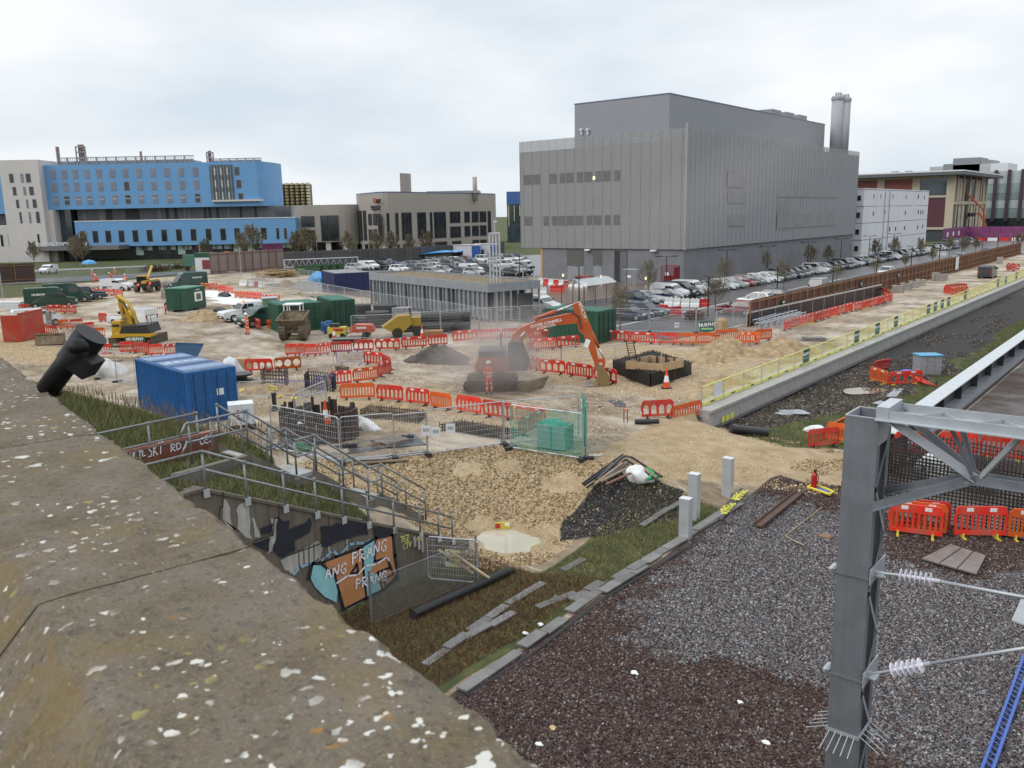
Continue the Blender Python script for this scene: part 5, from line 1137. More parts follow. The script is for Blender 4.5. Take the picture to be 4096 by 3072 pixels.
# mesh fence and leaning panel at the foot of the wing wall
def wire_panel(w_,h_,m_frame,m_wire,r=.02,dx=.1,dz=.25,wr=.0035,parent=None,rails=()):
 f=MB();c_=.09
 f.tube([(0,0,c_),(c_,0,0),(w_-c_,0,0),(w_,0,c_),(w_,0,h_-c_),(w_-c_,0,h_),(c_,0,h_),(0,0,h_-c_),(0,0,c_)],r,6)
 for z_ in rails:f.cyl((0,0,z_),(w_,0,z_),r*.8,6)
 wv_=MB();k=dx
 while k<w_:wv_.cyl((k,0,0),(k,0,h_),wr,3,cap=False);k+=dx
 k=dz
 while k<h_:wv_.cyl((0,0,k),(w_,0,k),wr,3,cap=False);k+=dz
 return f.mesh('frame',m_frame),wv_.mesh('wire_mesh',m_wire)
HGAL=mat('fence_galv',(.40,.42,.44),.4,.12,5,metal=.35);WIRE=mat('fence_wire',(.40,.41,.42),.5,.1,5,metal=.2)
a,b=L(803,1350,-1.8),L(1030,1255,-1.8)
cf=thing('chain_link_fence','dark chain link fence with grey posts at the foot of the graffiti wall','fence',a,math.atan2((b-a).y,(b-a).x));ln=(b-a).length
for k,(bp2,tp2) in enumerate((((803,1350),(803,1232)),((1030,1255),(1030,1157)))):
 p_=L(*bp2,-1.8);MB().cyl((0 if k==0 else ln,0,-.1),(0 if k==0 else ln,0,atY(*tp2,depth(p_))[1]-p_.z),.04,8).ob('post',RAIL,cf)
wv=MB();k=-1.6
while k<ln:
 for s in (1,-1):
  x0,x1=(k,k+1.6) if s>0 else (k+1.6,k)
  a0,a1=0,1.6
  pA,pB=Vector((x0,0,.05)),Vector((x1,0,1.45))
  dx_=pB.x-pA.x
  lo_,hi_=0.0,1.0
  for lim,sign in ((0,1),(ln,-1)):
   if dx_!=0:
    tt=(lim-pA.x)/dx_
    if (dx_>0)==(sign>0):lo_=max(lo_,tt)
    else:hi_=min(hi_,tt)
  if hi_>lo_:wv.cyl(pA.lerp(pB,lo_),pA.lerp(pB,hi_),.0045,3,cap=False)
 k+=.085
wv.ob('chain_link',mat('dark_wire',(.12,.13,.12),.6),cf);MB().cyl((0,0,1.45),(ln,0,1.45),.012,5).cyl((0,0,.05),(ln,0,.05),.008,5).ob('line_wire',RAIL,cf)
p0_,p1_=G(*zH(20,985),-1.75),G(*zH(295,1010),-1.75)
hp_=thing('mesh_fence','galvanised mesh panel with yellow warning sign leaning at the pipe end','fence',p0_,math.atan2((p1_-p0_).y,(p1_-p0_).x));wl=(p1_-p0_).length
f_,w_=wire_panel(wl,1.5,HGAL,WIRE,.022,.09,.2,.005);ob('frame',f_,hp_);ob('wire_mesh',w_,hp_)
sgp=MB().box(wl*.36,wl*.66,-.04,-.025,.5,1.1).ob('warning_sign',mat('sign_pale_yellow',(.60,.55,.24),.5),hp_);MB().box(wl*.36+.02,wl*.46,-.046,-.041,.55,1.05).ob('sign_panel',WMOD,sgp)
MB().add([(wl*.37,-.05,.7),(wl*.445,-.05,.7),(wl*.408,-.05,.88)],[(0,1,2)]).ob('hazard_triangle',mat('sign_black',(.02,.02,.02),.5),sgp)
for r2,s in enumerate(('WARNING','KEEP OUT','DEEP EXCAVATION')):lettering(s,.075 if r2<2 else.055,MATS['sign_black'],sgp,wallM((wl*.56,-.048,.98-r2*.15)),.001)
tpole=thing('timber_poles','two bleached timber poles leaning behind the warning sign','poles',p1_)
for a,b in (((75,830),(265,960)),((130,830),(355,985))):MB().cyl(G(*zH(*a),-.6)-p1_,G(*zH(*b),-1.5)-p1_,.05,7).ob('pole',mat('bleached_timber',(.40,.31,.2),.8,.2,5),tpole)
# platform wall, fence, hoardings
PCON=mat('platform_concrete',(.36,.35,.335),.75,.14,1.2,bump=.2,streak=(.20,.195,.19));PCOP=mat('platform_coping',(.34,.33,.31),.45,.15,1.5,dirt=(.24,.23,.2),dscale=1)
YEL=mat('fence_yellow',(.66,.62,.16),.45,.1,3);LOGO=mat('logo_black',(.03,.03,.025),.5);MGRN=mat('banner_green',(.022,.10,.065),.5,.1,2);LWH=mat('letter_white',(.8,.8,.78),.5)
pl=thing('platform_wall','long weathered concrete platform wall with flat coping beside the old track bed','platform',(-19.3,40.2,0))
pm_=MB().box(-.35,0,.01,2.49,-1.25,-.12).mesh('wall_panel',PCON);cm_=MB().box(-1.5,.12,.006,2.494,-.118,.03).mesh('coping_slab',PCOP)
for k in range(66):
 ob('wall_panel',pm_,pl,(random.uniform(-.012,0),k*2.5,0));ob('coping_slab',cm_,pl,(0,k*2.5,random.uniform(-.004,.004)))
 if k%2==0:MB().cyl((.09,k*2.5,-1.02),(.09,k*2.5+4.96,-1.02),.11,10).ob('foot_pipe',BLKP,pl)
MB().box(-2.2,-.36,.02,.3,-1.2,-.12).ob('end_wall',PCON,pl)
pyel=MB().box(-.2,.16,5.2,5.6,0,.01)
for k in range(3):MB().box(.02,.03,1.5+k*.55,1.95+k*.55,-.95,-.6).ob('yellow_tag',YEL,pl)
yf=thing('edge_fence','yellow mesh edge protection fence along the platform coping','fence',(-20.05,40.9,.03))
pn=2.65
wr=MB()
for k in range(1,26):wr.cyl((0,k*pn/26,.18),(0,k*pn/26,1.05),.005,3,cap=False)
for k in range(1,8):wr.cyl((0,.03,.18+k*.11),(0,pn-.03,.18+k*.11),.005,3,cap=False)
wr=wr.mesh('mesh_panel',YEL);frm=MB().cyl((0,.03,1.08),(0,pn-.03,1.08),.035,6).mesh('top_rail',YEL);toe=MB().box(-.02,.02,.04,pn-.04,.02,.2).mesh('toe_board',YEL);lg=MB().box(.021,.024,pn*.36,pn*.56,.07,.15).mesh('logo_mark',LOGO);pst=MB().box(-.03,.03,-.03,.03,0,1.12).mesh('post',HGAL);bsf=MB().box(-.12,.12,-.08,.08,0,.05).mesh('foot_plate',HGAL)
for k in range(60):
 y=k*pn;ob('mesh_panel',wr,yf,(0,y,0));ob('top_rail',frm,yf,(0,y,0));tb=ob('toe_board',toe,yf,(0,y,0));ob('logo_mark',lg,tb);ob('post',pst,yf,(-.05,y,0));ob('foot_plate',bsf,yf,(-.05,y,0))
bnm=MB().box(.03,.045,-.55,.55,.22,1.12).mesh('banner',MGRN);bst=MB().box(.046,.05,-.5,.5,.5,.56).mesh('banner_stripe',mat('banner_pale_green',(.25,.5,.25),.5))
for i,v in enumerate((722,1068,1210,1337,1560,1607,1655,1698,1813,2037,2092,2163)):
 p=onN(*zE(v,900-(v-722)*.41),-20.0);t_=onN(*zE(v,905-(v-700)*.405),-20.0).y
 b_=tag(ob('banner',bnm,None,(-20.0,t_,.03)),'green banner with white lettering, %s from the near end of the yellow fence'%ORD[i],'banner','banners on the yellow fence')
 ob('banner_stripe',bst,b_);lettering('MURPHY',.27,LWH,b_,wallM((.05,0,.78),math.pi/2),.002,1.05,.03)
b_=tag(MB().box(.03,.045,-.45,.45,.3,1.05).ob('notice_board',WMOD,None,False,(-20.0,onN(*zE(117,1140),-20).y,.03)),'blank white notice on the near end of the yellow fence','sign')
# rusty hoarding along the haul road
HBR=mat('hoarding_rust_board',(.115,.045,.028),.7,.22,1.3,rnd=.15,streak=(.07,.03,.02));HPO=mat('hoarding_timber_post',(.23,.125,.065),.75,.25,2,rnd=.2)
ho=thing('timber_hoarding','long rust brown timber hoarding with posts beside the haul road','hoarding',(-31.2,72.5,0))
hbm=MB().box(-.03,0,.02,1.98,.05,2.4).mesh('board',HBR);hpm=MB().box(.001,.16,-.06,.06,0,2.35).mesh('post',HPO);hrm=MB().box(.001,.09,.07,1.93,0,.12).mesh('rail',HPO);hft=MB().box(.16,1.0,-.06,.06,0,.14).mesh('brace_foot',HPO)
for k in range(72):
 ob('board',hbm,ho,(0,k*2.0,0));ob('post',hpm,ho,(0,k*2.0,0))
 for z_ in (.35,1.2,2.15):ob('rail',hrm,ho,(0,k*2.0,z_))
 if k>16:ob('brace_foot',hft,ho,(0,k*2.0,0))
tag(MB().box(0,.03,0,2.2,.25,2.3).ob('banner',WMOD,None,False,(-30.95,onN(*zE(1740,290),-31).y,0)),'tall white sheet fixed to the rust brown hoarding','banner')
for k,v in enumerate((570,1100,1355)):
 p=onN(*zE(v,560-(v-570)*.25),-31.0);o_=tag(MB().box(0,.02,-.35,.35,-.3,.3).ob('site_notice',MGRN,None,False,(-31.01,p.y,1.5)),'small green notice on the hoarding, %s from its near end'%ORD[k],'sign','notices on the hoarding');MB().box(.021,.024,-.25,.25,.02,.14).ob('notice_text',LWH,o_)
# dark retaining panels on the near side of the hoarding
BPN=mat('black_sheet_panel',(.018,.017,.02),.45,.25,1);PLS=mat('pale_strip',(.42,.42,.41),.5,.15,3)
rw=thing('sheeted_barrier','row of black sheeted panels with pale top edge before the hoarding','barrier',(-28.0,0,0))
pa_,pb_=G(*zE(318,700)),G(*zE(1235,482));npan=12
for k in range(npan):
 a,b=pa_.lerp(pb_,k/npan),pa_.lerp(pb_,(k+.97)/npan);d=(b-a);u=d.normalized();s=Vector((-u.y,u.x,0))*.05;rt=Vector((-28.0,0,0));hh=1.25
 v=[a-s-rt,b-s-rt,b+s-rt,a+s-rt]
 MB().add(v+[x_+Vector((0,0,hh)) for x_ in v],HEX).ob('panel',BPN,rw)
 MB().bar(a-rt+Vector((0,0,hh+.06)),b-rt+Vector((0,0,hh+.06)),.13).ob('top_strip',PLS,rw);MB().cyl(a-rt,a-rt+Vector((0,0,hh+.1)),.05,6).ob('post',PLS,rw)
# concrete blocks and kit along the hoarding
CBL=mat('concrete_block',(.27,.25,.22),.8,.2,2,rnd=.12)
for i,(a,b) in enumerate(((1350,462),(1405,445),(1460,430),(1503,418),(1655,378),(1630,384))):
 p=G(*zE(a,b));o_=tag(MB().box(-.6,.6,-.45,.45,0,.9).ob('concrete_block',CBL,None,False,(p.x,p.y,0),.1*i),'grey concrete block against the hoarding, %s from the near end'%ORD[i],'block','concrete blocks by the hoarding');MB().cb((0,0,.93),(.3,.08,.08)).ob('lifting_eye',RSTY,o_)
LATT=mat('lattice_beam_alu',(.40,.42,.45),.35,.1,4,metal=.4)
for i,(a,b,c_,d,lab) in enumerate(((395,725,700,640,'aluminium lattice beam lying in front of the black panels'),(380,700,640,625,'second lattice beam stacked behind the first before the black panels'))):
 p,q_=G(*zE(a,b)),G(*zE(c_,d));r_=thing('lattice_beam',lab,'beam',p);dd=q_-p;u=dd.normalized();s=Vector((-u.y,u.x,0))*.3
 for o_ in (-s,s,-s+Vector((0,0,.6)),s+Vector((0,0,.6))):MB().cyl(o_+Vector((0,0,.06)),o_+dd+Vector((0,0,.06)),.05,6).ob('chord',LATT,r_)
 br=MB();n_=16
 for k in range(n_):
  z0,z1_=(.06,.66) if k%2 else (.66,.06)
  for sd in (-s,s):br.cyl(sd+dd*(k/n_)+Vector((0,0,z0)),sd+dd*((k+1)/n_)+Vector((0,0,z1_)),.03,5)
  br.cyl((-s if k%2 else s)+dd*(k/n_)+Vector((0,0,.66)),(s if k%2 else -s)+dd*((k+1)/n_)+Vector((0,0,.66)),.025,5)
 br.ob('lacing',LATT,r_)
# steel girder on the track bed
gd_=thing('plate_girder','long steel girder with pale top flange lying along the track bed','girder',(-10.7,41,0));TFL=mat('pale_flange',(.46,.48,.50),.4,.1,2);WEB=mat('dark_web',(.035,.035,.04),.5,.2,1)
fm_=MB().box(-.42,.45,.006,1.494,-.06,0).mesh('top_flange',TFL);wm_=MB().box(-.03,.03,0,1.5,-1.0,-.062).mesh('web',WEB);bf_=MB().box(.031,1.0,.004,1.496,-1.02,-.98).mesh('bottom_flange',mat('wet_flange',(.26,.27,.29),.2,.2,1))
for k in range(60):
 ob('top_flange',fm_,gd_,(0,k*1.5,0));ob('web',wm_,gd_,(0,k*1.5,0))
 if k<34:ob('bottom_flange',bf_,gd_,(0,k*1.5,0))
 if k%3==0:MB().box(.032,.4,k*1.5+.7,k*1.5+.74,-.97,-.063).ob('stiffener',WEB,gd_)
MB().box(1.0,1.12,0,50,-1.1,-.85).ob('kerb_angle',WEB,gd_)
# far hoardings on the left and behind the car park
def hoard_line(name,label,P,hgt_,wid,mb,mp,brace=False):
 r_=thing(name,label,'hoarding',(P[0].x,P[0].y,0))
 for a,b in zip(P[:-1],P[1:]):
  d=b-a;n_=max(1,round(d.length/wid));rz=math.atan2(d.y,d.x);w_=d.length/n_
  me1=MB().box(.02,w_-.02,-.03,.03,.02,hgt_).mesh('panel',mb);me2=MB().box(-.07,.07,-.15,.029,0,hgt_+.06).mesh('post',mp);me3=MB().box(.08,w_-.08,-.12,-.031,0,.1).mesh('rail',mp)
  for k in range(n_):
   lc=a+d*(k/n_)-P[0];ob('panel',me1,r_,lc,rz);ob('post',me2,r_,lc,rz)
   for z_ in (.5,hgt_-.4):ob('rail',me3,r_,lc+Vector((0,0,z_)),rz)
 return r_
HD2=mat('hoarding_dark_brown',(.06,.035,.028),.75,.2,1);HP2=mat('hoarding_frame_tan',(.22,.12,.05),.7,.2,2);HG=mat('hoarding_weathered',(.21,.165,.15),.8,.15,.8,rnd=.1);HPR=mat('hoarding_post_red',(.16,.085,.06),.8,.2,2);HDK=mat('palisade_dark',(.085,.08,.08),.7,.25,.8,rnd=.15)
hoard_line('timber_hoarding','dark brown framed hoarding on grass at the far left',[G(*z6(-300,440)),G(*z6(455,405))],3.4,3.0,HD2,HP2)
hoard_line('timber_hoarding','weathered grey brown hoarding with braces at the back of the site compound',[G(*z7(770,310)),G(*z7(1100,290)),G(*z7(1700,240))],4.2,2.0,HG,HPR)
hoard_line('palisade_fence','dark palisade hoarding running behind the crowded car park',[G(614,581),G(760,575),G(880,569),G(1090,553)],3.6,2.2,HDK,mat('palisade_post',(.13,.12,.11),.7,.2,1))
hoard_line('purple_hoarding','short purple hoarding behind the weathered compound hoarding',[G(*z7(1430,165)),G(*z7(1690,150))],4.6,3,PURH,PURH)
# bridge-like white lattice gantry lying over the compound
p,q_=atY(*z7(1690,165),175),atY(*zoomer(1100,650,2.212)(845,865),190)
lg_=thing('lattice_gantry','pale lattice gantry beam above the green skips in the compound','beam',c2w(p[0],175,0),YAW);w_=q_[0]-p[0];hz_=1.5;zb0=p[1];zb1=p[1]+.3
gm_=MB()
for z_ in (0,hz_):gm_.cyl((0,0,zb0+z_-.9),(w_,0,zb1+z_-.9),.1,5)
gm_.ob('chord',LATT,lg_);gm_=MB()
for k in range(24):gm_.cyl((w_*k/24,0,zb0-.9+(0 if k%2 else hz_)),(w_*(k+1)/24,0,zb0-.9+(hz_ if k%2 else 0)),.06,4)
gm_.ob('lacing',LATT,lg_);MB().box(0,.3,-.15,.15,0,zb0+.6).box(w_-.3,w_,-.15,.15,0,zb0+.6).ob('leg',LATT,lg_)
# plastic site barriers
BR_RED=mat('barrier_red',(.58,.024,.013),.45,.14,2,rnd=.3,dirt=(.33,.15,.09),dscale=1.3,damt=.6);BR_ORG=mat('barrier_orange',(.62,.10,.015),.4,.12,2,rnd=.12,dirt=(.42,.16,.07),dscale=1.5,damt=.35);BR_BRN=mat('barrier_brown_orange',(.42,.09,.02),.45,.12,2);REFL=mat('reflector_white',(.72,.72,.71),.4,.1,5);FOOTB=mat('barrier_foot_black',(.02,.02,.02),.6);FOOTY=mat('barrier_foot_yellow',(.58,.46,.05),.6)
def slot_panel(ns,slot_w,arch=False,Lb=2.0,Hb=1.0,z0=.12,t_=.045):
 b=MB();c_=.13
 # frame: bottom band, top band with clipped corners, end stiles, bars
 b.box(0,Lb,-t_/2,t_/2,z0,z0+.14)
 b.prism([(0,z0+.62),(Lb,z0+.62),(Lb,Hb-c_),(Lb-c_,Hb),(c_,Hb),(0,Hb-c_)],-t_/2-.006,t_/2+.006,'y')
 gap=(Lb-.2-ns*slot_w)/(ns-1) if ns>1 else 0
 x=0;e=[(0,.1)]
 for k in range(ns-1):e.append((.1+(k+1)*slot_w+k*gap,.1+(k+1)*(slot_w+gap)))
 e.append((Lb-.1,Lb))
 for x0,x1 in e:b.box(x0,x1,-t_/2+.001,t_/2-.001,z0+.141,z0+.619)
 if arch:
  for k in range(ns):
   xs=.1+k*(slot_w+gap)
   for s in (0,1):b.prism([(xs+s*slot_w,z0+.619),(xs+s*slot_w,z0+.50),(xs+slot_w*(.3 if s==0 else.7),z0+.619)],-t_/2+.002,t_/2-.002,'y')
 b.box(-.05,-.001,-.03,.03,.45,.75)
 return b
def hole_panel(Lb=2.0,Hb=1.0,z0=.12):
 b=MB();b.box(0,Lb,-.022,.022,z0,z0+.18);b.prism([(0,z0+.68),(Lb,z0+.68),(Lb,Hb-.1),(Lb-.12,Hb),(.12,Hb),(0,Hb-.1)],-.028,.028,'y')
 for k in range(4):b.box(k*Lb/3-.07 if k else 0,(k*Lb/3+.07) if k<3 else Lb,-.021,.021,z0+.181,z0+.679)
 for k in range(3):
  xa,xb=k*Lb/3+(.07 if k else.14),(k+1)*Lb/3-.07
  for (cx,cz,sx_,sz) in ((xa,z0+.18,1,1),(xb,z0+.18,-1,1),(xa,z0+.68,1,-1),(xb,z0+.68,-1,-1)):b.prism([(cx,cz),(cx+sx_*.16,cz),(cx,cz+sz*.16)],-.02,.02,'y')
 return b
_foot=lambda m:MB().box(-.05,.05,-.25,.25,0,.05).box(-.04,.04,-.05,.05,.051,.16).mesh('foot',m)
FT_B,FT_Y=_foot(FOOTB),_foot(FOOTY);RFL=MB().box(0,.26,-.034,-.029,.84,.955).box(0,.26,.029,.034,.84,.955).mesh('reflector',REFL)
PAN={}
for nm,mk,mm in (('R',lambda:slot_panel(9,.12),BR_RED),('O',lambda:slot_panel(11,.1),BR_ORG),('A',lambda:slot_panel(4,.34,True),BR_RED),('B',lambda:slot_panel(6,.2,True),BR_RED),('OB',lambda:slot_panel(6,.2,True),BR_ORG),('H',hole_panel,BR_BRN)):PAN[nm]=mk().mesh('panel',mm)
NB=[0];BAR_ALL=[]
def barrier(p,q,typ,label,group,refl=True,yfoot=False,lean=0.0,maxs=9,sc_h=.95):
 d=q-p;ln=Vector((d.x,d.y)).length;r_=thing('site_barrier',label,'barrier',p,math.atan2(d.y,d.x),group)
 r_.scale=(ln/2.0,1,sc_h);r_.rotation_euler[0]=lean;NB[0]+=1
 ob('panel',PAN[typ],r_)
 for x_ in (.35,1.65):ob('foot',FT_Y if yfoot else FT_B,r_,(x_,0,0))
 if refl:
  for x_ in (.42,1.3):ob('reflector',RFL,r_,(x_,0,0))
 return r_
CNAME={'R':'red','O':'orange','A':'red wide slotted','B':'red arched','OB':'orange arched','H':'brown orange three hole'}
def brow(zf,pts,types,where,group,refl=.3,yf=.15,z0=0.0,sh=.95):
 # pts: list of (x0,y0,x1,y1) in zoom pixels at the feet of each barrier
 n=len(pts);cnt_={}
 for i,q_ in enumerate(pts):
  ty=types[i%len(types)];a,b=L(*zf(q_[0],q_[1]),z0,5),L(*zf(q_[2],q_[3]),z0,5);b.z=a.z=(a.z+b.z)/2
  pos='the only plastic barrier' if n==1 else '%s from the left'%ORD[i] if i<20 else 'last'
  barrier(a,b,ty,('%s barrier %s'%(CNAME[ty],where)) if n==1 else '%s barrier, %s %s'%(CNAME[ty],ORD[i],where),group,random.random()<refl,random.random()<yf,random.uniform(-.11,.11),sc_h=sh)
def seg(x0,y0,x1,y1,n):return [(x0+(x1-x0)*i/n,y0+(y1-y0)*i/n,x0+(x1-x0)*(i+.96)/n,y0+(y1-y0)*(i+.96)/n) for i in range(n)]
brow(zF,[(595,182,712,180),(718,178,788,176),(792,182,908,182),(915,178,1030,168),(1042,160,1250,150),(1265,140,1465,135),(1480,128,1722,122),(1738,110,1985,100),(2000,92,2190,78)],['R','R','R','A','R','A','A','R','B'],'in the row left of the dark soil heap','barriers left of the dark heap')
brow(zG,seg(225,438,1010,400,4),['B','R','R','O'],'in the row behind the orange excavator','barriers behind the excavator')
brow(zD,[(255,905,465,908),(475,906,700,910),(715,912,905,918),(918,915,1140,930),(1152,932,1372,945),(1385,945,1565,948),(1570,948,1735,950),(1738,950,1898,942),(1905,920,2105,910),(2115,935,2300,945)],['R','R','R','B','R','R','O','O','O','O'],'in the long back row beside the car park','barriers beside the car park')
brow(zE,[(262,812,358,815),(372,800,490,782)],['O','O'],'between the two tan earth heaps and the lattice beams','barriers by the tan heaps')
brow(zD,[(240,1020,290,1010),(295,1008,500,988),(505,985,705,968)],['B','R','B'],'in the middle row behind the blue pedestrian barrier','barriers behind the trench',.9)
brow(zD,[(248,1165,340,1185),(352,1195,578,1218),(590,1222,822,1262),(835,1265,1035,1300)],['B','A','R','A'],'in the front row beside the digging bucket','barriers beside the bucket',.8)
brow(zF,[(205,345,475,335),(490,330,750,312)],['A','H'],'of the pair right of the blue container','barriers by the blue container',0)
brow(zF,[(1040,480,1248,462),(1262,455,1505,418),(1512,395,1640,350),(1370,262,1555,275),(1560,280,1640,330)],['B','O','R','B','R'],'in the ring round the rebar pit','barriers round the rebar pit',.75)
brow(zF,[(1135,615,1478,605),(1495,618,1752,640),(1785,645,2008,680),(2028,690,2230,722)],['O','B','B','O'],'in the front row below the excavator','front row of barriers',.2)
brow(zG,[(255,1000,450,1030),(472,1040,710,1075)],['B','B'],'continuing the front row toward the green netting','barriers by the green netting',.1)
a,b=L(*zG(735,1080)),L(*zG(975,1130));barrier(a,b,'O','orange plastic site barrier behind the green netted panel','barriers by the green netting')
a,b=L(*zG(760,1210)),L(*zG(970,1110));barrier(a,b,'R','red plastic site barrier standing askew behind the green netted panel','barriers by the green netting',True)
brow(zG,[(1745,1055,2000,1050),(1985,1050,2230,1040)],['A','O'],'of the pair closing the near end of the platform','barriers at the platform end',0)
brow(zE,seg(570,725,1045,588,9),['R','B'],'in the near run along the black panels','barriers along the black panels',.9)
brow(zE,seg(1055,592,1310,520,5),['B','R'],'in the far run along the black panels','barriers along the black panels',.9)
brow(zE,[(1312,515,1240,480)],['R'],'turned across the far end of the black panels','barriers along the black panels',.5)
brow(zE,[(1662,470,1725,482),(1730,482,1830,470),(1668,460,1820,452)],['R','O','R'],'in the small enclosure on the haul road','barriers on the haul road',.3)
brow(zE,[(2090,308,2150,320),(2095,298,2180,305)],['R','R'],'in the far red pair on the haul road','barriers on the haul road',.2)
brow(zI,[(882,222,1010,262),(1020,268,1262,250)],['O','A'],'of the pair round the cable pit in the track bed','barriers in the track bed',.95,.9,-1.1)
a,b=L(*zI(895,165),-1.1),L(*zI(1010,150),-1.1);barrier(a,b,'R','red plastic site barrier leaning behind the cable pit in the track bed','barriers in the track bed',False,False,.35)
a,b=L(*zI(1270,205),-1.1),L(*zI(1395,270),-1.1);o_=barrier(a,b,'R','red plastic site barrier lying flat beside the girder','barriers in the track bed',False,False,1.35)
brow(zI,[(430,722,655,715),(560,660,700,690)],['R','O'],'of the pair left of the mast top','barriers left of the mast',.1,.6,-1.0)
a,b=L(*zI(545,640),-1.0),L(*zI(640,600),-1.0);barrier(a,b,'O','orange plastic site barrier tipped up behind the pair left of the mast','barriers left of the mast',False,False,.5)
brow(zI,[(1055,775,1360,780),(1390,775,1670,785),(1690,800,2030,830),(2040,832,2300,860)],['A','R','R','R'],'in the row behind the black rebar wall at right','barriers round the rebar wall',.1,.3,-1.1,1.15)
brow(zI,[(1020,1355,1415,1402),(1040,1335,1445,1378),(1065,1312,1470,1352),(1500,1385,1885,1398),(1895,1398,2250,1422)],['R','O','R','R','O'],'in the row in front of the black rebar wall at right','barriers round the rebar wall',.9,.8,-1.1,1.18)
brow(z6,[(250,785,385,780),(600,795,780,795),(785,800,975,800)],['B','R','R'],'in the row before the dark green van at far left','barriers by the far left van',.5)
brow(z6,seg(1195,560,1560,590,3),['R','A','R'],'in the curved row before the small white van','barriers by the white van',.9)
brow(z6,[(570,1065,735,1085),(745,1000,880,990),(890,1000,1055,985),(1060,1040,1195,1030),(1150,1110,1335,1105)],['B','O','R','R','OB'],'in the jumble between the red skip and the yellow excavator','barriers by the yellow excavator',.3)
brow(z6,[(1255,905,1360,912),(1290,1335,1425,1335),(1515,1305,1672,1300),(1682,1300,1880,1330),(1888,1340,2062,1335),(2085,1345,2260,1330)],['R','A','R','R','R','R'],'in the line round the yellow excavator','barriers by the yellow excavator',.1)
brow(z7,seg(640,492,860,500,2)+seg(865,520,1060,550,2)+seg(1070,600,1420,625,4)+seg(1430,655,1650,662,2),['O','R','R','B','O'],'in the row along the white chalk strip','barriers along the chalk strip',.8)
brow(z7,[(195,768,340,745)],['B'],'standing by the striped pole left of the green cabin','barriers by the green cabin',.2)
brow(z7,[(545,742,695,728)],['A'],'leaning against the green cabin','barriers by the green cabin',.9)
brow(z7,[(1285,960,1400,1005),(1410,900,1475,890),(1480,1005,1605,1000)],['B','O','OB'],'between the parked green van and the dumper','barriers by the dumper',.5)
brow(z8,[(168,745,318,740)],['R'],'in front of the green container behind the plant','barriers by the containers',0)
WBR=mat('white_water_barrier',(.66,.66,.64),.5,.12,3);RBR=mat('red_water_barrier',(.5,.03,.03),.45,.12,3)
wbm=MB().prism([(-.25,0),(.25,0),(.2,.3),(.11,.42),(.11,.85),(-.11,.85),(-.11,.42),(-.2,.3)],0,1.45,'x')
WB={'w':wbm.mesh('body',WBR),'r':wbm.mesh('body',RBR)};lugm=MB().box(.2,.5,-.12,.12,.851,.95).box(.9,1.2,-.12,.12,.851,.95).mesh('lug',WBR)
def wrow(zf,pts,cols,where,group):
 for i,(a,b,c_,d) in enumerate(pts):
  p,q_=G(*zf(a,b)),G(*zf(c_,d));dd=q_-p;k=cols[i%len(cols)]
  r_=thing('water_barrier','%s water barrier, %s from left %s'%({'w':'white','r':'red'}[k],ORD[i],where),'barrier',p,math.atan2(dd.y,dd.x),group);r_.scale=(dd.length/1.5,1,1);ob('body',WB[k],r_);ob('lug',lugm,r_)
wrow(zD,seg(345,412,660,440,7),['w','r'],'in the row along the plant building yard','water barriers in the yard')
wrow(zD,[(665,440,770,445),(445,478,570,478),(358,500,415,500)],['w','r','w'],'of the loose ones near the steel post building','water barriers in the yard')
wrow(zD,[(1460,600,1535,605),(1540,605,1600,610),(1605,610,1680,612),(1685,612,1765,614),(1770,612,1855,606)],['w','w','w','w','r'],'in the row round the car park island','water barriers in the car park')
wrow(zD,[(1480,690,1600,680),(1410,660,1480,670)],['r','r'],'of the red ones beside the parked estate car','water barriers in the car park')
wrow(z7,[(1140,452,1235,458),(1240,455,1330,462),(1335,462,1375,466),(1380,468,1455,478)],['w','w','r','w'],'in the compound behind the chalk strip','water barriers in the compound')
wrow(zE,[(1598,208,1640,208),(1642,208,1682,210)],['w','w'],'at the far bend of the car park road','water barriers in the car park')
# welded mesh fence panels
HF,HW=wire_panel(3.4,1.95,HGAL,WIRE,.026,.09,.25,.0058);FBK=MB().box(-.11,.11,-.32,.32,0,.14).mesh('foot_block',FOOTB);FBY=MB().box(-.11,.11,-.32,.32,0,.14).mesh('foot_block',FOOTY)
def fence(zf,P,n,where,group='welded mesh site fence panels',z0=0.0,yf=False,hs=1.0):
 pts=[L(*zf(a,b),z0,5) for a,b in P];tot=sum((b-a).length for a,b in zip(pts[:-1],pts[1:]));i=0
 segs=[(a,b,max(1,round(n*(b-a).length/tot))) for a,b in zip(pts[:-1],pts[1:])];N_=sum(s[2] for s in segs)
 for a,b,m in segs:
  for k in range(m):
   p,q_=a.lerp(b,k/m),a.lerp(b,(k+.985)/m);d=q_-p
   r_=thing('mesh_fence','mesh fence panel '+(where if N_==1 else '%s %s'%(ORD[i] if i<20 else 'far',where)),'fence',p,math.atan2(d.y,d.x),group);i+=1
   s=Vector((d.x,d.y)).length/3.4;f=ob('frame',HF,r_,(0,0,.1));f.scale=(s,1,hs);w_=ob('wire_mesh',HW,r_,(0,0,.1));w_.scale=(s,1,hs);ob('foot_block',FBY if yf else FBK,r_,(0,0,0))
fence(zF,[(470,1090),(1150,1262)],1,'nearest, in front of the manhole shaft')
fence(zF,[(1155,1240),(1680,1195)],1,'behind the black pallet and mats')
fence(zF,[(1668,1192),(2005,1160)],1,'with white notices, left of the doubled frame',hs=.95)
fence(zG,[(20,1350),(640,1262)],1,'right of the white notices')
fence(zG,[(640,1268),(1245,1205)],1,'behind the green netted panel')
fence(z8,[(460,900),(840,882),(1250,855),(1590,822),(1950,800),(2212,790)],5,'in the row behind the barriers and small plant')
fence(zD,[(565,905),(905,830)],1,'standing against the green container at the car park')
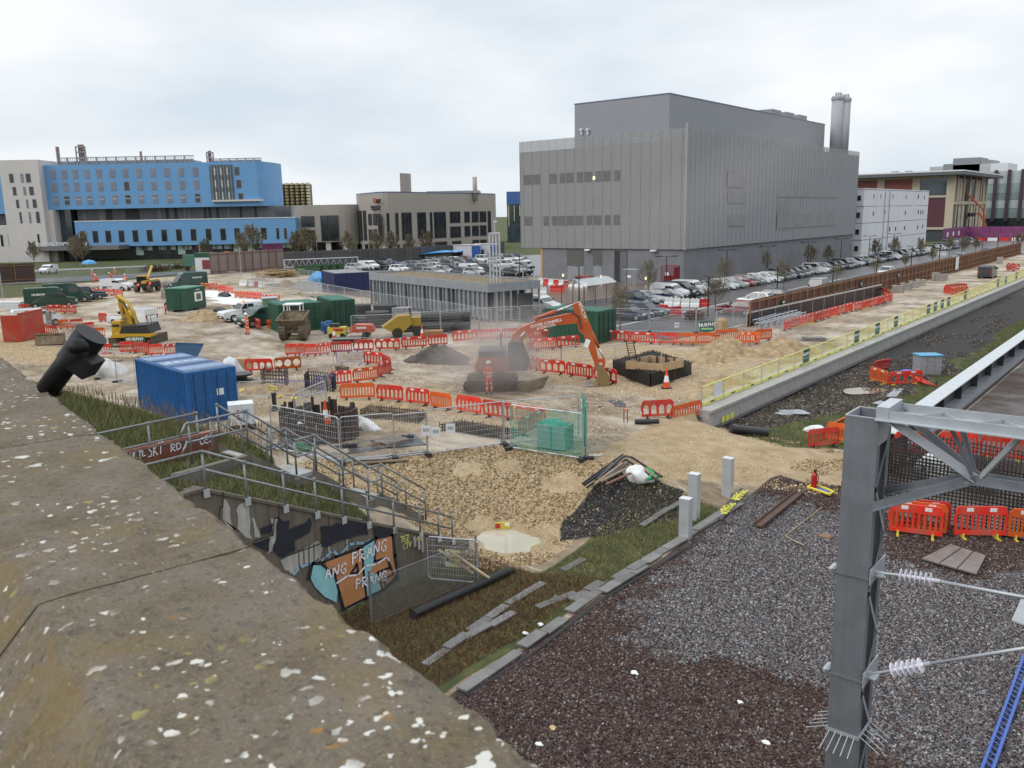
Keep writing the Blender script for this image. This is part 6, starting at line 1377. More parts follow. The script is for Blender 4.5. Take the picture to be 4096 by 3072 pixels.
fence(zD,[(970,830),(1325,835),(1735,850),(1915,820)],3,'in the row between haul road and car park')
fence(z8,[(0,500),(400,590),(720,660),(1250,745),(1700,840)],8,'in the row along the steel post building')
fence(z7,[(1000,420),(1300,470),(1700,545),(2150,610)],8,'in the row above the white chalk strip',yf=True)
fence(z7,[(1880,400),(2150,440)],2,'in front of the green skips',yf=True)
fence(z6,[(480,400),(810,390),(1340,360)],5,'in the row on the far grass left of the road',yf=True)
fence(z6,[(1610,345),(1885,330)],1,'at the far site entrance',yf=True)
fence(zE,[(545,800),(730,790)],1,'beside the lattice beams on the haul road')
fence(zC,[(880,480),(1205,540)],2,'leaning left of the blue container')
fence(zE,[(105,760),(430,640)],3,'in the row behind the lattice beams')
fence(zF,[(700,960),(1010,800)],1,'standing behind the manhole shaft')
# notices tied to fences
for i,(a,b,Zf,lab) in enumerate(((1975,915,zF,'left of two white notices on the mesh fence'),(2072,930,zF,'right of two white notices on the mesh fence'),(205,1135,zG,'crumpled white notice on the fence left of the green netting'),(1565,775,zD,'white notice on the car park fence'))):
 p=L(*Zf(a,b+(260 if Zf is not zD else 70)),0);X_,Z_=atY(*Zf(a,b),depth(p)-.08);c_=c2w(X_,depth(p)-.08,Z_)
 o_=tag(MB().box(-.2,.2,-.008,.008,-.22,.22).ob('notice',WMOD,None,False,c_,YAW),lab,'notice');MB().box(-.13,.13,-.0115,-.0085,-.05,.1).ob('print',mat('print_grey',(.35,.35,.36),.6),o_)
# green netting panel, its edge panel and the green crate behind it
NET=mat('green_debris_net',(.07,.34,.25),.7,.15,3,alpha=.36);NETD=mat('green_net_folded',(.03,.27,.19),.7,.15,3)
a,b=L(*zG(690,1300)),L(*zG(1272,1395));d=b-a
r_=thing('netted_fence','mesh fence panel covered in green debris netting in the foreground','fence',a,math.atan2(d.y,d.x));s=d.length/3.4
for me in (HF,HW):o_=ob('frame' if me is HF else 'wire_mesh',me,r_,(0,0,.1));o_.scale=(s,1,1)
nb_=MB();nx_=18
for i in range(nx_+1):
 x_=d.length*i/nx_
 for z_ in (.12,.8,1.4,2.0):nb_.v.append((x_,-.04+.05*math.sin(i*1.3+z_*2),z_-.1*(z_>1.9)*math.sin(i*.35)))
for i in range(nx_):
 for j in range(3):nb_.f.append((i*4+j,i*4+4+j,i*4+5+j,i*4+1+j));nb_.mi.append(0)
nb_.ob('netting',NET,r_,True);ob('foot_block',FBK,r_,(d.length,0,0));ob('foot_block',FBK,r_,(0,0,0))
c_=L(*zG(1300,1385));e_=L(*zG(1275,1215));d=e_-c_
r_=thing('netted_fence','green netted fence panel seen edge on beside the green crate','fence',c_,math.atan2(d.y,d.x));MB().cyl((0,0,.1),(0,0,2.25),.024,6).cyl((d.length,0,.1),(d.length,0,2.25),.024,6).cyl((0,0,2.2),(d.length,0,2.2),.024,6).ob('frame',HGAL,r_)
nb_=MB()
for i in range(13):
 x_=d.length*i/12
 for z_ in (.15,.9,1.6,2.3):nb_.v.append((x_,.07*math.sin(i*1.1+z_),z_))
for i in range(12):
 for j in range(3):nb_.f.append((i*4+j,i*4+4+j,i*4+5+j,i*4+1+j));nb_.mi.append(0)
nb_.ob('netting',NETD,r_,True);ob('foot_block',FBK,r_,(0,0,0))
a,b=L(*zG(905,1300)),L(*zG(1125,1320));d=b-a
r_=thing('bulk_crate','grey green lined bulk crate behind the green netting','crate',a,math.atan2(d.y,d.x));cw=d.length
CRT=mat('crate_grey_green',(.26,.38,.36),.6,.12,3)
for bx in ((0,cw,0,.06),(0,cw,.9,.96)):MB().box(*bx,.1,1.15).ob('side',CRT,r_)
for bx in ((0,.06,.061,.899),(cw-.06,cw,.061,.899)):MB().box(*bx,.1,1.12).ob('side',CRT,r_)
MB().box(.061,cw-.061,.061,.899,.12,.9).ob('liner',NETD,r_);crumple('liner_top',None,None,(cw*.45,.5,1.0),(cw*.42,.4,.35),NETD,8,r_);MB().box(-.02,cw+.02,-.02,.98,0,.099).ob('base',DARK,r_);MB().box(cw*.45,cw*.55,-.008,-.001,.1,1.1).ob('strap',NETD,r_)
# tubular pedestrian barriers
PBLU=mat('pedestrian_blue',(.03,.06,.26),.45,.15,4);_pb={}
def ped(zf,pts,mm,labs,group='tubular pedestrian barriers'):
 for (a,b,c_,d),lab in zip(pts,labs):
  p,q_=L(*zf(a,b)),L(*zf(c_,d));dd=q_-p;r_=thing('pedestrian_barrier',lab,'barrier',p,math.atan2(dd.y,dd.x),group)
  k=mm.name
  if k not in _pb:
   f=MB().tube([(0,0,.12),(0,0,.95),(.1,0,1.05),(2.2,0,1.05),(2.3,0,.95),(2.3,0,.12)],.022,6).cyl((0,0,.2),(2.3,0,.2),.018,6);u=MB()
   for i in range(1,20):u.cyl((i*.115,0,.2),(i*.115,0,1.04),.008,4,cap=False)
   ft=MB().tube([(0,-.3,0),(0,0,.14),(0,.3,0)],.02,5);_pb[k]=(f.mesh('frame',mm),u.mesh('bars',mm),ft.mesh('foot',mm))
  s=dd.length/2.3
  for nm,me,xx in (('frame',_pb[k][0],0),('bars',_pb[k][1],0),('foot',_pb[k][2],.35*s),('foot',_pb[k][2],1.95*s)):
   o_=ob(nm,me,r_,(xx,0,0));o_.scale=(s if nm!='foot' else 1,1,1)
ped(zF,[(1102,268,1372,272),(498,600,855,588),(878,575,1085,515)],PBLU,['blue tubular pedestrian barrier behind the rebar ring, farthest of three','blue tubular pedestrian barrier in front of the small rebar cage','blue tubular pedestrian barrier set at an angle by the dark cage'])
ped(zF,[(752,300,1068,285),(128,610,478,600),(718,780,1012,720)],HGAL,['grey tubular pedestrian barrier behind the rebar ring','grey tubular pedestrian barrier beside the blue container door','grey tubular pedestrian barrier behind the sheet pile shaft'])
ped(zD,[(258,1110,540,1095)],PBLU,['blue tubular pedestrian barrier right of the orange excavator cab'])
ped(zD,[(545,1095,800,1085),(820,1085,1010,1075),(1015,1075,1125,1060)],HGAL,['grey tubular pedestrian barrier, left of three behind the bucket','grey tubular pedestrian barrier, middle of three behind the bucket','grey tubular pedestrian barrier, right of three behind the bucket'])
# road vehicles
TYRE=mat('tyre_rubber',(.018,.018,.018),.8,.2,5);RIM=mat('alloy_rim',(.36,.37,.38),.35,.1,5,metal=.5);CGL=mat('car_glass',(.018,.022,.027),.06,.3,1,spec=.8);HEADL=mat('headlamp',(.62,.65,.68),.15,.1,5);TAILL=mat('tail_lamp',(.35,.015,.015),.3);TRIM=mat('black_trim',(.02,.02,.022),.5)
PAINT={'white':(.66,.67,.67),'silver':(.36,.37,.38),'grey':(.13,.135,.14),'dark':(.035,.037,.042),'blue':(.035,.06,.15),'navy':(.02,.03,.055),'red':(.20,.012,.015),'lavender':(.16,.17,.28),'green':(.012,.05,.032),'slate':(.06,.075,.095)}
def paint_m(c):return mat('car_paint_'+c,PAINT[c],.28,.05,2,coat=.5)
CT={  # length, width, belt, roof, wheel x front/rear, windscreen base/top x, rear glass top/base x, bonnet z
 'h':(4.1,1.75,.93,1.47,1.28,-1.25,.95,.30,-1.35,-1.85,.86),'s':(4.7,1.82,.92,1.44,1.45,-1.38,.95,.25,-1.1,-1.75,.84),'e':(4.75,1.82,.93,1.46,1.45,-1.4,.95,.25,-1.75,-2.15,.85),'u':(4.5,1.86,1.02,1.68,1.35,-1.35,1.05,.45,-1.75,-2.05,.98)}
_cm={}
def arch(cx,r,z0,n=5):return [(cx+r*math.cos(a),z0+r*math.sin(a)) for a in np.linspace(0,math.pi,n)]
def car_meshes(ty,colr):
 if (ty,colr) in _cm:return _cm[ty,colr]
 Lc,W,bt_,rf,wf,wr_,sb,stx,rt,rb,bz=CT[ty];h=Lc/2;z0=.22
 out=[(h-.06,z0),(h,.42),(h-.04,.62),(h-.18,bz-.08),(sb,bt_+.0),(-h+.35,bt_+.03),(-h+.08,bt_-.02),(-h,.66),(-h+.03,.4),(-h+.1,z0)]+arch(wr_,.36,z0+.06)[::-1]+arch(wf,.36,z0+.06)[::-1]
 b=MB().prism(out,-W/2,W/2,'y')
 b.v=[(x,y*(1-.10*max(0,(z-.55))/.4)*(1-.08*max(0,abs(x)-h+.5)/.5),z) for x,y,z in b.v]
 wb_,wt=W*.44,W*.36
 g_=MB().add([(sb,-wb_,bt_),(rb,-wb_,bt_),(rb,wb_,bt_),(sb,wb_,bt_),(stx,-wt,rf-.06),(rt,-wt,rf-.06),(rt,wt,rf-.06),(stx,wt,rf-.06)],HEX)
 wt2=wt*1.02;b.add([(stx+.08,-wt2,rf-.075),(rt-.1,-wt2,rf-.075),(rt-.1,wt2,rf-.075),(stx+.08,wt2,rf-.075),(stx-.12,-wt2*.82,rf),(rt+.1,-wt2*.82,rf-.02),(rt+.1,wt2*.82,rf-.02),(stx-.12,wt2*.82,rf)],[(4,5,6,7),(0,1,5,4),(1,2,6,5),(2,3,7,6),(3,0,4,7),(3,2,1,0)])
 for s in (-1,1):
  for xb_,xt_,w_ in ((sb,stx,.09),((sb+rb)/2,(stx+rt)/2,.08),(rb+.12,rt+.05,.2)):
   b.add([(xb_-w_/2,s*(wb_+.012),bt_),(xb_+w_/2,s*(wb_+.012),bt_),(xt_+w_/2,s*(wt+.012),rf-.07),(xt_-w_/2,s*(wt+.012),rf-.07),(xb_-w_/2,s*(wb_-.03),bt_),(xb_+w_/2,s*(wb_-.03),bt_),(xt_+w_/2,s*(wt-.03),rf-.07),(xt_-w_/2,s*(wt-.03),rf-.07)],HEX)
  b.box(sb-.35,sb-.2,s*W*.5-(.0 if s>0 else.16),s*W*.5+(.16 if s>0 else 0),bt_-.02,bt_+.12)
 dk=MB().box(h-.09,h+.012,-W*.3,W*.3,.3,.5).box(-h+.2,h-.2,-W*.46,W*.46,z0-.02,z0+.1)
 wh=MB();
 ty_=MB().cyl((0,-.1,.32),(0,.1,.32),.32,14);ri_=MB().cyl((0,-.108,.32),(0,.108,.32),.2,10)
 hl=MB().box(h-.2,h-.005,-.2,.2,.6,.74);tl=MB().box(-h-.01,-h+.12,-.13,.13,.68,.92);pl_=MB().box(h+.005,h+.02,-.25,.25,.38,.48)
 _cm[ty,colr]=dict(L=Lc,W=W,wf=wf,wr=wr_,body=b.mesh('body',paint_m(colr)),glass=g_.mesh('glasshouse',CGL),trim=dk.mesh('trim',TRIM),tyre=ty_.mesh('tyre',TYRE),rim=ri_.mesh('rim',RIM),hl=hl.mesh('headlamp',HEADL),tl=tl.mesh('tail_lamp',TAILL),pl=pl_.mesh('number_plate',mat('plate_white',(.7,.7,.66),.5)))
 return _cm[ty,colr]
def put_parts(r_,m,full=True):
 ob('body',m['body'],r_);ob('glasshouse',m['glass'],r_);ob('trim',m['trim'],r_)
 for x_ in (m['wf'],m['wr']):
  for s in (-1,1):
   w_=ob('tyre',m['tyre'],r_,(x_,s*(m['W']/2-.12),0))
   if full:ob('rim',m['rim'],w_)
 for s in (-1,1):ob('headlamp',m['hl'],r_,(0,s*(m['W']*.35),0));ob('tail_lamp',m['tl'],r_,(0,s*m['W']*.38,0))
 if full:ob('number_plate',m['pl'],r_)
def car(p,rz,ty,colr,label,group=None,full=True):
 r_=thing('parked_car',label,'car',(p[0],p[1],.012 if len(p)<3 else p[2]),rz,group);put_parts(r_,car_meshes(ty,colr),full);return r_
_vm={}
def van_meshes(ty,colr,high=True):
 k=(ty,colr)
 if k in _vm:return _vm[k]
 Lc,W,Hv,bz,sb,stx,wf,wr_={'V':(5.8,2.0,2.55,1.12,1.75,.95,1.95,-1.75),'v':(4.6,1.85,1.85,1.05,1.3,.6,1.45,-1.45),'P':(5.3,1.86,1.8,1.05,.9,.35,1.65,-1.5)}[ty];h=Lc/2;z0=.3
 if ty=='P':out=[(h-.06,z0),(h,.5),(h-.03,.9),(h-.15,1.02),(sb,1.14),(-h+.05,1.14),(-h,.9),(-h+.02,z0+.2),(-h+.1,z0)]
 else:out=[(h-.06,z0),(h,.5),(h-.05,.85),(h-.2,bz),(sb,bz+.18),(stx,Hv-.1),(stx-.3,Hv),(-h+.15,Hv),(-h,Hv-.2),(-h+.0,.5),(-h+.05,z0)]
 out+=arch(wr_,.42,z0+.03)[::-1]+arch(wf,.42,z0+.03)[::-1]
 b=MB().prism(out,-W/2,W/2,'y');b.v=[(x,y*(1-.10*max(0,z-1.1)/1.4)*(1-.12*max(0,x-h+.7)/.7),z) for x,y,z in b.v]
 g_=MB()
 if ty=='P':
  bt_,rf=1.14,1.8;rb,rt=-1.05,-.85;wb_,wt=.82,.68;b.add([(sb,-wb_,bt_),(rb,-wb_,bt_),(rb,wb_,bt_),(sb,wb_,bt_),(stx,-wt,rf),(rt,-wt,rf),(rt,wt,rf),(stx,wt,rf)],HEX)
  b.box(-h+.06,rb-.05,-.8,.8,1.141,1.78)
  for s in (-1,1):
   for xa,xb,xc,xd in ((.7,.0,-.05,.28),(-.08,-.75,-.7,-.1)):g_.add([(xa,s*.832,1.2),(xb,s*.832,1.2),(xc,s*.715,1.7),(xd,s*.715,1.7),(xa,s*.80,1.2),(xb,s*.80,1.2),(xc,s*.69,1.7),(xd,s*.69,1.7)],HEX)
  g_.add([(sb+.012,-.74,1.2),(sb+.012,.74,1.2),(stx+.06,.62,1.74),(stx+.06,-.62,1.74),(sb-.05,-.74,1.2),(sb-.05,.74,1.2),(stx,.62,1.74),(stx,-.62,1.74)],HEX)
 else:
  za,zb3=bz+.24,Hv-.2;f=lambda z:(sb+(stx-sb)*(z-bz-.18)/(Hv-.1-bz-.18));wz_=lambda z:W/2*(1-.10*max(0,z-1.1)/1.4)
  g_.add([(f(za)+.03,-wz_(za)*.9,za),(f(za)+.03,wz_(za)*.9,za),(f(zb3)+.03,wz_(zb3)*.86,zb3),(f(zb3)+.03,-wz_(zb3)*.86,zb3),(f(za)-.05,-wz_(za)*.9,za),(f(za)-.05,wz_(za)*.9,za),(f(zb3)-.05,wz_(zb3)*.86,zb3),(f(zb3)-.05,-wz_(zb3)*.86,zb3)],HEX)
  zt_=min(bz+.85,Hv-.25)
  for s in (-1,1):g_.add([(f(za)-.18,s*(wz_(za)+.006),za),(stx-.75,s*(wz_(za)+.006),za),(stx-.75,s*(wz_(zt_)+.006),zt_),(f(zt_)-.15,s*(wz_(zt_)+.006),zt_),(f(za)-.18,s*(wz_(za)-.05),za),(stx-.75,s*(wz_(za)-.05),za),(stx-.75,s*(wz_(zt_)-.05),zt_),(f(zt_)-.15,s*(wz_(zt_)-.05),zt_)],HEX)
 dk=MB().box(h-.1,h+.015,-W*.38,W*.38,z0+.02,z0+.3).box(-h+.2,h-.25,-W*.48,W*.48,z0-.02,z0+.1)
 if ty!='P':
  for s in (-1,1):dk.box(-h+.3,stx-.8,s*(W/2)-.008,s*(W/2)+.008,.62,.72)
 for s in (-1,1):dk.cb((sb-.3,s*(W/2+.1),bz+.35),(.14,.2,.28))
 ty_=MB().cyl((0,-.12,.36),(0,.12,.36),.36,16);ri_=MB().cyl((0,-.128,.36),(0,.128,.36),.21,10)
 _vm[k]=dict(L=Lc,W=W,wf=wf,wr=wr_,H=Hv,body=b.mesh('body',paint_m(colr)),glass=g_.mesh('window',CGL),trim=dk.mesh('trim',TRIM),tyre=ty_.mesh('tyre',TYRE),rim=ri_.mesh('rim',RIM),hl=MB().box(h-.22,h-.01,-.2,.2,.72,.92).mesh('headlamp',HEADL),tl=MB().box(-h-.01,-h+.06,-.07,.07,.8,1.2).mesh('tail_lamp',TAILL),pl=MB().box(h+.016,h+.03,-.26,.26,.42,.53).mesh('number_plate',mat('plate_white',(.7,.7,.66),.5)))
 return _vm[k]
def van(p,rz,ty,colr,label,text=None,group=None,cat='van'):
 r_=thing('pickup_truck' if ty=='P' else 'van',label,cat,(p[0],p[1],p[2] if len(p)>2 else.012),rz,group);m=van_meshes(ty,colr);put_parts(r_,m)
 if text:
  y=m['W']/2*(1-.10*max(0,(m['H']*.68-1.1))/1.4)+.006
  for s in (-1,1):lettering(text,.34 if ty=='V' else.24,LWH,r_,wallM((-m['L']*.22,s*y,m['H']*.68),0 if s<0 else math.pi),.002,1.1,.03)
 return r_
NOSE=0.0  # nose toward +x (across the railway)
# ---- row of cars beside the plant building
rnd=random.Random(4);rowA=[]
pal_=['dark','grey','silver','white','navy','slate','dark','blue','grey','white','dark','red']
spec=[('u','navy'),('s','silver'),('s','navy'),('V0','white'),('V1','dark'),('V2','white'),('h','blue'),('h','grey'),('h','white'),('h','silver'),('h','red'),('e','grey'),('h','white'),('s','white'),('e','dark'),('u','grey')]
for i in range(56):
 t_=83.5+i*2.85
 if t_>235 and i%3==1:continue
 ty,cc=spec[i] if i<len(spec) else (rnd.choice('hhseu'),rnd.choice(pal_))
 lab='%s %s in the row beside the plant building, %s'%(cc,{'h':'hatchback','s':'saloon','e':'estate car','u':'tall car'}.get(ty,'van'),('%s from the near end'%ORD[i]) if i<20 else '%s beyond the twentieth'%ORD[i-20] if i<40 else '%s beyond the fortieth'%ORD[i-40])
 pos=(-49.6+rnd.uniform(-.3,.3),t_+rnd.uniform(-.15,.15))
 if ty=='V0':van(pos,NOSE,'v','white',lab,None,'cars beside the plant building')
 elif ty=='V1':van(pos,NOSE,'v','dark',lab,None,'cars beside the plant building')
 elif ty=='V2':van(pos,NOSE,'v','white',lab,None,'cars beside the plant building')
 else:car(pos,NOSE+rnd.uniform(-.03,.03),ty,cc,lab,'cars beside the plant building',i<22)
for (zx,zy,ty,cc,rz,lab) in ((1330,705,'e','slate',-.05,'dark blue estate car parked nearest the red water barriers'),(1180,735,'s','navy',-.05,'dark saloon parked behind the bare tree and green container'),(2070,690,'h','red',math.pi,'dark red hatchback behind the fence by the hoarding end')):
 p=G(*zD(zx,zy));car((p.x-(.9 if rz<1 else 0),p.y+.6),rz,ty,cc,lab)
for (zx,zy,ty,cc,rz,lab) in ((385,548,'h','white',math.pi,'white hatchback beyond the red one at the hoarding end'),(470,520,'e','navy',math.pi,'dark estate behind the near end of the hoarding'),(820,448,'u','silver',1.57,'silver tall car on the road behind the hoarding'),(1270,348,'h','white',-1.57,'white car driving behind the middle of the hoarding'),(1770,240,'s','silver',-1.57,'silver car far along the road behind the hoarding'),(1950,205,'h','dark',-1.57,'dark car farthest along the road behind the hoarding')):
 p=G(*zE(zx,zy));car((min(p.x,-33),p.y),rz,ty,cc,lab)
for i in range(9):car((-53+.2*(i%3),252+i*3),NOSE,rnd.choice('hseu'),rnd.choice(pal_),'car in the cluster by the purple hoarding, %s from the near end'%ORD[i],'cars by the purple hoarding',False)
# ---- crowded car park behind the steel post building
LOT=[(715,955,'e','silver'),(1000,905,'h','blue'),(1130,945,'s','lavender'),(1100,968,'h','white'),(1262,930,'s','grey'),(1352,922,'h','silver'),(1345,962,'e','grey'),(1445,914,'h','silver'),(1430,948,'h','white'),(1545,918,'e','dark'),(1560,958,'e','navy'),(1642,905,'h','grey'),(1750,905,'s','blue'),(1850,882,'u','white'),(1880,975,'u','slate'),(1950,900,'h','silver'),(1955,935,'h','white'),(2010,992,'h','grey'),(2045,935,'u','white'),(2085,868,'h','dark'),(2150,862,'h','navy'),(1500,985,'h','silver'),(1240,962,'h','grey'),(1690,958,'h','dark'),(1800,930,'s','dark'),(1600,890,'h','white'),(1500,893,'h','grey'),(1400,897,'h','dark'),(1700,880,'h','red'),(2000,862,'e','silver'),(1930,862,'h','blue'),(2180,900,'h','white'),(2190,945,'s','grey'),(2100,1000,'s','dark'),(2180,990,'h','navy'),(1660,995,'h','slate'),(1300,990,'h','dark'),(1400,1000,'e','silver'),(1200,930,'h','navy'),(1760,1000,'h','silver')]
for i,(a,b,ty,cc) in enumerate(LOT):
 p=G(*z3(a,b));car((p.x,p.y),NOSE+rnd.uniform(-.08,.08),ty,cc,'%s %s in the crowded car park, %s by %s'%(cc,{'h':'hatchback','s':'saloon','e':'estate','u':'tall car'}[ty],'place %d'%(i+1),'distance') if False else '%s %s in the crowded car park behind the planted roof'%(cc,{'h':'hatchback','s':'saloon','e':'estate','u':'tall car'}[ty]),'cars in the crowded car park',b>940)
for i,(a,b,cc,ty,lab) in enumerate(((835,950,'white','v','white van with orange tail in the crowded car park at its left end'),(1740,985,'white','v','white panel van in the middle of the crowded car park'),(2130,925,'white','v','white van at the right of the crowded car park'),(2120,998,'silver','v','silver van beside the plant building corner'),(965,945,'dark','P','black pickup behind the navy container'))):
 p=G(*z3(a,b));van((p.x,p.y),NOSE,ty,cc,lab)
# uniquify the labels of the car park cars by counting within each look
_seen={}
for o_ in [x_ for x_ in col.objects if x_.parent is None and x_.get('group')=='cars in the crowded car park']:
 k=o_['label'];_seen.setdefault(k,[]).append(o_)
for k,v in _seen.items():
 if len(v)>1:
  v.sort(key=lambda o_:(o_.location.x*CA+o_.location.y*SA)/depth(o_.location))
  for i,o_ in enumerate(v):o_['label']=k.replace(' behind the planted roof','')+', %s of its look from the left'%ORD[i]
# ---- site vehicles
def two(zf,a,b,c_,d):  # rear and front ground points -> centre and heading
 p,q_=G(*zf(a,b)),G(*zf(c_,d));return (p+q_)/2,math.atan2((q_-p).y,(q_-p).x)
c_,h_=two(z6,385,740,930,715);van((c_.x,c_.y,0),h_+.12,'V','green','dark green van with white lettering, nearest of the far left pair','MURPHY')
van((c_.x-5.5,c_.y+4.5,0),h_+.12,'V','green','dark green van half hidden behind the nearest far left van','MURPHY');van((c_.x-7,c_.y+7.6,0),h_+.12,'P','dark','black pickup behind the two dark green vans at far left',None,None,'pickup')
c_,h_=two(z7,650,480,300,505);van((c_.x,c_.y,0),h_,'V','green','dark green van with white lettering facing left near the site entrance','MURPHY')
c_,h_=two(z7,1400,880,1000,905);van((c_.x-.9,c_.y+.6,0),h_+.35,'P','white','white pickup with amber beacon beside the tan spoil heap',None,None,'pickup');bc=thing('beacon','amber beacon on the white pickup roof','beacon',(c_.x-.9,c_.y+.6,1.8));MB().lathe([(.12,0),(.12,.12),(.06,.2)],10).ob('lens',mat('amber',(.8,.35,.03),.3),bc)
c_,h_=two(z7,1450,925,1120,952);van((c_.x+1.6,c_.y-.2,0),h_+.35,'v','green','small dark green van with white lettering beside the white pickup','MURPHY')
c_,h_=two(z6,1330,512,1640,515);van((c_.x,c_.y,0),h_+.1,'v','white','small white van near the curved red barriers at the entrance')
c_,h_=two(z6,1800,985,1450,970);van((c_.x-1,c_.y+1,0),h_,'P','white','white pickup with chevrons behind the yellow excavator',None,None,'pickup')
c_,h_=two(z6,240,985,740,945);van((c_.x,c_.y,0),h_,'v','white','white van behind the red skip at far left')
p=G(*z6(620,300));van((p.x,p.y,.05),-.9,'v','white','white van waiting on the far road at left');car((p.x-6,p.y-2.2,.05),-.9,'h','red','red car waiting on the far road at left')
p=G(*zD(430,690));van((p.x-2.2,p.y+1.4),NOSE,'v','white','white van half hidden behind the excavator boom and green container')
# containers, cabins and skips
def cont_mesh(Lc,W,Hc,m,mdark,parent,doors='x0',rib=True,roof_m=None):
 fr=MB();e=.12
 for x_ in (0,Lc-e):
  for y_ in (0,W-e):fr.box(x_,x_+e,y_,y_+e,0,Hc)
 for z_ in (0,Hc-e):
  for y_ in (0,W-e):fr.box(e+.001,Lc-e-.001,y_,y_+e,z_,z_+e)
  for x_ in (0,Lc-e):fr.box(x_,x_+e,e+.001,W-e-.001,z_,z_+e)
 fr.ob('frame',m,parent)
 def corr(n_,ln,dp=.045):
  pts=[]
  for k in range(n_):
   a=ln*k/n_;s=ln/n_;pts+=[(a,0),(a+s*.35,0),(a+s*.5,dp),(a+s*.85,dp)]
  return pts+[(ln,0)]
 for y_,s in ((.03,1),(W-.03,-1)):
  pr_=corr(max(4,round(Lc/.28)),Lc-2*e);v=[(e+a,y_+s*b,e) for a,b in pr_]+[(e+a,y_+s*b,Hc-e) for a,b in pr_];n_=len(pr_)
  MB().add(v,[(i,i+1,n_+i+1,n_+i) for i in range(n_-1)]).ob('side_panel',m,parent)
 pr_=corr(max(4,round(Lc/.34)),Lc-2*e,.10);n_=len(pr_);v=[(e+a,e,Hc-.05+b) for a,b in pr_]+[(e+a,W-e,Hc-.05+b) for a,b in pr_]
 MB().add(v,[(i,i+1,n_+i+1,n_+i) for i in range(n_-1)]).ob('roof_panel',roof_m or m,parent)
 pr_=corr(8,W-2*e);n_=len(pr_);v=[(Lc-.03-b,e+a,e) for a,b in pr_]+[(Lc-.03-b,e+a,Hc-e) for a,b in pr_]
 MB().add(v,[(i,i+1,n_+i+1,n_+i) for i in range(n_-1)]).ob('end_panel',m,parent)
 for k in range(2):
  y0=e+k*(W-2*e)/2;d_=MB().box(.02,.07,y0+.01,y0+(W-2*e)/2-.01,e,Hc-e).ob('door',m,parent)
  for j in range(2):MB().box(.005,.019,y0+.12,y0+(W-2*e)/2-.12,.35+j*1.1,1.25+j*1.1 if j==0 else Hc-.35).ob('door_recess',mdark,d_)
  for j in (.3,.75):MB().cyl((-.02,y0+j*(W-2*e)/2,.15),(-.02,y0+j*(W-2*e)/2,Hc-.15),.025,6).ob('lock_rod',mdark,d_)
def container(name,label,px4,Hc,m,mdark,roof_m=None,cat='container',order=0):
 # px4: door-left, door-right and far-right top corners as world points at height Hc
 a,b,c_=px4;W=(b-a).length;Lc=(c_-b).length;u=(c_-b);rz=math.atan2(u.y,u.x)
 r_=thing(name,label,cat,(a.x,a.y,0),rz)
 # local x along the length, y across the doors (b must lie at +y)
 ly=Vector((-math.sin(rz),math.cos(rz)));s=ly.dot(Vector((b.x-a.x,b.y-a.y)))
 if s<0:r_.location=(b.x,b.y,0)
 cont_mesh(Lc,W,Hc,m,mdark,r_,roof_m=roof_m);return r_,W,Lc
CBLU=mat('container_blue',(.009,.105,.32),.42,.12,1.5,streak=(.01,.075,.22),dirt=(.03,.10,.22),dscale=2);CBLD=mat('container_blue_dark',(.01,.08,.23),.45,.1,2);CROOF=mat('container_roof_blue',(.03,.12,.30),.35,.12,2)
P4=[G(*q,2.59) for q in ((405,814),(509,797),(393,768))]
bc_,W,Lc=container('shipping_container','bright blue shipping container at the foot of the grass bank',P4,2.75,CBLU,CBLD,CROOF)
MB().box(-.012,-.004,W*.28,W*.42,1.35,1.7).ob('notice',WMOD,bc_)
for k in range(22):MB().box(.25+k*(Lc-.5)/22,.25+(k+.42)*(Lc-.5)/22,.13,W-.13,2.752,2.80).ob('roof_rib',mat('roof_rib_painted_sheen',(.38,.47,.62),.3,.1,3),bc_)  # wet sky sheen on the raised ribs is put into their pale colour
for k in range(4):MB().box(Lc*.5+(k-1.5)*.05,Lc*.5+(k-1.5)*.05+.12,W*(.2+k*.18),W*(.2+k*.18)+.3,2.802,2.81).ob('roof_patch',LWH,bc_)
CGRN=mat('cabin_green',(.016,.075,.045),.45,.12,1.5,streak=(.012,.05,.032));CGRD=mat('cabin_green_dark',(.010,.05,.03),.5);CGRF=mat('cabin_green_roof',(.035,.16,.11),.4,.12,2)
def gcont(label,zf,A,B,C,Hc=2.6):return container('site_container',label,[G(*zf(*q),Hc) for q in (A,B,C)],Hc,CGRN,CGRD,CGRF)
gcont('dark green site container, left of the two behind the dumper',z8,(-190,600),(190,572),(85,545))
gcont('dark green site container, right of the two behind the concrete rings',z8,(290,562),(485,545),(350,508))
gcont('dark green site container behind the orange excavator boom',zD,(960,662),(1028,625),(560,598))
CNVY=mat('container_navy',(.012,.02,.085),.45,.12,1.5,streak=(.01,.015,.05))
container('site_container','navy blue container butting onto the planted roof building',[G(*z8(*q),2.6) for q in ((370,300),(610,305),(480,280))],2.6,CNVY,CNVY,mat('navy_roof_grey',(.30,.29,.29),.5,.2,1))
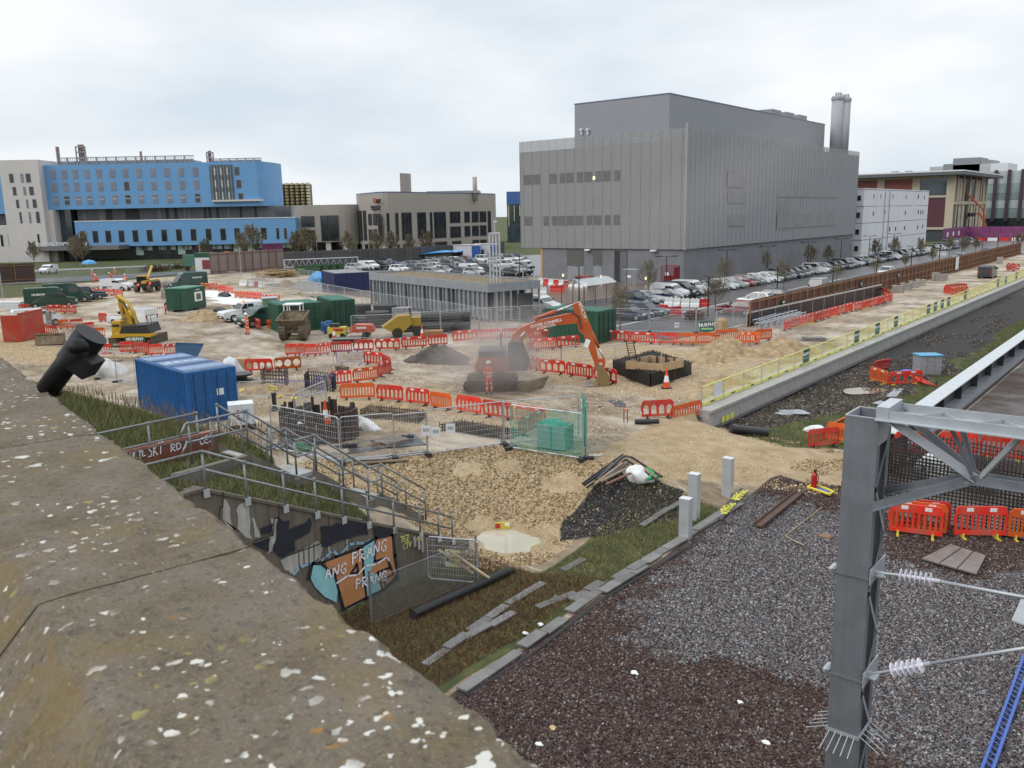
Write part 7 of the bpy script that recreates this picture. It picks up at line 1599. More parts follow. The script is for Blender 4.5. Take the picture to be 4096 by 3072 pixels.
# security hut
a,b=G(*z7(470,775)),G(*z7(715,725));d=b-a
hu=thing('security_hut','green security hut with white framed window beside the tan spoil heap','cabin',a,math.atan2(d.y,d.x));wl=d.length
MB().box(0,wl,0,2.6,.12,2.55).ob('wall',CGRN,hu);MB().box(-.08,wl+.08,-.08,2.68,2.552,2.68).ob('roof',CGRF,hu)
wf_=MB().box(wl*.42,wl*.8,-.07,-.003,.95,2.05).ob('window',LWH,hu);MB().box(wl*.5,wl*.72,-.09,-.072,1.15,1.85).ob('pane',mat('mesh_pane',(.12,.11,.10),.5),wf_);MB().box(-.05,-.003,.7,1.6,.2,2.2).ob('door',CGRD,hu)
lettering('MURPHY',.22,LWH,hu,wallM((wl*.62,-.01,2.3)),.002);
for x_ in (.2,wl-.2):MB().box(x_-.08,x_+.08,.1,.3,0,.119).box(x_-.08,x_+.08,2.3,2.5,0,.119).ob('leg',GALV,hu)
# red skip standing on end and its blade
a,b=G(*z6(275,1165)),G(*z6(575,1085));d=b-a
sk_=thing('red_skip','worn red steel skip standing on end at the far left','skip',a,math.atan2(d.y,d.x));RSK=mat('skip_red_worn',(.40,.035,.018),.55,.15,1,dirt=(.25,.13,.07),dscale=1.2,damt=.6)
hh=atY(*z6(240,815),depth(a))[1]
MB().box(0,d.length,0,.08,.05,hh).ob('floor_panel',RSK,sk_);MB().box(0,.07,.081,1.6,.05,hh*.97).ob('side_panel',RSK,sk_);MB().box(d.length-.07,d.length,.081,1.6,.05,hh*.97).ob('side_panel',RSK,sk_);MB().box(-.04,d.length+.04,-.06,.1,hh+.002,hh+.1).ob('lip',RSK,sk_);MB().box(.08,d.length-.08,.081,1.5,0,.12).ob('end_panel',RSK,sk_)
a,b=G(*z6(440,1210)),G(*z6(800,1195));d=b-a
bk=thing('grading_bucket','muddy wide grading bucket lying before the red skip','bucket',a,math.atan2(d.y,d.x));MUDM=mat('muddy_steel',(.16,.12,.075),.75,.3,3,dirt=(.28,.21,.13),dscale=3)
MB().add([(0,0,.05),(d.length,0,.05),(d.length,.25,.9),(0,.25,.9),(0,.9,.05),(d.length,.9,.05),(d.length,.8,.95),(0,.8,.95)],[(0,1,2,3),(4,5,6,7),(0,4,7,3),(1,5,6,2),(0,1,5,4)]).ob('shell',MUDM,bk);MB().box(-.02,d.length+.02,.15,.3,.901,.98).ob('top_edge',MUDM,bk);MB().cyl((d.length/2,.1,.1),(d.length/2,.24,.85),.04,5).ob('rib',MUDM,bk)
# tracked excavators (frames turned to face the camera)
OEX=mat('excavator_orange',(.47,.085,.018),.4,.12,1.2,dirt=(.30,.10,.04),dscale=1.2,damt=.5);YEX=mat('excavator_yellow',(.52,.31,.015),.42,.14,1.2,dirt=(.27,.17,.06),dscale=1.2,damt=.6);EXB=mat('machine_black',(.022,.022,.024),.5,.2,2);STL=mat('ram_steel',(.55,.55,.56),.25,.1,4,metal=.6);TRK=mat('track_mud',(.07,.056,.042),.8,.3,4,dirt=(.15,.115,.08),dscale=3)
def track(root,x0,x1,y0,y1,hgt_):
 r=hgt_/2;pts=[(x0+r,0)]+[(x1-r+r*math.sin(a),r-r*math.cos(a)) for a in np.linspace(0,math.pi,7)]+[(x0+r-r*math.sin(a),r+r*math.cos(a)) for a in np.linspace(0,math.pi,7)[:-1]]
 MB().prism(pts,y0,y1,'y').ob('track',TRK,root)
 sh=MB();n=26;per=[]
 for (a,b),(c_,d) in zip(pts,pts[1:]+pts[:1]):
  ln=math.hypot(c_-a,d-b);k=max(1,int(ln/.2))
  for j in range(k):per.append((a+(c_-a)*(j+.5)/k,b+(d-b)*(j+.5)/k,math.atan2(d-b,c_-a)))
 for x_,z_,an in per:sh.cb((x_,(y0+y1)/2,z_),(.13,y1-y0+.02,.05),ry=-an)
 sh.ob('track_shoes',TRK,root)
 for k in range(5):MB().cyl((x0+r+(x1-x0-2*r)*k/4,y0-.03,r),(x0+r+(x1-x0-2*r)*k/4,y0-.002,r),r*.55,10).ob('roller',TRK,root)
def arm_poly(root,name,m,pts,y0,y1):return MB().prism(pts,y0,y1,'y').ob(name,m,root)
EY=depth(G(*zG(520,800)));ex=thing('tracked_excavator','orange tracked excavator digging with its arm stretched right','excavator',c2w(0,EY,0),YAW)
E=lambda a,b:atY(*zG(a,b),EY)
gx0,gx1=E(320,800)[0],E(735,800)[0];trh=.66
track(ex,gx0,gx1,-1.45,-.85,trh);track(ex,gx0+.1,gx1+.1,.85,1.45,trh);MB().box(gx0+.8,gx1-.8,-.84,.84,.35,.85).ob('undercarriage',TRK,ex)
bl0,bl1=E(745,800),E(985,690)
q4=[E(*q_) for q_ in ((752,808),(940,768),(988,672),(742,742))]
bld=MB().add([(x_,-1.7+k*0,z_) for k,(x_,z_) in enumerate(q4)]+[(x_-.05,-1.5,z_+.02) for x_,z_ in q4],HEX).ob('dozer_blade',MUDM,ex);MB().bar((q4[0][0]-1.2,-1.0,.45),(q4[0][0]+.5,-1.45,.5),.2).ob('push_arm',TRK,ex)
MB().cyl(((gx0+gx1)/2,0,.86),((gx0+gx1)/2,0,1.15),.7,16).ob('slew_ring',EXB,ex)
cw0,cw1=E(415,690),E(612,535)
MB().prism([(cw0[0],1.2),(cw1[0]+.4,1.2),(cw1[0]+.4,cw1[1]-.1),(cw1[0]-.2,cw1[1]),(cw0[0]+.25,cw1[1]),(cw0[0]-.05,cw1[1]-.5)],-1.25,1.25,'y').ob('counterweight',OEX,ex)
MB().box(cw0[0]+.2,cw1[0]+.3,-1.15,1.15,cw1[1]+.004,cw1[1]+.35).ob('engine_cover',EXB,ex)
cb0,cb1=E(600,700),E(800,415)
cabx0,cabx1=cw1[0]+.42,cb1[0]
cab=MB().prism([(cabx0,1.2),(cabx1+.1,1.2),(cabx1+.25,1.9),(cabx1-.1,cb1[1]-.1),(cabx0+.2,cb1[1]),(cabx0,cb1[1]-.25)],-1.2,-.05,'y').ob('cab',EXB,ex)
MB().prism([(cabx0+.35,2.0),(cabx1+.05,2.0),(cabx1-.2,cb1[1]-.3),(cabx0+.4,cb1[1]-.25)],-1.225,-1.203,'y').ob('cab_window',CGL,cab)
MB().prism([(cabx0+.1,1.2),(cabx1+.4,1.2),(cabx1+.3,1.75),(cabx0,1.75)],-.04,1.2,'y').ob('deck',OEX,ex)
MB().cyl((cabx1+.05,-.6,2.0),(cabx1+.15,-.75,3.3),.03,6).ob('handrail',YEX,ex);MB().cyl((cw1[0],.8,cw1[1]+.36),(cw1[0],.8,cw1[1]+1.1),.08,8).ob('exhaust',EXB,ex)
bm_pts=[E(a,b) for a,b in ((695,445),(700,380),(760,325),(900,265),(1190,200),(1245,235),(1215,285),(1030,300),(870,345),(790,420),(760,520))]
arm_poly(ex,'boom',OEX,bm_pts,-.26,.26)
st_pts=[E(a,b) for a,b in ((1188,135),(1220,120),(1262,130),(1335,310),(1345,360),(1390,560),(1400,610),(1365,620),(1350,580),(1275,380),(1240,350),(1205,230))]
arm_poly(ex,'stick',OEX,st_pts,-.22,.22)
def ram(root,a,b,c_,d,f=E,r=.1,body=.6,y=0.0,m=OEX):
 p,q_=f(a,b),f(c_,d);p=Vector((p[0],y,p[1]));q_=Vector((q_[0],y,q_[1]));mid=p.lerp(q_,body)
 r_=MB().cyl(p,mid,r,10).ob('ram_cylinder',m,root,True);MB().cyl(mid,q_,r*.55,8).ob('ram_rod',STL,r_,True)
ram(ex,880,255,1190,140,body=.55,r=.13);ram(ex,1335,350,1440,575,body=.58,r=.1,y=-.05);ram(ex,700,470,800,350,body=.5,r=.11,y=-.42)
lk=[E(a,b) for a,b in ((1365,575),(1445,570),(1450,600),(1440,640),(1425,640),(1432,600),(1370,600))];arm_poly(ex,'bucket_link',OEX,lk,-.2,.2)
bk_pts=[E(a,b) for a,b in ((1365,615),(1440,640),(1475,700),(1480,760),(1455,815),(1400,828),(1310,820),(1380,765),(1395,700),(1375,660))]
bkt=arm_poly(ex,'bucket',mat('bucket_worn',(.23,.15,.06),.55,.3,3,dirt=(.12,.085,.05),dscale=3),bk_pts,-.55,.55)
for k in range(5):
 p,q_=E(1345,800),E(1283,808);MB().cb(((p[0]+q_[0])/2,-.45+k*.22,max(.06,(p[1]+q_[1])/2)),(abs(q_[0]-p[0])+.1,.09,.06)).ob('tooth',STL,bkt)
dx_,dz_=E(1080,255)[0]-E(865,305)[0],E(1080,255)[1]-E(865,305)[1];ta=math.atan2(dz_,dx_)
for s,(a,b),sz in (('OLIVER CONNELL',(972,283),.24),('& SON LTD.',(975,310),.22)):
 X_,Z_=E(a,b);lettering(s,sz,LWH,ex,wallM((X_,-.27,Z_),0,ta),.002,1.0)
X_,Z_=E(1262,178);lettering('HITACHI',.28,LWH,ex,wallM((X_,-.23,Z_),0,-1.2),.002);X_,Z_=E(1275,232);lettering('ECO',.34,YEX,ex,wallM((X_,-.23,Z_),0,-1.2),.002)
X_,Z_=E(1300,445);MB().cb((X_,-.226,Z_),(.3,.008,.5),ry=.35).ob('label_plate',LWH,ex)
MB().tube([Vector((E(a,b)[0],-.3,E(a,b)[1])) for a,b in ((900,240),(1000,215),(1180,195),(1235,230),(1255,330))],.035,6).ob('hydraulic_hose',EXB,ex)
# yellow excavator seen from the rear
YY=depth(G(*z6(1600,1225)));yx=thing('tracked_excavator','yellow tracked excavator seen from the rear with green name plate','excavator',c2w(0,YY,0),YAW)
Y_=lambda a,b:atY(*z6(a,b),YY)
q0,q1=Y_(1420,1205),Y_(1910,1060)
for a,b in ((1360,1480),(1790,1900)):x0,x1=Y_(a,1200)[0],Y_(b,1200)[0];MB().box(x0,x1,.2,3.8,0,.75).ob('track',TRK,yx)
MB().prism([(q0[0],.8),(q1[0]-.05,.8),(q1[0],1.0),(q1[0]-.1,q1[1]-.05),(q1[0]-.3,q1[1]),(q0[0]+.2,q1[1]+.05),(q0[0],q1[1]-.1)],-.1,1.3,'y').ob('counterweight',YEX,yx)
x0,x1=Y_(1490,1030)[0],Y_(1880,1030)[0];MB().prism([(x0,q1[1]+.06),(x1,q1[1]+.01),(x1-.2,q1[1]+.75),(x0+.3,q1[1]+.65)],.2,2.6,'y').ob('engine_cover',EXB,yx)
x0,x1=Y_(1345,1000)[0],Y_(1425,1000)[0];ct=Y_(1380,920)[1];cbb=MB().box(x0,x1+.25,.9,2.8,.9,ct).ob('cab',YEX,yx);MB().box(x0+.1,x1+.15,.87,.899,1.6,ct-.25).ob('cab_window',CGL,cbb);MB().box(x0-.02,x0-.002,1.1,2.6,1.5,ct-.2).ob('cab_window',CGL,cbb)
pts=[Y_(a,b) for a,b in ((1545,985),(1500,860),(1440,720),(1345,600),(1375,600),(1480,670),(1570,800),(1625,985))];arm_poly(yx,'boom',YEX,pts,1.5,2.1)
pts=[Y_(a,b) for a,b in ((1330,600),(1368,605),(1400,760),(1440,900),(1395,905),(1350,750))];arm_poly(yx,'stick',YEX,pts,2.2,2.7)
MB().tube([Vector((Y_(a,b)[0],1.45,Y_(a,b)[1])) for a,b in ((1600,960),(1535,800),(1470,700),(1400,650))],.06,6).ob('hydraulic_hose',EXB,yx);MB().tube([Vector((Y_(a,b)[0],2.12,Y_(a,b)[1])) for a,b in ((1372,610),(1400,700),(1430,850))],.07,6).ob('hydraulic_hose',EXB,yx)
pts=[Y_(a,b) for a,b in ((1390,905),(1445,905),(1455,960),(1420,1000),(1385,960))];arm_poly(yx,'bucket',MUDM,pts,2.0,3.0)
ram(yx,1590,900,1500,700,Y_,.1,.6,1.4,YEX);ram(yx,1420,700,1345,600,Y_,.09,.5,2.15,YEX)
x0,x1=Y_(1590,1150)[0],Y_(1838,1110)[0];zA,zB=Y_(1600,1160)[1],Y_(1600,1095)[1];np2=MB().box(x0,x1,-.13,-.101,zA,zB).ob('name_plate',MGRN,yx);lettering('MURPHY',(zB-zA)*.8,LWH,np2,wallM(((x0+x1)/2,-.135,(zA+zB)/2)),.002,(x1-x0)/((zB-zA)*3.6))
MB().box(q0[0]+.1,q1[0]-.3,-.12,-.101,zA-.3,zA-.12).ob('stripe',mat('stripe_grey',(.3,.28,.22),.5),yx)
for a in (1845,1890):
 xr=Y_(a,900)[0];MB().cyl((xr,.3,q1[1]+.7),(xr,.3,q1[1]+1.5),.025,5).cyl((xr,.3,q1[1]+1.5),(xr,1.6,q1[1]+1.5),.025,5).ob('handrail',EXB,yx)
MB().cb((Y_(1885,1155)[0],-.12,Y_(1885,1155)[1]),(.2,.02,.25)).ob('rear_lamp',TAILL,yx)
# site dumper
DY=depth(G(*z7(1800,1130)));du_=thing('site_dumper','muddy site dumper with its empty skip facing the camera','dumper',c2w(0,DY,0),YAW);D=lambda a,b:atY(*z7(a,b),DY)
sx0,sx1=D(1625,900)[0],D(1955,900)[0];sz0,sz1=D(1700,1000)[1],D(1700,840)[1]
sk2=MB();i_=.08
sk2.add([(sx0+.3,-.2,sz0),(sx1-.3,-.2,sz0),(sx1,-.9,sz1-.25),(sx0,-.9,sz1-.25),(sx0+.2,1.4,sz0),(sx1-.2,1.4,sz0),(sx1,1.8,sz1+.25),(sx0,1.8,sz1+.25)],[(0,1,2,3),(4,5,6,7),(0,4,7,3),(1,5,6,2),(0,1,5,4)]);sk2.ob('skip',MUDM,du_)
MB().tube([(sx0,-.9,sz1-.25),(sx1,-.9,sz1-.25),(sx1,1.8,sz1+.25),(sx0,1.8,sz1+.25),(sx0,-.9,sz1-.25)],.06,6).ob('skip_rim',MUDM,du_)
TYM=mat('muddy_tyre',(.11,.085,.058),.85,.3,4)
for a,b,yy,r_ in ((1700,1070,-.1,.75),(1942,1055,-.1,.75),(1632,1035,2.6,.7),(1880,1020,2.6,.7)):
 xx=D(a,b)[0];w_=MB().cyl((xx-.28,yy,r_),(xx+.28,yy,r_),r_,20)
 for k in range(18):an=2*math.pi*k/18;w_.cb((xx,yy+r_*math.sin(an),r_+r_*math.cos(an)),(.56,.1,.1),rx=-an)
 w_=w_.ob('wheel',TYM,du_);MB().cyl((xx-.3,yy,r_),(xx+.3,yy,r_),r_*.4,12).ob('hub',MUDM,w_)
MB().box(sx0+.5,sx1-.5,-.1,3.2,.55,1.0).ob('chassis',MUDM,du_);MB().box(sx0+.55,sx1-.6,1.9,3.3,1.0,1.9).ob('engine_bay',YEX,du_)
cx0,cx1=D(1620,780)[0],D(1828,780)[0];cz=D(1700,728)[1];rop=MB()
for x_ in (cx0,(cx0+cx1)/2-.2,cx1):
 for y_ in (1.9,3.1):rop.cyl((x_,y_,1.5),(x_,y_,cz),.05,6)
rop.box(cx0-.06,cx1+.06,1.8,3.2,cz+.004,cz+.1).ob('roll_frame',LWH,du_);MB().box((cx0+cx1)/2-.15,cx1-.06,1.93,1.95,1.95,cz-.05).ob('windscreen',CGL,du_)
# telehandler at the entrance
TY_=depth(G(*z6(1810,535)));te=thing('telehandler','yellow telehandler with red tail lamps seen from behind at the entrance','telehandler',c2w(0,TY_,0),YAW);Tq=lambda a,b:atY(*z6(a,b),TY_)
for a in (1725,1890):
 xx=Tq(a,480)[0]
 for yy in (.2,3.0):w_=MB().cyl((xx-.25,yy,.65),(xx+.25,yy,.65),.65,18).ob('wheel',TYM,te)
x0,x1=Tq(1700,450)[0],Tq(1910,450)[0];MB().box(x0,x1,-.2,3.5,.7,1.5).ob('chassis',EXB,te);cb2=MB().box(x0+.1,x0+1.35,.6,2.2,1.5,Tq(1750,340)[1]).ob('cab',CGL,te);MB().box(x0+.05,x0+1.4,.5,2.3,Tq(1750,340)[1]+.002,Tq(1750,340)[1]+.12).ob('cab_roof',YEX,cb2)
xb=Tq(1830,430)[0];MB().box(xb-.3,xb+.35,-.5,4.5,1.3,Tq(1830,390)[1]).ob('boom',YEX,te);MB().cyl((xb,1,1.9),(xb-.6,4.5,3.6),.2,6).ob('boom_tube',YEX,te)
for a,b in ((1755,438),(1903,420)):X_,Z_=Tq(a,b);MB().cb((X_,-.25,Z_),(.22,.06,.16)).ob('tail_lamp',REDL,te)
# spoil heaps
def heap(name,label,zf,c_,half,h,stops,seed,ry=.8):
 p=L(*zf(*c_),0);Yd=depth(p);r_=half/zf(1,0)[0] if False else half
 n,m=26,48;vs=[];fs=[];rs=np.random.RandomState(seed);ph=rs.rand(6)*6
 for i in range(n+1):
  f=i/n
  for j in range(m):
   a=2*math.pi*j/m;wob=1+.14*math.sin(2*a+ph[0])+.09*math.sin(3*a+ph[1])+.05*math.sin(7*a+ph[2]);x_,y_=f*r_*wob*math.cos(a),f*r_*ry*wob*math.sin(a)
   z_=h*(1-f)**1.0*(1-.25*f*math.sin(2*a+ph[3])) if f<1 else -.12
   z_+=float(vnoise(np.array([x_*2.2+seed]),np.array([y_*2.2]))[0])*.34*(1-f)+float(vnoise(np.array([x_*7+seed]),np.array([y_*7]))[0])*.15
   vs.append((x_,y_,z_-.06))
 for i in range(n):
  for j in range(m):fs.append((i*m+j,(i+1)*m+j,(i+1)*m+(j+1)%m,i*m+(j+1)%m))
 c0,c1,c2=stops
 m_=mat('heap_'+label.split()[0]+str(seed),c1,.9,.4,2.2,bump=.8,bscale=9,dirt=c0,dscale=1.6,damt=.7,streak=None)
 return tag(MB().add(vs,fs).ob(name,m_,None,True,(p.x,p.y,p.z),YAW),label,'heap')
heap('spoil_heap','dark grey soil heap behind the smoke left of the orange excavator',z8,(1235,1085),2.7,1.35,((.05,.042,.036),(.075,.062,.052),0),3)
TAN=((.17,.115,.062),(.32,.23,.13),0)
heap('spoil_heap','tan spoil heap beside the white pickup and green hut',z7,(690,880),2.5,1.2,TAN,5)
heap('spoil_heap','tan spoil heap, left of two beside the lattice beams',zE,(180,868),2.6,1.35,TAN,6)
heap('spoil_heap','tan spoil heap, right of two beside the yellow fence',zE,(560,872),3.0,1.25,TAN,7)
heap('spoil_heap','low tan bank of dug earth behind the timber formwork',zE,(60,935),2.6,.55,TAN,8,.5)
heap('spoil_heap','low tan bank beside the traffic cone at the excavation edge',zD,(1960,1290),2.4,.5,TAN,9,.6)
heap('spoil_heap','tan bank of earth behind the lying rebar mat',zF,(1500,720),3.0,.55,TAN,12,.5)
heap('spoil_heap','low tan bank beside the small rebar cages',zF,(420,520),2.8,.5,TAN,13,.5)
# chips over the heaps' tops come with their material; scattered boulders of broken concrete
# rebar cages, formwork, shafts
RBM=mat('rebar_dark',(.028,.022,.02),.7,.3,6)
def cage(label,A,B,C,z0,z1_,sp=.2,name='rebar_cage',inner=False,r=.014):
 u,v=B-A,C-A;root=thing(name,label,'rebar cage',(A.x,A.y,z0));h=z1_-z0
 nu,nv,nz_=max(2,int(u.length/sp)),max(2,int(v.length/sp)),max(2,int(h/sp))
 vb=MB();hb=MB()
 for (o_,d,k) in ((Vector((0,0,0)),u,nu),(v,u,nu),(Vector((0,0,0)),v,nv),(u,v,nv)):
  o_=Vector((o_.x,o_.y,0));d=Vector((d.x,d.y,0))
  for i in range(k+1):q_=o_+d*(i/k);vb.cyl(q_,q_+Vector((0,0,h+random.uniform(0,.15))),r,4,cap=False)
  for j in range(nz_+1):z_=h*j/nz_;hb.cyl(o_+Vector((0,0,z_)),o_+d+Vector((0,0,z_)),r,4,cap=False)
 if inner:
  for i in range(1,nu):q_=Vector((u.x,u.y,0))*(i/nu);hb.cyl(q_+Vector((0,0,.05)),q_+Vector((v.x,v.y,.05)),r,4,cap=False);hb.cyl(q_+Vector((0,0,h)),q_+Vector((v.x,v.y,h)),r,4,cap=False)
 vb.ob('vertical_bars',RBM,root);hb.ob('horizontal_bars',RBM,root);return root
def Gz(zf,a,b,z=0.0):return G(*zf(a,b),z)
F_,R_,L_=Gz(zD,1330,1318),Gz(zD,1690,1212),Gz(zD,1000,1190)
fc=cage('large dark rebar cage round the timber formwork box',F_,R_,F_+(L_-F_),0,.75,.11,inner=True,r=.024)
cage('dark inner rebar cage behind the large one',F_+(L_-F_)*.1+(R_-F_)*.1,F_+(L_-F_)*.1+(R_-F_)*.95,F_+(L_-F_)*.95+(R_-F_)*.1,0,.68,.14,r=.022)
FRM=mat('formwork_ply',(.42,.29,.16),.6,.15,2);fmq=[Gz(zD,a,b,1.2) for a,b in ((1112,1095),(1440,1118),(1625,1078),(1325,1042))]
fw=thing('formwork_box','open timber formwork box standing inside the rebar cage','formwork',(fmq[0].x,fmq[0].y,0));o0=Vector((fmq[0].x,fmq[0].y,0))
for i in range(4):
 a,b=fmq[i]-o0,fmq[(i+1)%4]-o0;a.z=b.z=0;n_=Vector((-(b-a).y,(b-a).x,0)).normalized()*.06
 MB().add([a+Vector((0,0,.72)),b+Vector((0,0,.72)),b+n_+Vector((0,0,.72)),a+n_+Vector((0,0,.72)),a+Vector((0,0,1.2)),b+Vector((0,0,1.2)),b+n_+Vector((0,0,1.2)),a+n_+Vector((0,0,1.2))],HEX).ob('side_board',FRM,fw)
cen=sum((q_-o0 for q_ in fmq),Vector((0,0,0)))/4;cen.z=0
for k in range(7):
 q_=(fmq[k%4]-o0).lerp(fmq[(k+1)%4]-o0,.3+.08*k);q_.z=0;q_=q_.lerp(cen,.15);MB().cyl(q_+Vector((0,0,0)),q_+Vector((0,0,1.25+.1*(k%3))),.07,6).ob('prop',RSTY,fw)
MB().cyl(cen+Vector((.3,0,.4)),cen+Vector((.45,0,1.7)),.035,6).ob('steel_prop',GALVB,fw)
la,lb_=Gz(zD,1185,1085,.8),None
ldr=thing('timber_ladder','brown timber ladder leaning into the formwork box','ladder',(fmq[0].x,fmq[0].y,0));X0,Z0=atY(*zD(1180,1085),depth(fmq[0])-.1);X1_,Z1_=atY(*zD(1140,905),depth(fmq[0])-.1)
pB,pT=c2w(X0,depth(fmq[0])-.1,Z0)-ldr.location,c2w(X1_,depth(fmq[0])-.4,Z1_)-ldr.location;sd=c2w(.22,0)
for s in (-1,1):MB().cyl(pB+sd*s,pT+sd*s,.035,5).ob('stile',RSTY,ldr)
for k in range(9):q_=pB.lerp(pT,(k+.5)/9);MB().cyl(q_-sd,q_+sd,.02,5).ob('rung',RSTY,ldr)
for lab,zf,A,B,C,z1_,inn in (('small rebar cage behind the blue pedestrian barrier',zF,(362,470),(590,485),(400,440),.95,False),('dark rebar cage behind the angled blue barrier',zF,(790,520),(1060,540),(830,470),.95,True),('long low rebar mat lying in the trench behind the fence',zF,(1335,790),(1900,850),(1420,740),.4,True),('dark rebar mat lying behind the green netting',zG,(120,1150),(640,1230),(280,1110),.3,True),('rebar stub cage beside the excavation',zF,(1090,335),(1200,340),(1110,322),.3,False)):
 cage(lab,L(*zf(*A)),L(*zf(*B)),L(*zf(*C)),hz(*L(*zf(*A))[:2]),hz(*L(*zf(*A))[:2])+z1_,.16 if z1_<.5 else.2,inner=inn,r=.02)
# big rebar wall beyond the mast
cage('tall black rebar wall behind the mast and truss at right',Vector((-9.3,33.0,0)),Vector((-1.5,33.0,0)),Vector((-9.2,36.0,0)),-1.5,.35,.13,r=.026,inner=False)
cage('black rebar wall at the back of the right hand pit',Vector((-9.6,37.5,0)),Vector((-1.0,36.5,0)),Vector((-9.4,39.5,0)),-1.3,.45,.15,r=.026)
sheet('pit_floor',[(-9.5,32.6),(-1.4,32.6),(-1,37),(-9.5,40)],-1.02,mat('pit_concrete',(.14,.13,.11),.35,.2,1),'pale wet blinding concrete under the rebar walls')
p=G(*zI(1380,800),-.2);crumple('bulk_bag','white bulk bag among the rebar behind the truss','bag',(p.x,p.y,-.9),(.75,.6,.7),WBAG,21)
p=G(*zI(1255,880),-.6);gs=thing('green_strap','green strap hanging on the rebar below the white bag','strap',p);MB().tube([(0,0,.2),(.3,.2,-.2),(.1,.1,-.4)],.05,5).ob('strap',GRN,gs)
# sheet pile shaft
pc_=L(*zF(930,955));shf=thing('sheet_pile_shaft','ring of rusty dark sheet piles round a manhole shaft','shaft',pc_);SPM=mat('sheet_pile_rust',(.045,.028,.022),.75,.3,3,streak=(.08,.045,.03));rs_=2.05
for k in range(26):
 a=2*math.pi*k/26;h_=random.choice((.95,1.1,1.25,1.4));MB().cb((rs_*math.cos(a),rs_*.8*math.sin(a),h_/2-.1),(.36,.13,h_+.2),rz=math.atan2(rs_*.8*math.cos(a),-rs_*math.sin(a))).ob('sheet_pile',SPM,shf)
for k in range(10):a=random.uniform(0,6.28);MB().cb((rs_*.93*math.cos(a),rs_*.74*math.sin(a),1.2),(.1,.1,.7)).ob('pile_stub',SPM,shf)
MB().cyl((0,0,-.1),(0,0,.06),rs_*.92,24).ob('shaft_cover',DARK,shf)
# traffic cones
CNO=mat('cone_orange',(.62,.07,.015),.45,.1,4)
def cone(p,label,s=1.0):
 r_=thing('traffic_cone',label,'cone',p,random.random(),'traffic cones');r_.scale=(s,s,s)
 MB().box(-.22,.22,-.22,.22,0,.05).ob('base',FOOTB,r_);MB().lathe([(.17,.051),(.125,.3)],16).ob('lower_cone',CNO,r_);MB().lathe([(.124,.3),(.075,.58)],16).ob('reflective_sleeve',REFL,r_);MB().lathe([(.074,.58),(.03,.92)],16).ob('upper_cone',CNO,r_)
cone(L(*zD(1472,1335)),'orange and white traffic cone at the edge of the formwork excavation',1.35)
q_=L(*zF(1000,930));cone(Vector((q_.x,q_.y,q_.z+.35)),'orange and white traffic cone standing before the sheet pile shaft',1.35);tag(MB().lathe([(.55,0),(.55,.35)],18).ob('concrete_ring',CBL,None,False,(q_.x,q_.y,q_.z)),'small concrete ring under the traffic cone','ring')
cone(G(*z8(305,900)),'orange and white traffic cone left of the red compressor',1.2);cone(G(*z8(1080,880)),'orange and white traffic cone right of the yellow roller',1.2)
# clutter near the fence line
BMAT=mat('black_track_mat',(.03,.032,.036),.4,.2,2)
r_,P_=flat_thing('track_mat','black ground mats laid behind the front fence','mat',[(1180,1160),(1560,1105),(1980,1060),(1860,960),(1420,1020),(1000,1090)],.03,.05,BMAT,zF)
flat_thing('track_mat','brown plywood sheet by the front fence line','board',[(940,1170),(1080,1130),(1140,1160),(1120,1220)],.06,.04,PLY,zF);flat_thing('track_mat','brown plywood sheet lying below the pallet','board',[(1220,1180),(1560,1160),(1600,1200),(1260,1215)],.07,.04,PLY,zF)
plq=[L(*zF(a,b)) for a,b in ((1430,1050),(1580,1090))];d=plq[1]-plq[0];pal_o=thing('timber_pallet','grey timber pallet on the black mats','pallet',plq[0]+Vector((0,0,.09)),math.atan2(d.y,d.x));PTM=mat('pallet_timber',(.20,.165,.14),.8,.2,4)
for k in range(7):MB().box(0,d.length*1.15,k*.19,k*.19+.11,.12,.145).ob('slat',PTM,pal_o)
for k in range(3):MB().box(k*d.length*.52,k*d.length*.52+.1,0,1.25,0,.119).ob('bearer',PTM,pal_o)
for a,b,lab in ((1225,1085,'black rubber fence foot on the mats, nearest'),(1780,1000,'black rubber fence foot on the mats by the notices')):
 p=L(*zF(a,b));o_=tag(MB().box(-.35,.35,-.12,.12,.06,.2).ob('rubber_block',BLKP,None,False,p,.9),lab,'fence foot');MB().cyl((-.15,0,.2),(-.15,0,.24),.04,8).cyl((.15,0,.2),(.15,0,.24),.04,8).ob('socket',FOOTB,o_)
a,b=L(*zF(50,930)),L(*zF(300,905));d=b-a;gn=thing('generator_set','white boxed generator on a steel sled beside the blue container','generator',a,math.atan2(d.y,d.x));gl_=d.length
MB().box(0,gl_,0,1.0,.3,1.35).ob('canopy',WMOD,gn);MB().box(-.05,gl_+.05,.05,.95,.05,.299).ob('sled',RSTY,gn);MB().box(gl_*.55,gl_*.78,-.012,-.003,.6,1.1).ob('grille',mat('grille_blue_grey',(.3,.34,.42),.5),gn)
for z_ in (.6,.75,1.0):MB().box(gl_*.32,gl_*.42,-.012,-.003,z_,z_+.08).ob('warning_label',mat('label_red',(.4,.06,.05),.5),gn)
p=L(*zF(720,1060));crumple('cable_heap','heap of black hoses by the fence corner','hoses',p,(1.2,.8,.35),BLKP,9);crumple('green_netting_heap','bundle of green rope netting by the fence corner','netting',L(*zF(760,1110))+Vector((0,0,.12)),(.55,.3,.2),mat('dark_green_rope',(.015,.12,.045),.7,.4,12),10,lump=.6)
p=L(*zF(735,1000));crumple('sack','white sack on a pink bag near the fence corner','bag',p+Vector((0,0,.45)),(.4,.35,.4),WBAG,12);crumple('sack','pink plastic sack under the white one','bag',p,(.6,.4,.45),mat('pink_sack',(.45,.04,.12),.5),13)
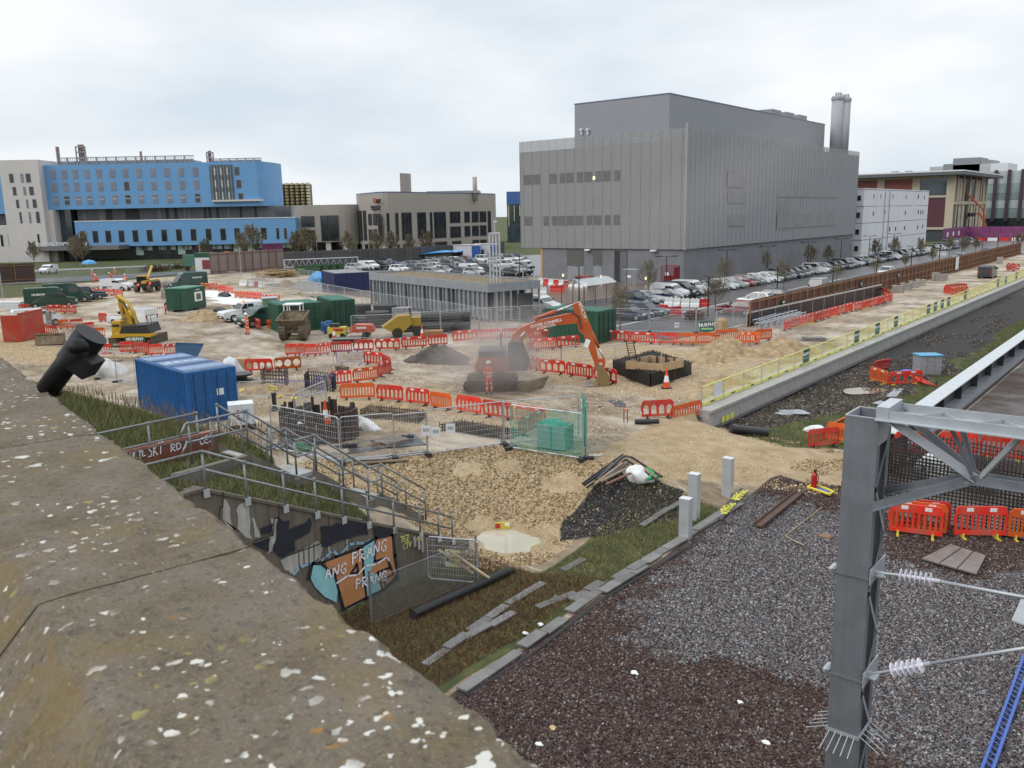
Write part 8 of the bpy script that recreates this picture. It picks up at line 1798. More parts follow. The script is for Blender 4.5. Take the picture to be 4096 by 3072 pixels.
p=L(*zF(1360,880));crumple('covered_pallet','white sheeted bundle with green tape behind the fence','bundle',p,(1.15,.6,.45),WBAG,14);MB().tube([p+Vector((-.4,0,.42)),p+Vector((.1,.1,.5)),p+Vector((.3,.3,.3))],.04,5)
p=L(*zF(490,720));ps=thing('plate_compactor','yellow handled trench rammer standing by the fence','rammer',p);MB().lathe([(.18,0),(.2,.1),(.12,.2),(.12,.8),(.16,1.0)],10).ob('body',EXB,ps);MB().tube([(-.35,0,1.2),(-.3,0,1.35),(.3,0,1.35),(.35,0,1.2),(-.35,0,1.2)],.05,6).ob('handle',FOOTY,ps)
ppa,ppb=L(*zF(1250,1255)),L(*zF(1800,1220));pk=thing('timber_plank','long brown plank lying along the fence line','plank',ppa+Vector((0,0,.08)));MB().bar((0,0,0),ppb-ppa,.18,.06).ob('plank',mat('old_plank',(.22,.16,.10),.8),pk)
# scaffold tubes on the ground below the fence
tb_=thing('scaffold_tubes','pale scaffold tubes lying under the front fence','tubes',L(*zF(500,1110)))
for (a,b,c_,d) in ((480,1105,1160,1225),(1180,1225,2000,1140)):MB().cyl(L(*zF(a,b))-tb_.location+Vector((0,0,.1)),L(*zF(c_,d))-tb_.location+Vector((0,0,.1)),.04,6).ob('tube',HGAL,tb_)
# wooden crates and wrapped goods right of the blue container
for i,(a,b,zf,sz,m,lab) in enumerate(((175,300,zF,(.9,.7,.75),FRM,'stacked timber battens right of the blue container'),(1500,1390,z6,(3.2,.9,.35),FRM,'bare timber trough before the red barriers'),(1380,1400,z6,(2.4,1.3,.18),mat('tan_board',(.30,.19,.12),.7),'tan boards lying before the timber trough'))):
 p=L(*zf(a,b));o_=thing('timber_stack',lab,'timber',p,YAW-.2)
 for k in range(5):MB().box(-sz[0]/2,sz[0]/2,-sz[1]/2,sz[1]/2,sz[2]*k/5,sz[2]*(k+.85)/5).ob('layer',m,o_)
p=L(*zF(60,330));crumple('wrapped_pallet','clear wrapped bundle behind the right end of the blue container','bundle',p,(.9,.7,1.0),mat('clear_wrap',(.5,.52,.55),.25,.2,5),22)
p=L(*z6(1400,1560));crumple('wrapped_bundle','white wrapped bundle behind the leaning fence','bundle',p,(1.3,.9,.9),WBAG,23);crumple('wrapped_bundle','red bundle beside the white one left of the container','bundle',L(*z6(1300,1500)),(.9,.7,.8),mat('dark_red_sheet',(.25,.02,.025),.5),24)
p=L(*zF(160,430));dr_=thing('cable_drum','black cable drum lying beside the blue container','drum',p);MB().lathe([(.75,0),(.75,.12),(.4,.13),(.4,.4),(.75,.41),(.75,.53)],20).ob('drum',BLKP,dr_)
for i,(a,b) in enumerate(((165,525),(298,545),(545,580),(680,605))):
 p=L(*zF(a,b));crumple('yellow_chocks','yellow plastic caps on the ground, %s right of the blue container'%ORD[i],'caps',p,(.28,.16,.12),mat('yellow_cap',(.65,.5,.03),.5),40+i)
dm=G(*z7(500,1370));db_=thing('dumpy_bin','blue tipping skip behind the blue container','skip',(dm.x,dm.y,0),YAW+.3);DBL=mat('skip_blue',(.05,.12,.22),.5,.15,2)
MB().add([(-.9,-.6,.15),(.6,-.6,.15),(1.1,-.6,1.0),(-.9,-.6,1.2),(-.9,.6,.15),(.6,.6,.15),(1.1,.6,1.0),(-.9,.6,1.2)],[(0,1,2,3),(4,5,6,7),(0,1,5,4),(1,2,6,5),(3,0,4,7)]).ob('shell',DBL,db_);MB().box(-.7,-.5,-.5,.5,0,.149).box(.2,.4,-.5,.5,0,.149).ob('fork_pocket',DBL,db_)
# plant and stores in front of the steel post building
RNG=mat('ring_dark_concrete',(.05,.05,.053),.7,.2,3)
for i,(a,b,r_,h,lab) in enumerate(((500,775,.95,.9,'dark concrete ring, left one behind the small compressor'),(590,790,.8,.9,'dark concrete ring, middle one by the stores'),(690,790,1.15,1.5,'tall dark concrete ring stack beside the pallet of blocks'),(760,740,1.2,1.7,'tallest dark concrete ring behind the yellow roller'),(550,690,1.0,1.2,'black plastic chamber beside the green container'))):
 p=G(*z8(a,b));o_=thing('concrete_ring',lab,'ring',p,0,'manhole rings')
 for k in range(max(1,round(h/.5))):z_=k*h/max(1,round(h/.5));MB().lathe([(r_*.82,z_+.01),(r_,z_+.01),(r_,z_+h/max(1,round(h/.5))-.03),(r_*.82,z_+h/max(1,round(h/.5))-.03)],22).ob('ring',RNG,o_)
 MB().lathe([(r_*.8,h-.1),(r_*.8,h-.02)],22).ob('opening',DARK,o_)
def stack(name,label,cat,zf,c_,w_,d_,h_,nx_,nz_,m,rz=YAW):
 p=G(*zf(*c_));o_=thing(name,label,cat,p,rz)
 for i in range(nx_):
  for k in range(nz_):MB().cb((-w_/2+(i+.5)*w_/nx_+random.uniform(-.01,.01),random.uniform(-.02,.02),(k+.5)*h_/nz_+.1),(w_/nx_*.96,d_,h_/nz_*.93)).ob('unit',m,o_)
 MB().box(-w_/2,w_/2,-d_/2,d_/2,0,.09).ob('pallet',PTM,o_);return o_
stack('block_stack','pallet of grey concrete blocks beside the dark rings','blocks',z8,(905,745),1.9,1.2,1.35,3,8,mat('grey_block',(.27,.27,.28),.8,.1,3))
stack('bag_stack','tall stack of pink cement bags beside the dumper','bags',z7,(1950,945),1.25,1.1,1.6,2,8,mat('pink_bag',(.52,.42,.47),.6,.1,4))
stack('board_stack','stack of orange and tan boards behind the red barriers','boards',z8,(1170,870),2.0,1.2,.4,1,6,mat('tan_board2',(.32,.16,.08),.7,.2,3))
p=G(*z8(890,880));rl_=thing('pedestrian_roller','yellow site roller with tipped hopper behind the red barriers','roller',p,YAW+.2)
MB().prism([(-1.6,1.0),(-1.3,1.15),(-.2,1.9),(.9,1.95),(1.0,1.2),(.2,.5),(-.6,.45)],-.7,.7,'y').ob('hopper',mat('roller_yellow',(.33,.22,.02),.55,.2,2,dirt=(.16,.12,.06),dscale=2,damt=.6),rl_);MB().box(-.5,1.9,-.6,.6,.45,.95).ob('chassis',EXB,rl_);MB().box(1.0,1.8,-.5,.5,.951,1.7).ob('engine_cover',MATS['roller_yellow'],rl_)
for x_ in (-.3,1.5):MB().cyl((x_,-.7,.45),(x_,.7,.45),.45,16).ob('wheel',EXB,rl_)
MB().tube([(.9,-.5,1.7),(.9,-.5,2.5),(.9,.5,2.5),(.9,.5,1.7)],.04,6).ob('roll_bar',EXB,rl_)
p=G(*z8(560,885));cm2=thing('towed_compressor','orange red towed compressor with white label','compressor',p,YAW);MB().prism([(-1.0,.5),(1.0,.5),(1.05,.8),(.85,1.15),(-.6,1.2),(-1.05,.95)],-.55,.55,'y').ob('canopy',mat('compressor_red',(.50,.07,.025),.35,.1,2),cm2);MB().box(-.45,.4,-.562,-.552,.85,1.0).ob('label',LWH,cm2)
for y_ in (-.6,.6):MB().cyl((.3,y_-.08,.3),(.3,y_+.08,.3),.3,14).ob('wheel',TYRE,cm2)
MB().cyl((-1.0,0,.45),(-1.9,0,.35),.05,6).ob('drawbar',EXB,cm2)
p=G(*z8(335,885));cm3=thing('small_generator','small yellow and red generator left of the red compressor','generator',p,YAW);MB().box(-.8,.8,-.45,.45,.25,.95).ob('canopy',mat('dull_yellow',(.5,.42,.06),.5,.2,3),cm3);MB().box(-.6,.2,-.4,.4,.951,1.25).ob('engine',EXB,cm3);MB().box(-.2,.6,-.46,-.451,.6,.85).ob('red_panel',RSK,cm3)
for x_ in (-.5,.5):MB().cyl((x_,-.5,.22),(x_,.5,.22),.22,12).ob('wheel',TYRE,cm3)
p=G(*z8(420,925));o_=thing('spill_tray','black trailer tray lying before the compressor','tray',p,YAW);MB().box(-1.2,1.2,-.4,.4,.1,.4).ob('tray',BLKP,o_);MB().box(-1.25,1.25,-.45,-.41,.3,.45).ob('pale_edge',HGAL,o_)
p=G(*z8(1290,840));tk=thing('black_tank','long black twin wall pipes stacked behind the fence','pipe',p,YAW)
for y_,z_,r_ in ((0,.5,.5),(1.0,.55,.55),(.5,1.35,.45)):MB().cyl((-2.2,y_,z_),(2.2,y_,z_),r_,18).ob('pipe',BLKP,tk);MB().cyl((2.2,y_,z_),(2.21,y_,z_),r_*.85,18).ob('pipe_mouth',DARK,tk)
for i,(a,b) in enumerate(((215,830),(260,815),(240,850))):
 p=G(*z8(a,b));o_=thing('blue_drum','blue plastic drum beside the green container, %s from the left'%ORD[i],'drum',p,0,'blue drums');MB().lathe([(.27,0),(.3,.1),(.3,.4),(.31,.45),(.3,.5),(.3,.8),(.25,.88)],14).ob('body',mat('drum_blue',(.03,.10,.28),.45,.1,3),o_);MB().lathe([(.06,.881),(.06,.92)],8).ob('bung',BLKP,o_)
p=G(*z8(90,812));o_=thing('orange_box','low orange steel box beside the bag stack','box',p,YAW);MB().box(-.9,.9,-.5,.5,0,.5).ob('box',mat('box_orange',(.42,.12,.04),.6,.2,3),o_);MB().box(-.92,.92,-.52,.52,.501,.56).ob('lid',mat('box_lid',(.3,.09,.04),.6),o_)
# toilets / cabinets behind the dumper
p=G(*z7(1540,905));tl_=thing('grey_green_cabinet','grey and green steel cabinet behind the orange barriers','cabinet',p,YAW+.35);MB().box(-.75,.75,0,1.6,.1,2.35).ob('body',mat('cabinet_green',(.12,.24,.14),.5,.1,2),tl_);MB().box(.05,.72,-.03,-.003,.2,2.25).ob('door',mat('cabinet_grey',(.26,.28,.31),.5),tl_);MB().box(-.8,.8,-.05,1.65,2.352,2.45).ob('roof',mat('cabinet_roof',(.4,.42,.43),.5),tl_);MB().lathe([(.1,0),(.1,.1)],10,(.4,-.05,1.8)).ob('vent',EXB,tl_)
# compound stores: timber, skips, blue sheet, truss, tents
p=G(*z7(1620,340));tm=thing('timber_pile','loose pile of tan timber in the compound','timber',p,YAW)
for k in range(46):a=random.uniform(-.25,.25);MB().cb((random.uniform(-2.6,2.6),random.uniform(-1.5,1.5),.15+1.4*random.random()*(1-abs(k%9-4)/6)),(random.uniform(2.5,5.0),.22,.12),rz=a,ry=random.uniform(-.15,.15)).ob('timber',mat('pile_timber',(.33,.22,.11),.8,.3,2,rnd=.25),tm)
heap('spoil_heap','small brown heap among the compound stores',z7,(1730,445),1.6,1.1,((.16,.11,.07),(.24,.17,.10),0),31)
SKG=mat('skip_green',(.02,.085,.035),.55,.15,1,dirt=(.10,.07,.045),dscale=1)
for i,(a,b) in enumerate(((300,990),(370,985),(440,978),(505,972))):
 p=G(*z3(a,b));o_=thing('waste_skip','green waste skip in the compound, %s from the left'%ORD[i],'skip',p,YAW,'green waste skips');w_=2.0
 MB().add([(-w_,-.9,.1),(w_,-.9,.1),(w_+.5,-.9,1.6),(-w_-.5,-.9,1.6),(-w_,.9,.1),(w_,.9,.1),(w_+.5,.9,1.6),(-w_-.5,.9,1.6)],[(0,1,2,3),(4,5,6,7),(0,1,5,4),(1,2,6,5),(3,0,4,7)]).ob('shell',SKG,o_);MB().box(-w_-.55,w_+.55,-.98,-.901,1.5,1.62).ob('rim',SKG,o_);MB().box(-w_,w_,-.85,.85,.7,1.2).ob('waste',RSTY,o_)
p=G(*z3(383,1050));crumple('blue_sheeted_pallet','bright blue sheeted pallet in the compound','pallet',p,(1.9,1.3,1.5),mat('blue_sheet',(.03,.28,.62),.35,.15,2),33)
p=G(*z6(1140,290));ub=thing('umbrella','blue umbrella held over two orange clad workers at far left','umbrella',p,YAW);MB().lathe([(1.5,1.9),(1.3,2.3),(.8,2.6),(.08,2.75)],10).ob('canopy',mat('umbrella_blue',(.07,.28,.55),.5),ub);MB().cyl((0,0,.6),(0,0,2.8),.04,6).ob('shaft',GALVB,ub)
p=G(*z7(985,170));MBt=thing('orange_tent','small orange dome behind the compound hoarding','tent',p,YAW);MB().lathe([(2.4,0),(2.3,1.4),(1.7,2.3),(.8,2.8),(.05,2.9)],12).ob('dome',mat('tent_orange',(.62,.20,.03),.5,.1,1),MBt);MB().box(-.5,.5,-2.45,-2.2,0,1.6).ob('door_flap',mat('tent_dark',(.3,.1,.03),.6),MBt)
p=G(*z7(690,300));gb2=thing('gatehouse','white and green gatehouse with red screen at the site entrance','cabin',p,YAW);MB().box(-1.7,1.7,0,3,0,3.2).ob('wall',WMOD,gb2);MB().box(-1.75,1.75,-.05,3.05,3.202,4.1).ob('roof_sign',CGRN,gb2);MB().box(-.3,1.2,-.04,-.003,.9,2.7).ob('red_screen',mat('screen_red',(.22,.04,.05),.5),gb2)
p=G(*z7(570,262));gt=thing('green_truck','green flatbed truck with cream cab at the site entrance','truck',p,YAW);MB().box(-2.4,2.2,0,2.2,1.0,3.3).ob('box_body',mat('truck_green',(.07,.16,.12),.5),gt);MB().box(2.21,3.6,.1,2.1,.6,2.7).ob('cab',EXB,gt)
for x_ in (-1.6,2.8):MB().cyl((x_,-.1,.5),(x_,.3,.5),.5,14).ob('wheel',TYRE,gt)
# blue awning and stacked IBCs behind the car park
p=G(*z3(1420,880));aw=thing('blue_awning','bright blue sheeted store awning behind the crowded car park','awning',(p.x,p.y,0),YAW);w_=atY(*z3(1660,800),depth(p))[0]-atY(*z3(1190,800),depth(p))[0];hA=atY(*z3(1420,795),depth(p))[1]
MB().add([(-w_/2,-1,hA-.8),(-w_*.2,-1.2,hA-.3),(w_*.1,-1,hA),(w_/2,-1,hA+.1),(-w_/2,3,hA-.6),(-w_*.2,3,hA-.1),(w_*.1,3,hA+.3),(w_/2,3,hA+.3)],[(0,1,5,4),(1,2,6,5),(2,3,7,6)]).ob('sheet',MATS['blue_sheet'],aw)
for k in range(7):MB().box(-w_/2+k*w_/6-.08,-w_/2+k*w_/6+.08,-.9,-.75,0,hA-.8).ob('leg',GALVB,aw)
for k in range(5):MB().cb((-w_/2+2+k*w_/5.5,1,1.0),(2.2,1.6,2.0)).ob('stored_crate',random.choice((DARK,PTM,BLK)),aw)
for a,b,cc,lab,w0 in ((1690,860,'w','white and blue store cabin behind the car park',260),(1870,850,'b','white gatehouse cabin with blue panels behind the car park',200)):
 p=G(*z3(a,b));o_=thing('store_cabin',lab,'cabin',(p.x,p.y,0),YAW);w_=w0/2.212*depth(p)/3400;MB().box(-w_/2,w_/2,0,3,0,3.4).ob('wall',WMOD,o_);MB().box(w_*.2,w_*.5,-.05,-.003,.2,3.2).ob('blue_panel',mat('cabin_blue',(.03,.10,.32),.5),o_);MB().box(-w_/2-.1,w_/2+.1,-.1,3.1,3.402,3.55).ob('roof',CREAM,o_);MB().box(-w_*.3,-w_*.1,-.04,-.003,.8,2.2).ob('window',GLASS,o_)
for i in range(6):
 p=G(*z3(1040+(i%3)*45,880-(i//3)*4));o_=thing('caged_tank','white caged tank in the store yard, %s from the left'%ORD[i],'tank',(p.x,p.y,1.3*(i//3)),YAW,'caged tanks');MB().box(-.9,.9,-.6,.6,.15,1.25).ob('tank',mat('tank_grey',(.38,.39,.40),.5),o_);MB().box(-.95,.95,-.65,.65,0,.149).ob('pallet',PTM,o_)
# yard details by the plant building
p=G(*zD(745,432));wb2=thing('wheeled_bin','dark wheeled waste bin by the plant building doors','bin',p,0);MB().box(-1.1,1.1,-.7,.7,.2,1.3).ob('body',mat('bin_dark',(.05,.06,.06),.5),wb2);MB().box(-1.2,1.2,-.8,.8,1.302,1.5).ob('lid',mat('bin_lid_red',(.28,.06,.05),.5),wb2)
p=G(*zD(1505,440));rc_=thing('red_cage','red mesh gas cage beside the plant building corner','cage',p,0);RCG=mat('cage_red',(.22,.012,.02),.5,.1,3)
for x_ in (-1,1):
 for y_ in (-.8,.8):MB().cyl((x_,y_,0),(x_,y_,2.9),.06,5).ob('post',RCG,rc_)
for k in range(15):MB().cyl((-1+k/7,-.8,.1),(-1+k/7,-.8,2.8),.03,4).cyl((1,-.8+k*1.6/14,.1),(1,-.8+k*1.6/14,2.8),.03,4).ob('bar',RCG,rc_)
MB().box(-1.05,1.05,-.85,.85,2.9,3.0).ob('roof',RCG,rc_);MB().box(-.7,.7,-.5,.5,0,1.6).ob('bottle_rack',RCG,rc_);MB().box(-.3,.2,-.86,-.84,1.7,2.1).ob('sign',LWH,rc_)
p=G(*zD(1165,425));mc=thing('mesh_cage','pale mesh storage cage by the tall recess','cage',p,0)
for k in range(9):MB().cyl((-1.1+k*.27,-.7,0),(-1.1+k*.27,-.7,2.3),.025,4).ob('bar',GALVB,mc)
MB().box(-1.15,1.15,-.75,.75,2.3,2.36).ob('top',GALVB,mc);MB().box(-.3,.3,-.74,-.71,1.2,1.5).ob('sign',LWH,mc)
p=G(*zD(640,600));cs_=thing('cycle_shelter','curved clear roofed cycle shelter behind the green container','shelter',p,0);pr_=[(-1.6+3.2*k/8,2.2+.7*math.sin(math.pi*k/8)) for k in range(9)]
MB().add([(a,0,b) for a,b in pr_]+[(a,7,b) for a,b in pr_]+[(a,0,b+.03) for a,b in pr_]+[(a,7,b+.03) for a,b in pr_],[(i,i+1,10+i,9+i) for i in range(8)]+[(18+i,19+i,28+i,27+i) for i in range(8)]).ob('roof_sheet',mat('clear_sheet',(.7,.74,.75),.1,.05,1,alpha=.45),cs_)
for y_ in (.1,2.4,4.7,6.9):
 MB().tube([(a,y_,b-.02) for a,b in pr_],.035,5).cyl((-1.6,y_,0),(-1.6,y_,2.2),.05,6).cyl((1.6,y_,0),(1.6,y_,2.2),.05,6).ob('hoop',mat('shelter_brown',(.16,.06,.04),.5),cs_)
p=G(*zD(1725,720));
# striped pole by the hut, mast signs, big MURPHY board
a,b=G(*z7(-30,745),.9),G(*z7(190,720),.9);bp2=thing('striped_pole','red and white striped barrier pole across the haul road','pole',(b.x,b.y,0));d=a-b;d.z=0;d=d*1.9
for k in range(26):MB().cyl(d*(k/26)+Vector((0,0,.95)),d*((k+1)/26)+Vector((0,0,.95)),.07,8).ob('band',LWH if k%2 else RBR,bp2)
MB().cyl((0,0,0),(0,0,1.0),.08,8).ob('post',RBR,bp2)
a=G(*zD(1775,850));X0,Z0=atY(*zD(1768,830),depth(a));X1_,Z1_=atY(*zD(1895,740),depth(a));sb2=thing('name_board','green name board with white lettering on the fence by the car park','sign',c2w(0,depth(a),0),YAW);MB().box(X0,X1_,-.03,0,Z0,Z1_).ob('board',MGRN,sb2);MB().box(X0+.1,X1_-.1,-.036,-.031,Z0+.12,Z0+.3).ob('stripe',MATS['banner_pale_green'],sb2);lettering('MURPHY',(Z1_-Z0)*.5,LWH,sb2,wallM(((X0+X1_)/2,-.04,(Z0+Z1_)/2+.12),0,.06),.003,.85);MB().cyl((X0+.2,.05,0),(X0+.2,.05,Z0),.04,6).cyl((X1_-.2,.05,0),(X1_-.2,.05,Z0),.04,6).ob('leg',HGAL,sb2);tag(MB().lathe([(.5,0),(.45,.9),(.2,1.1)],12).ob('tan_sack',mat('tan_sack',(.36,.24,.10),.7,.2,3),None,False,c2w(X1_+.7,depth(a)+.3,.0+Z0)),'tan sack bulging beside the green name board','bag')
# track bed things
p=L(*zI(1300,190),-1.1);tb2=stack('block_stack','pallet of grey blocks under a blue cover in the track bed','blocks',zI,(1300,150),1.5,1.1,1.25,3,7,mat('grey_block',(.27,.27,.28),.8));q_=G(*zI(1300,178),-1.1);tb2.location=q_;MB().box(-.82,.82,-.62,.62,1.36,1.42).ob('cover',mat('cover_blue',(.04,.27,.45),.4,.1,3),tb2)
crumple('blue_sheet','crumpled blue sheet on the ground before the covered blocks','sheet',L(*zI(1220,165),-1.1),(1.1,.6,.25),mat('blue_tarp',(.02,.08,.38),.4),51)
crumple('plastic_sheet','crumpled clear plastic sheet beside the platform foot','sheet',L(*zI(335,465),-1.1),(.8,.45,.12),mat('grey_film',(.24,.25,.26),.3,.4,4),52,lump=.7)
crumple('white_sheet','white sheet caught between the barriers left of the mast','sheet',L(*zI(470,605),-1.0),(.55,.3,.3),WBAG,53,lump=.7)
flat_thing('ply_board','loose grey board in the track bed','board',[(1000,345),(1060,290),(1135,285),(1075,348)],-1.05,.03,MATS['grey_board'],zI);flat_thing('ply_board','pale torn board on the track verge','board',[(900,395),(960,375),(1020,392),(960,405)],-1.05,.03,MATS['grey_board'],zI)
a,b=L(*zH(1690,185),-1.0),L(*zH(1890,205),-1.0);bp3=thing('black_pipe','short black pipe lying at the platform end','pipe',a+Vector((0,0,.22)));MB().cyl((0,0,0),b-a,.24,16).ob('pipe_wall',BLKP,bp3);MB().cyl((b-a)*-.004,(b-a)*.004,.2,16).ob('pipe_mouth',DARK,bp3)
puddle('puddle',pg(-1.06,*[zI(a,b) for a,b in ((700,290),(800,280),(900,285),(1010,290),(1000,308),(880,325),(740,330),(690,312))]),-1.03,'brown puddle in the old track bed',mat('brown_water',(.22,.17,.11),.08,.1,1))
for nm,q_ in (('right of the green netting',((1310,1345),(1360,1328),(1430,1330),(1420,1350),(1350,1358))),('under the green crate',((1165,1312),(1240,1305),(1260,1325),(1200,1332)))):puddle('puddle',pg(.05,*[zG(a,b) for a,b in q_]),hz(*pg(.05,zG(*q_[0]))[0])+.03,'small pale puddle '+nm)
flat_thing('steel_plate','dark steel plate lying before the formwork excavation','plate',[(1390,965),(1460,905),(1600,915),(1620,965),(1500,960)],.04,.03,BMAT,zG)
for i,(a,b) in enumerate(((1600,1085),(1628,1085))):
 p=L(*zG(a,b));o_=thing('rebar_stub','short rebar stub with orange cap, %s of two by the platform end'%('left' if i==0 else 'right'),'rebar',p,0,'capped stubs');MB().cyl((0,0,0),(0,0,.6),.025,5).ob('bar',RSTY,o_);MB().lathe([(.05,.6),(.06,.68)],8).ob('cap',CNO,o_)
p=L(*zG(1785,1100));o_=tag(MB().cyl((-.6,0,.14),(.6,0,.14),.13,12).ob('rubber_roll',BLKP,None,False,p,YAW),'black rubber roll on the ground before the platform end barriers','roll')
for i,(a,b,zf,lab) in enumerate(((2045,268,zE,'wedge of concrete leaning on the hoarding'),(1605,385,zE,'tilted slab against the hoarding'))):p=G(*zf(a,b));tag(MB().box(-.5,.5,-.1,.1,0,1.3).ob('leaning_slab',CBL,None,False,(p.x,p.y,0),.4),lab,'slab')
van((-24.2,onN(*zE(1955,430),-24.2).y,0),1.57,'v','dark','dark utility vehicle on the haul road behind the yellow fence')
p=G(*zE(790,790));tag(MB().box(-1.2,1.2,-.6,.6,0,.12).box(-1.0,.6,-.5,.4,.121,.3).ob('board_pile',PLY,None,False,(p.x,p.y,0),.7),'low pile of wet boards by the yellow fence','boards')
# far left stores and the boom lifts by the stone building
for i,(a,b,zf,w_,h,m,lab) in enumerate(((1050,615,z6,3.6,.6,PLY,'stack of grey boards behind the far left vans'),(1060,540,z6,4.2,.9,CBL,'stack of concrete beams behind the far left vans'),(120,740,z6,3.6,.9,WMOD,'white boards standing at the far left edge'),(600,960,z6,1.4,1.5,CBL,'grey block stack behind the red skip'))):
 p=G(*zf(a,b));o_=thing('board_stack',lab,'boards',p,YAW)
 for k in range(4):MB().box(-w_/2,w_/2,-.6,.6,h*k/4,h*(k+.88)/4).ob('layer',m,o_)
for i,(a,b) in enumerate(((230,610),(232,560),(245,500),(205,470))):p=G(*z7(a,b));o_=tag(MB().box(-.75,.75,-.4,.4,0,.85).ob('concrete_block',CBL,None,False,p,YAW),'concrete block left of the green hut, %s from the near end'%ORD[i],'block','concrete blocks by the hut');MB().cb((0,0,.88),(.3,.08,.07)).ob('lifting_eye',RSTY,o_)
p=G(*z7(870,785));crumple('pipe_bundle','black wrapped pipe bundle lying beside the white pickup','bundle',p,(1.3,.4,.5),BLKP,61);p=G(*z7(945,585));crumple('black_mat_heap','black heap on the white chalk strip','heap',p,(1.3,.6,.6),BLKP,62)
def boom_lift(lab,q_):
 Yb=284.0;r_=thing('boom_lift',lab,'boom lift',c2w(0,Yb,0),YAW);B_=lambda a,b:atY(*z5(a,b),Yb);pts=[Vector((B_(*a)[0],0,B_(*a)[1])) for a in q_];OB=mat('lift_orange',(.50,.12,.03),.5)
 for a,b in zip(pts[:-1],pts[1:]):MB().bar(a,b,.45).ob('boom_section',OB,r_)
 MB().cb(tuple(pts[0]+Vector((0,0,.3))),(2.0,1.2,1.2)).ob('basket',EXB,r_);MB().cb((pts[-1].x,0,.9),(3,2,1.0)).ob('chassis',OB,r_);MB().bar(pts[-1],(pts[-1].x,0,1.2),.5).ob('riser',OB,r_)
 for s in (-1,1):MB().cyl((pts[-1].x+s,-1.1,.5),(pts[-1].x+s,1.1,.5),.5,12).ob('wheel',TYRE,r_)
boom_lift('orange boom lift raised highest before the stone building',[(1520,470),(1580,490),(1760,660),(1790,900)]);boom_lift('lower orange boom lift before the stone building',[(1630,730),(1710,700),(1780,800),(1760,850)])
p=G(*zH(428,712),-1.85);fs_=thing('fallen_sign','small yellow and red sign lying at the edge of the puddle','sign',p,YAW);MB().box(-.3,.3,-.02,.02,0,.26).ob('board',FOOTY,fs_);MB().box(-.28,-.08,-.026,-.021,.03,.22).ob('red_panel',RBR,fs_);MB().box(.1,.28,-.026,-.021,.12,.24).ob('white_panel',LWH,fs_)
# lamp posts
LPM=mat('lamp_post_black',(.02,.02,.022),.5,.2,3);LPG=mat('lamp_post_grey',(.30,.31,.32),.5,.1,3)
LAMPS=[(zD,700,600,255,'s','k'),(zD,1470,500,168,'d','k'),(zD,1838,705,340,'s','k'),(zD,175,352,140,'s','k'),(zD,2003,395,112,'d','k'),(zE,458,325,145,'d','k'),(zE,733,295,118,'d','k'),(zE,958,262,95,'d','k'),(zE,1150,240,75,'d','k'),(zE,1318,222,60,'d','k'),(zE,524,490,285,'s','k'),(zE,905,408,225,'s','k'),(zE,1205,345,182,'s','k'),(zE,1440,285,148,'s','k'),(zE,1632,248,122,'s','k'),(zE,1786,214,95,'s','k'),(zE,1925,185,75,'s','k'),(zE,2030,165,58,'s','k'),(zE,2135,140,45,'s','k'),(z3,1577,972,780,'s','k'),(z3,375,830,650,'d','g'),(z7,655,300,-60,'c','g'),(z7,1157,330,-30,'c','g'),(z6,40,620,130,'c','g'),(zD,210,680,250,'c','g')]
for i,(zf,x_,yb,yt,k,cc) in enumerate(LAMPS):
 p=G(*zf(x_,yb));h=max(2.5,atY(*zf(x_,yt),depth(p))[1]);m=LPM if cc=='k' else LPG
 where={0:'behind the green container at the car park',1:'before the plant building corner',2:'beside the red hatchback',3:'left of the plant building',19:'behind the planted roof',20:'before the research building',21:'beside the green gatehouse',22:'behind the chalk strip',23:'at the far left edge',24:'beside the tube tower'}
 lab=('%s lamp post %s'%({'s':'black single head','d':'black twin head','c':'plain grey'}[k] if cc=='k' or k=='c' else 'grey twin head',where[i])) if i in where else '%s lamp post, %s along the %s'%({'s':'black single head','d':'black twin head'}[k],ORD[(i-4) if k=='d' else (i-10)],'plant building row' if k=='d' else 'hoarding road')
 r_=thing('lamp_post',lab,'lamp post',(p.x,p.y,0),0,'lamp posts')
 MB().cyl((0,0,0),(0,0,h),.09,8,.06).ob('column',m,r_)
 if k=='s':MB().cyl((0,0,h),(-.5,0,h+.05),.04,6).ob('arm',m,r_);MB().add([(-.35,-.13,h),(-.95,-.16,h+.02),(-.95,.16,h+.02),(-.35,.13,h),(-.4,-.1,h+.12),(-.85,-.1,h+.13),(-.85,.1,h+.13),(-.4,.1,h+.12)],HEX).ob('lantern',m,r_)
 elif k=='d':
  MB().cyl((-.9,-.9,h),(.9,.9,h),.035,6).ob('arm',m,r_)
  for s in (-1,1):MB().cb((s*.75,s*.75,h+.02),(.75,.28,.11),rz=.785).ob('lantern',m,r_)
 else:MB().lathe([(.12,h),(.12,h+.08)],8).ob('cap',m,r_)
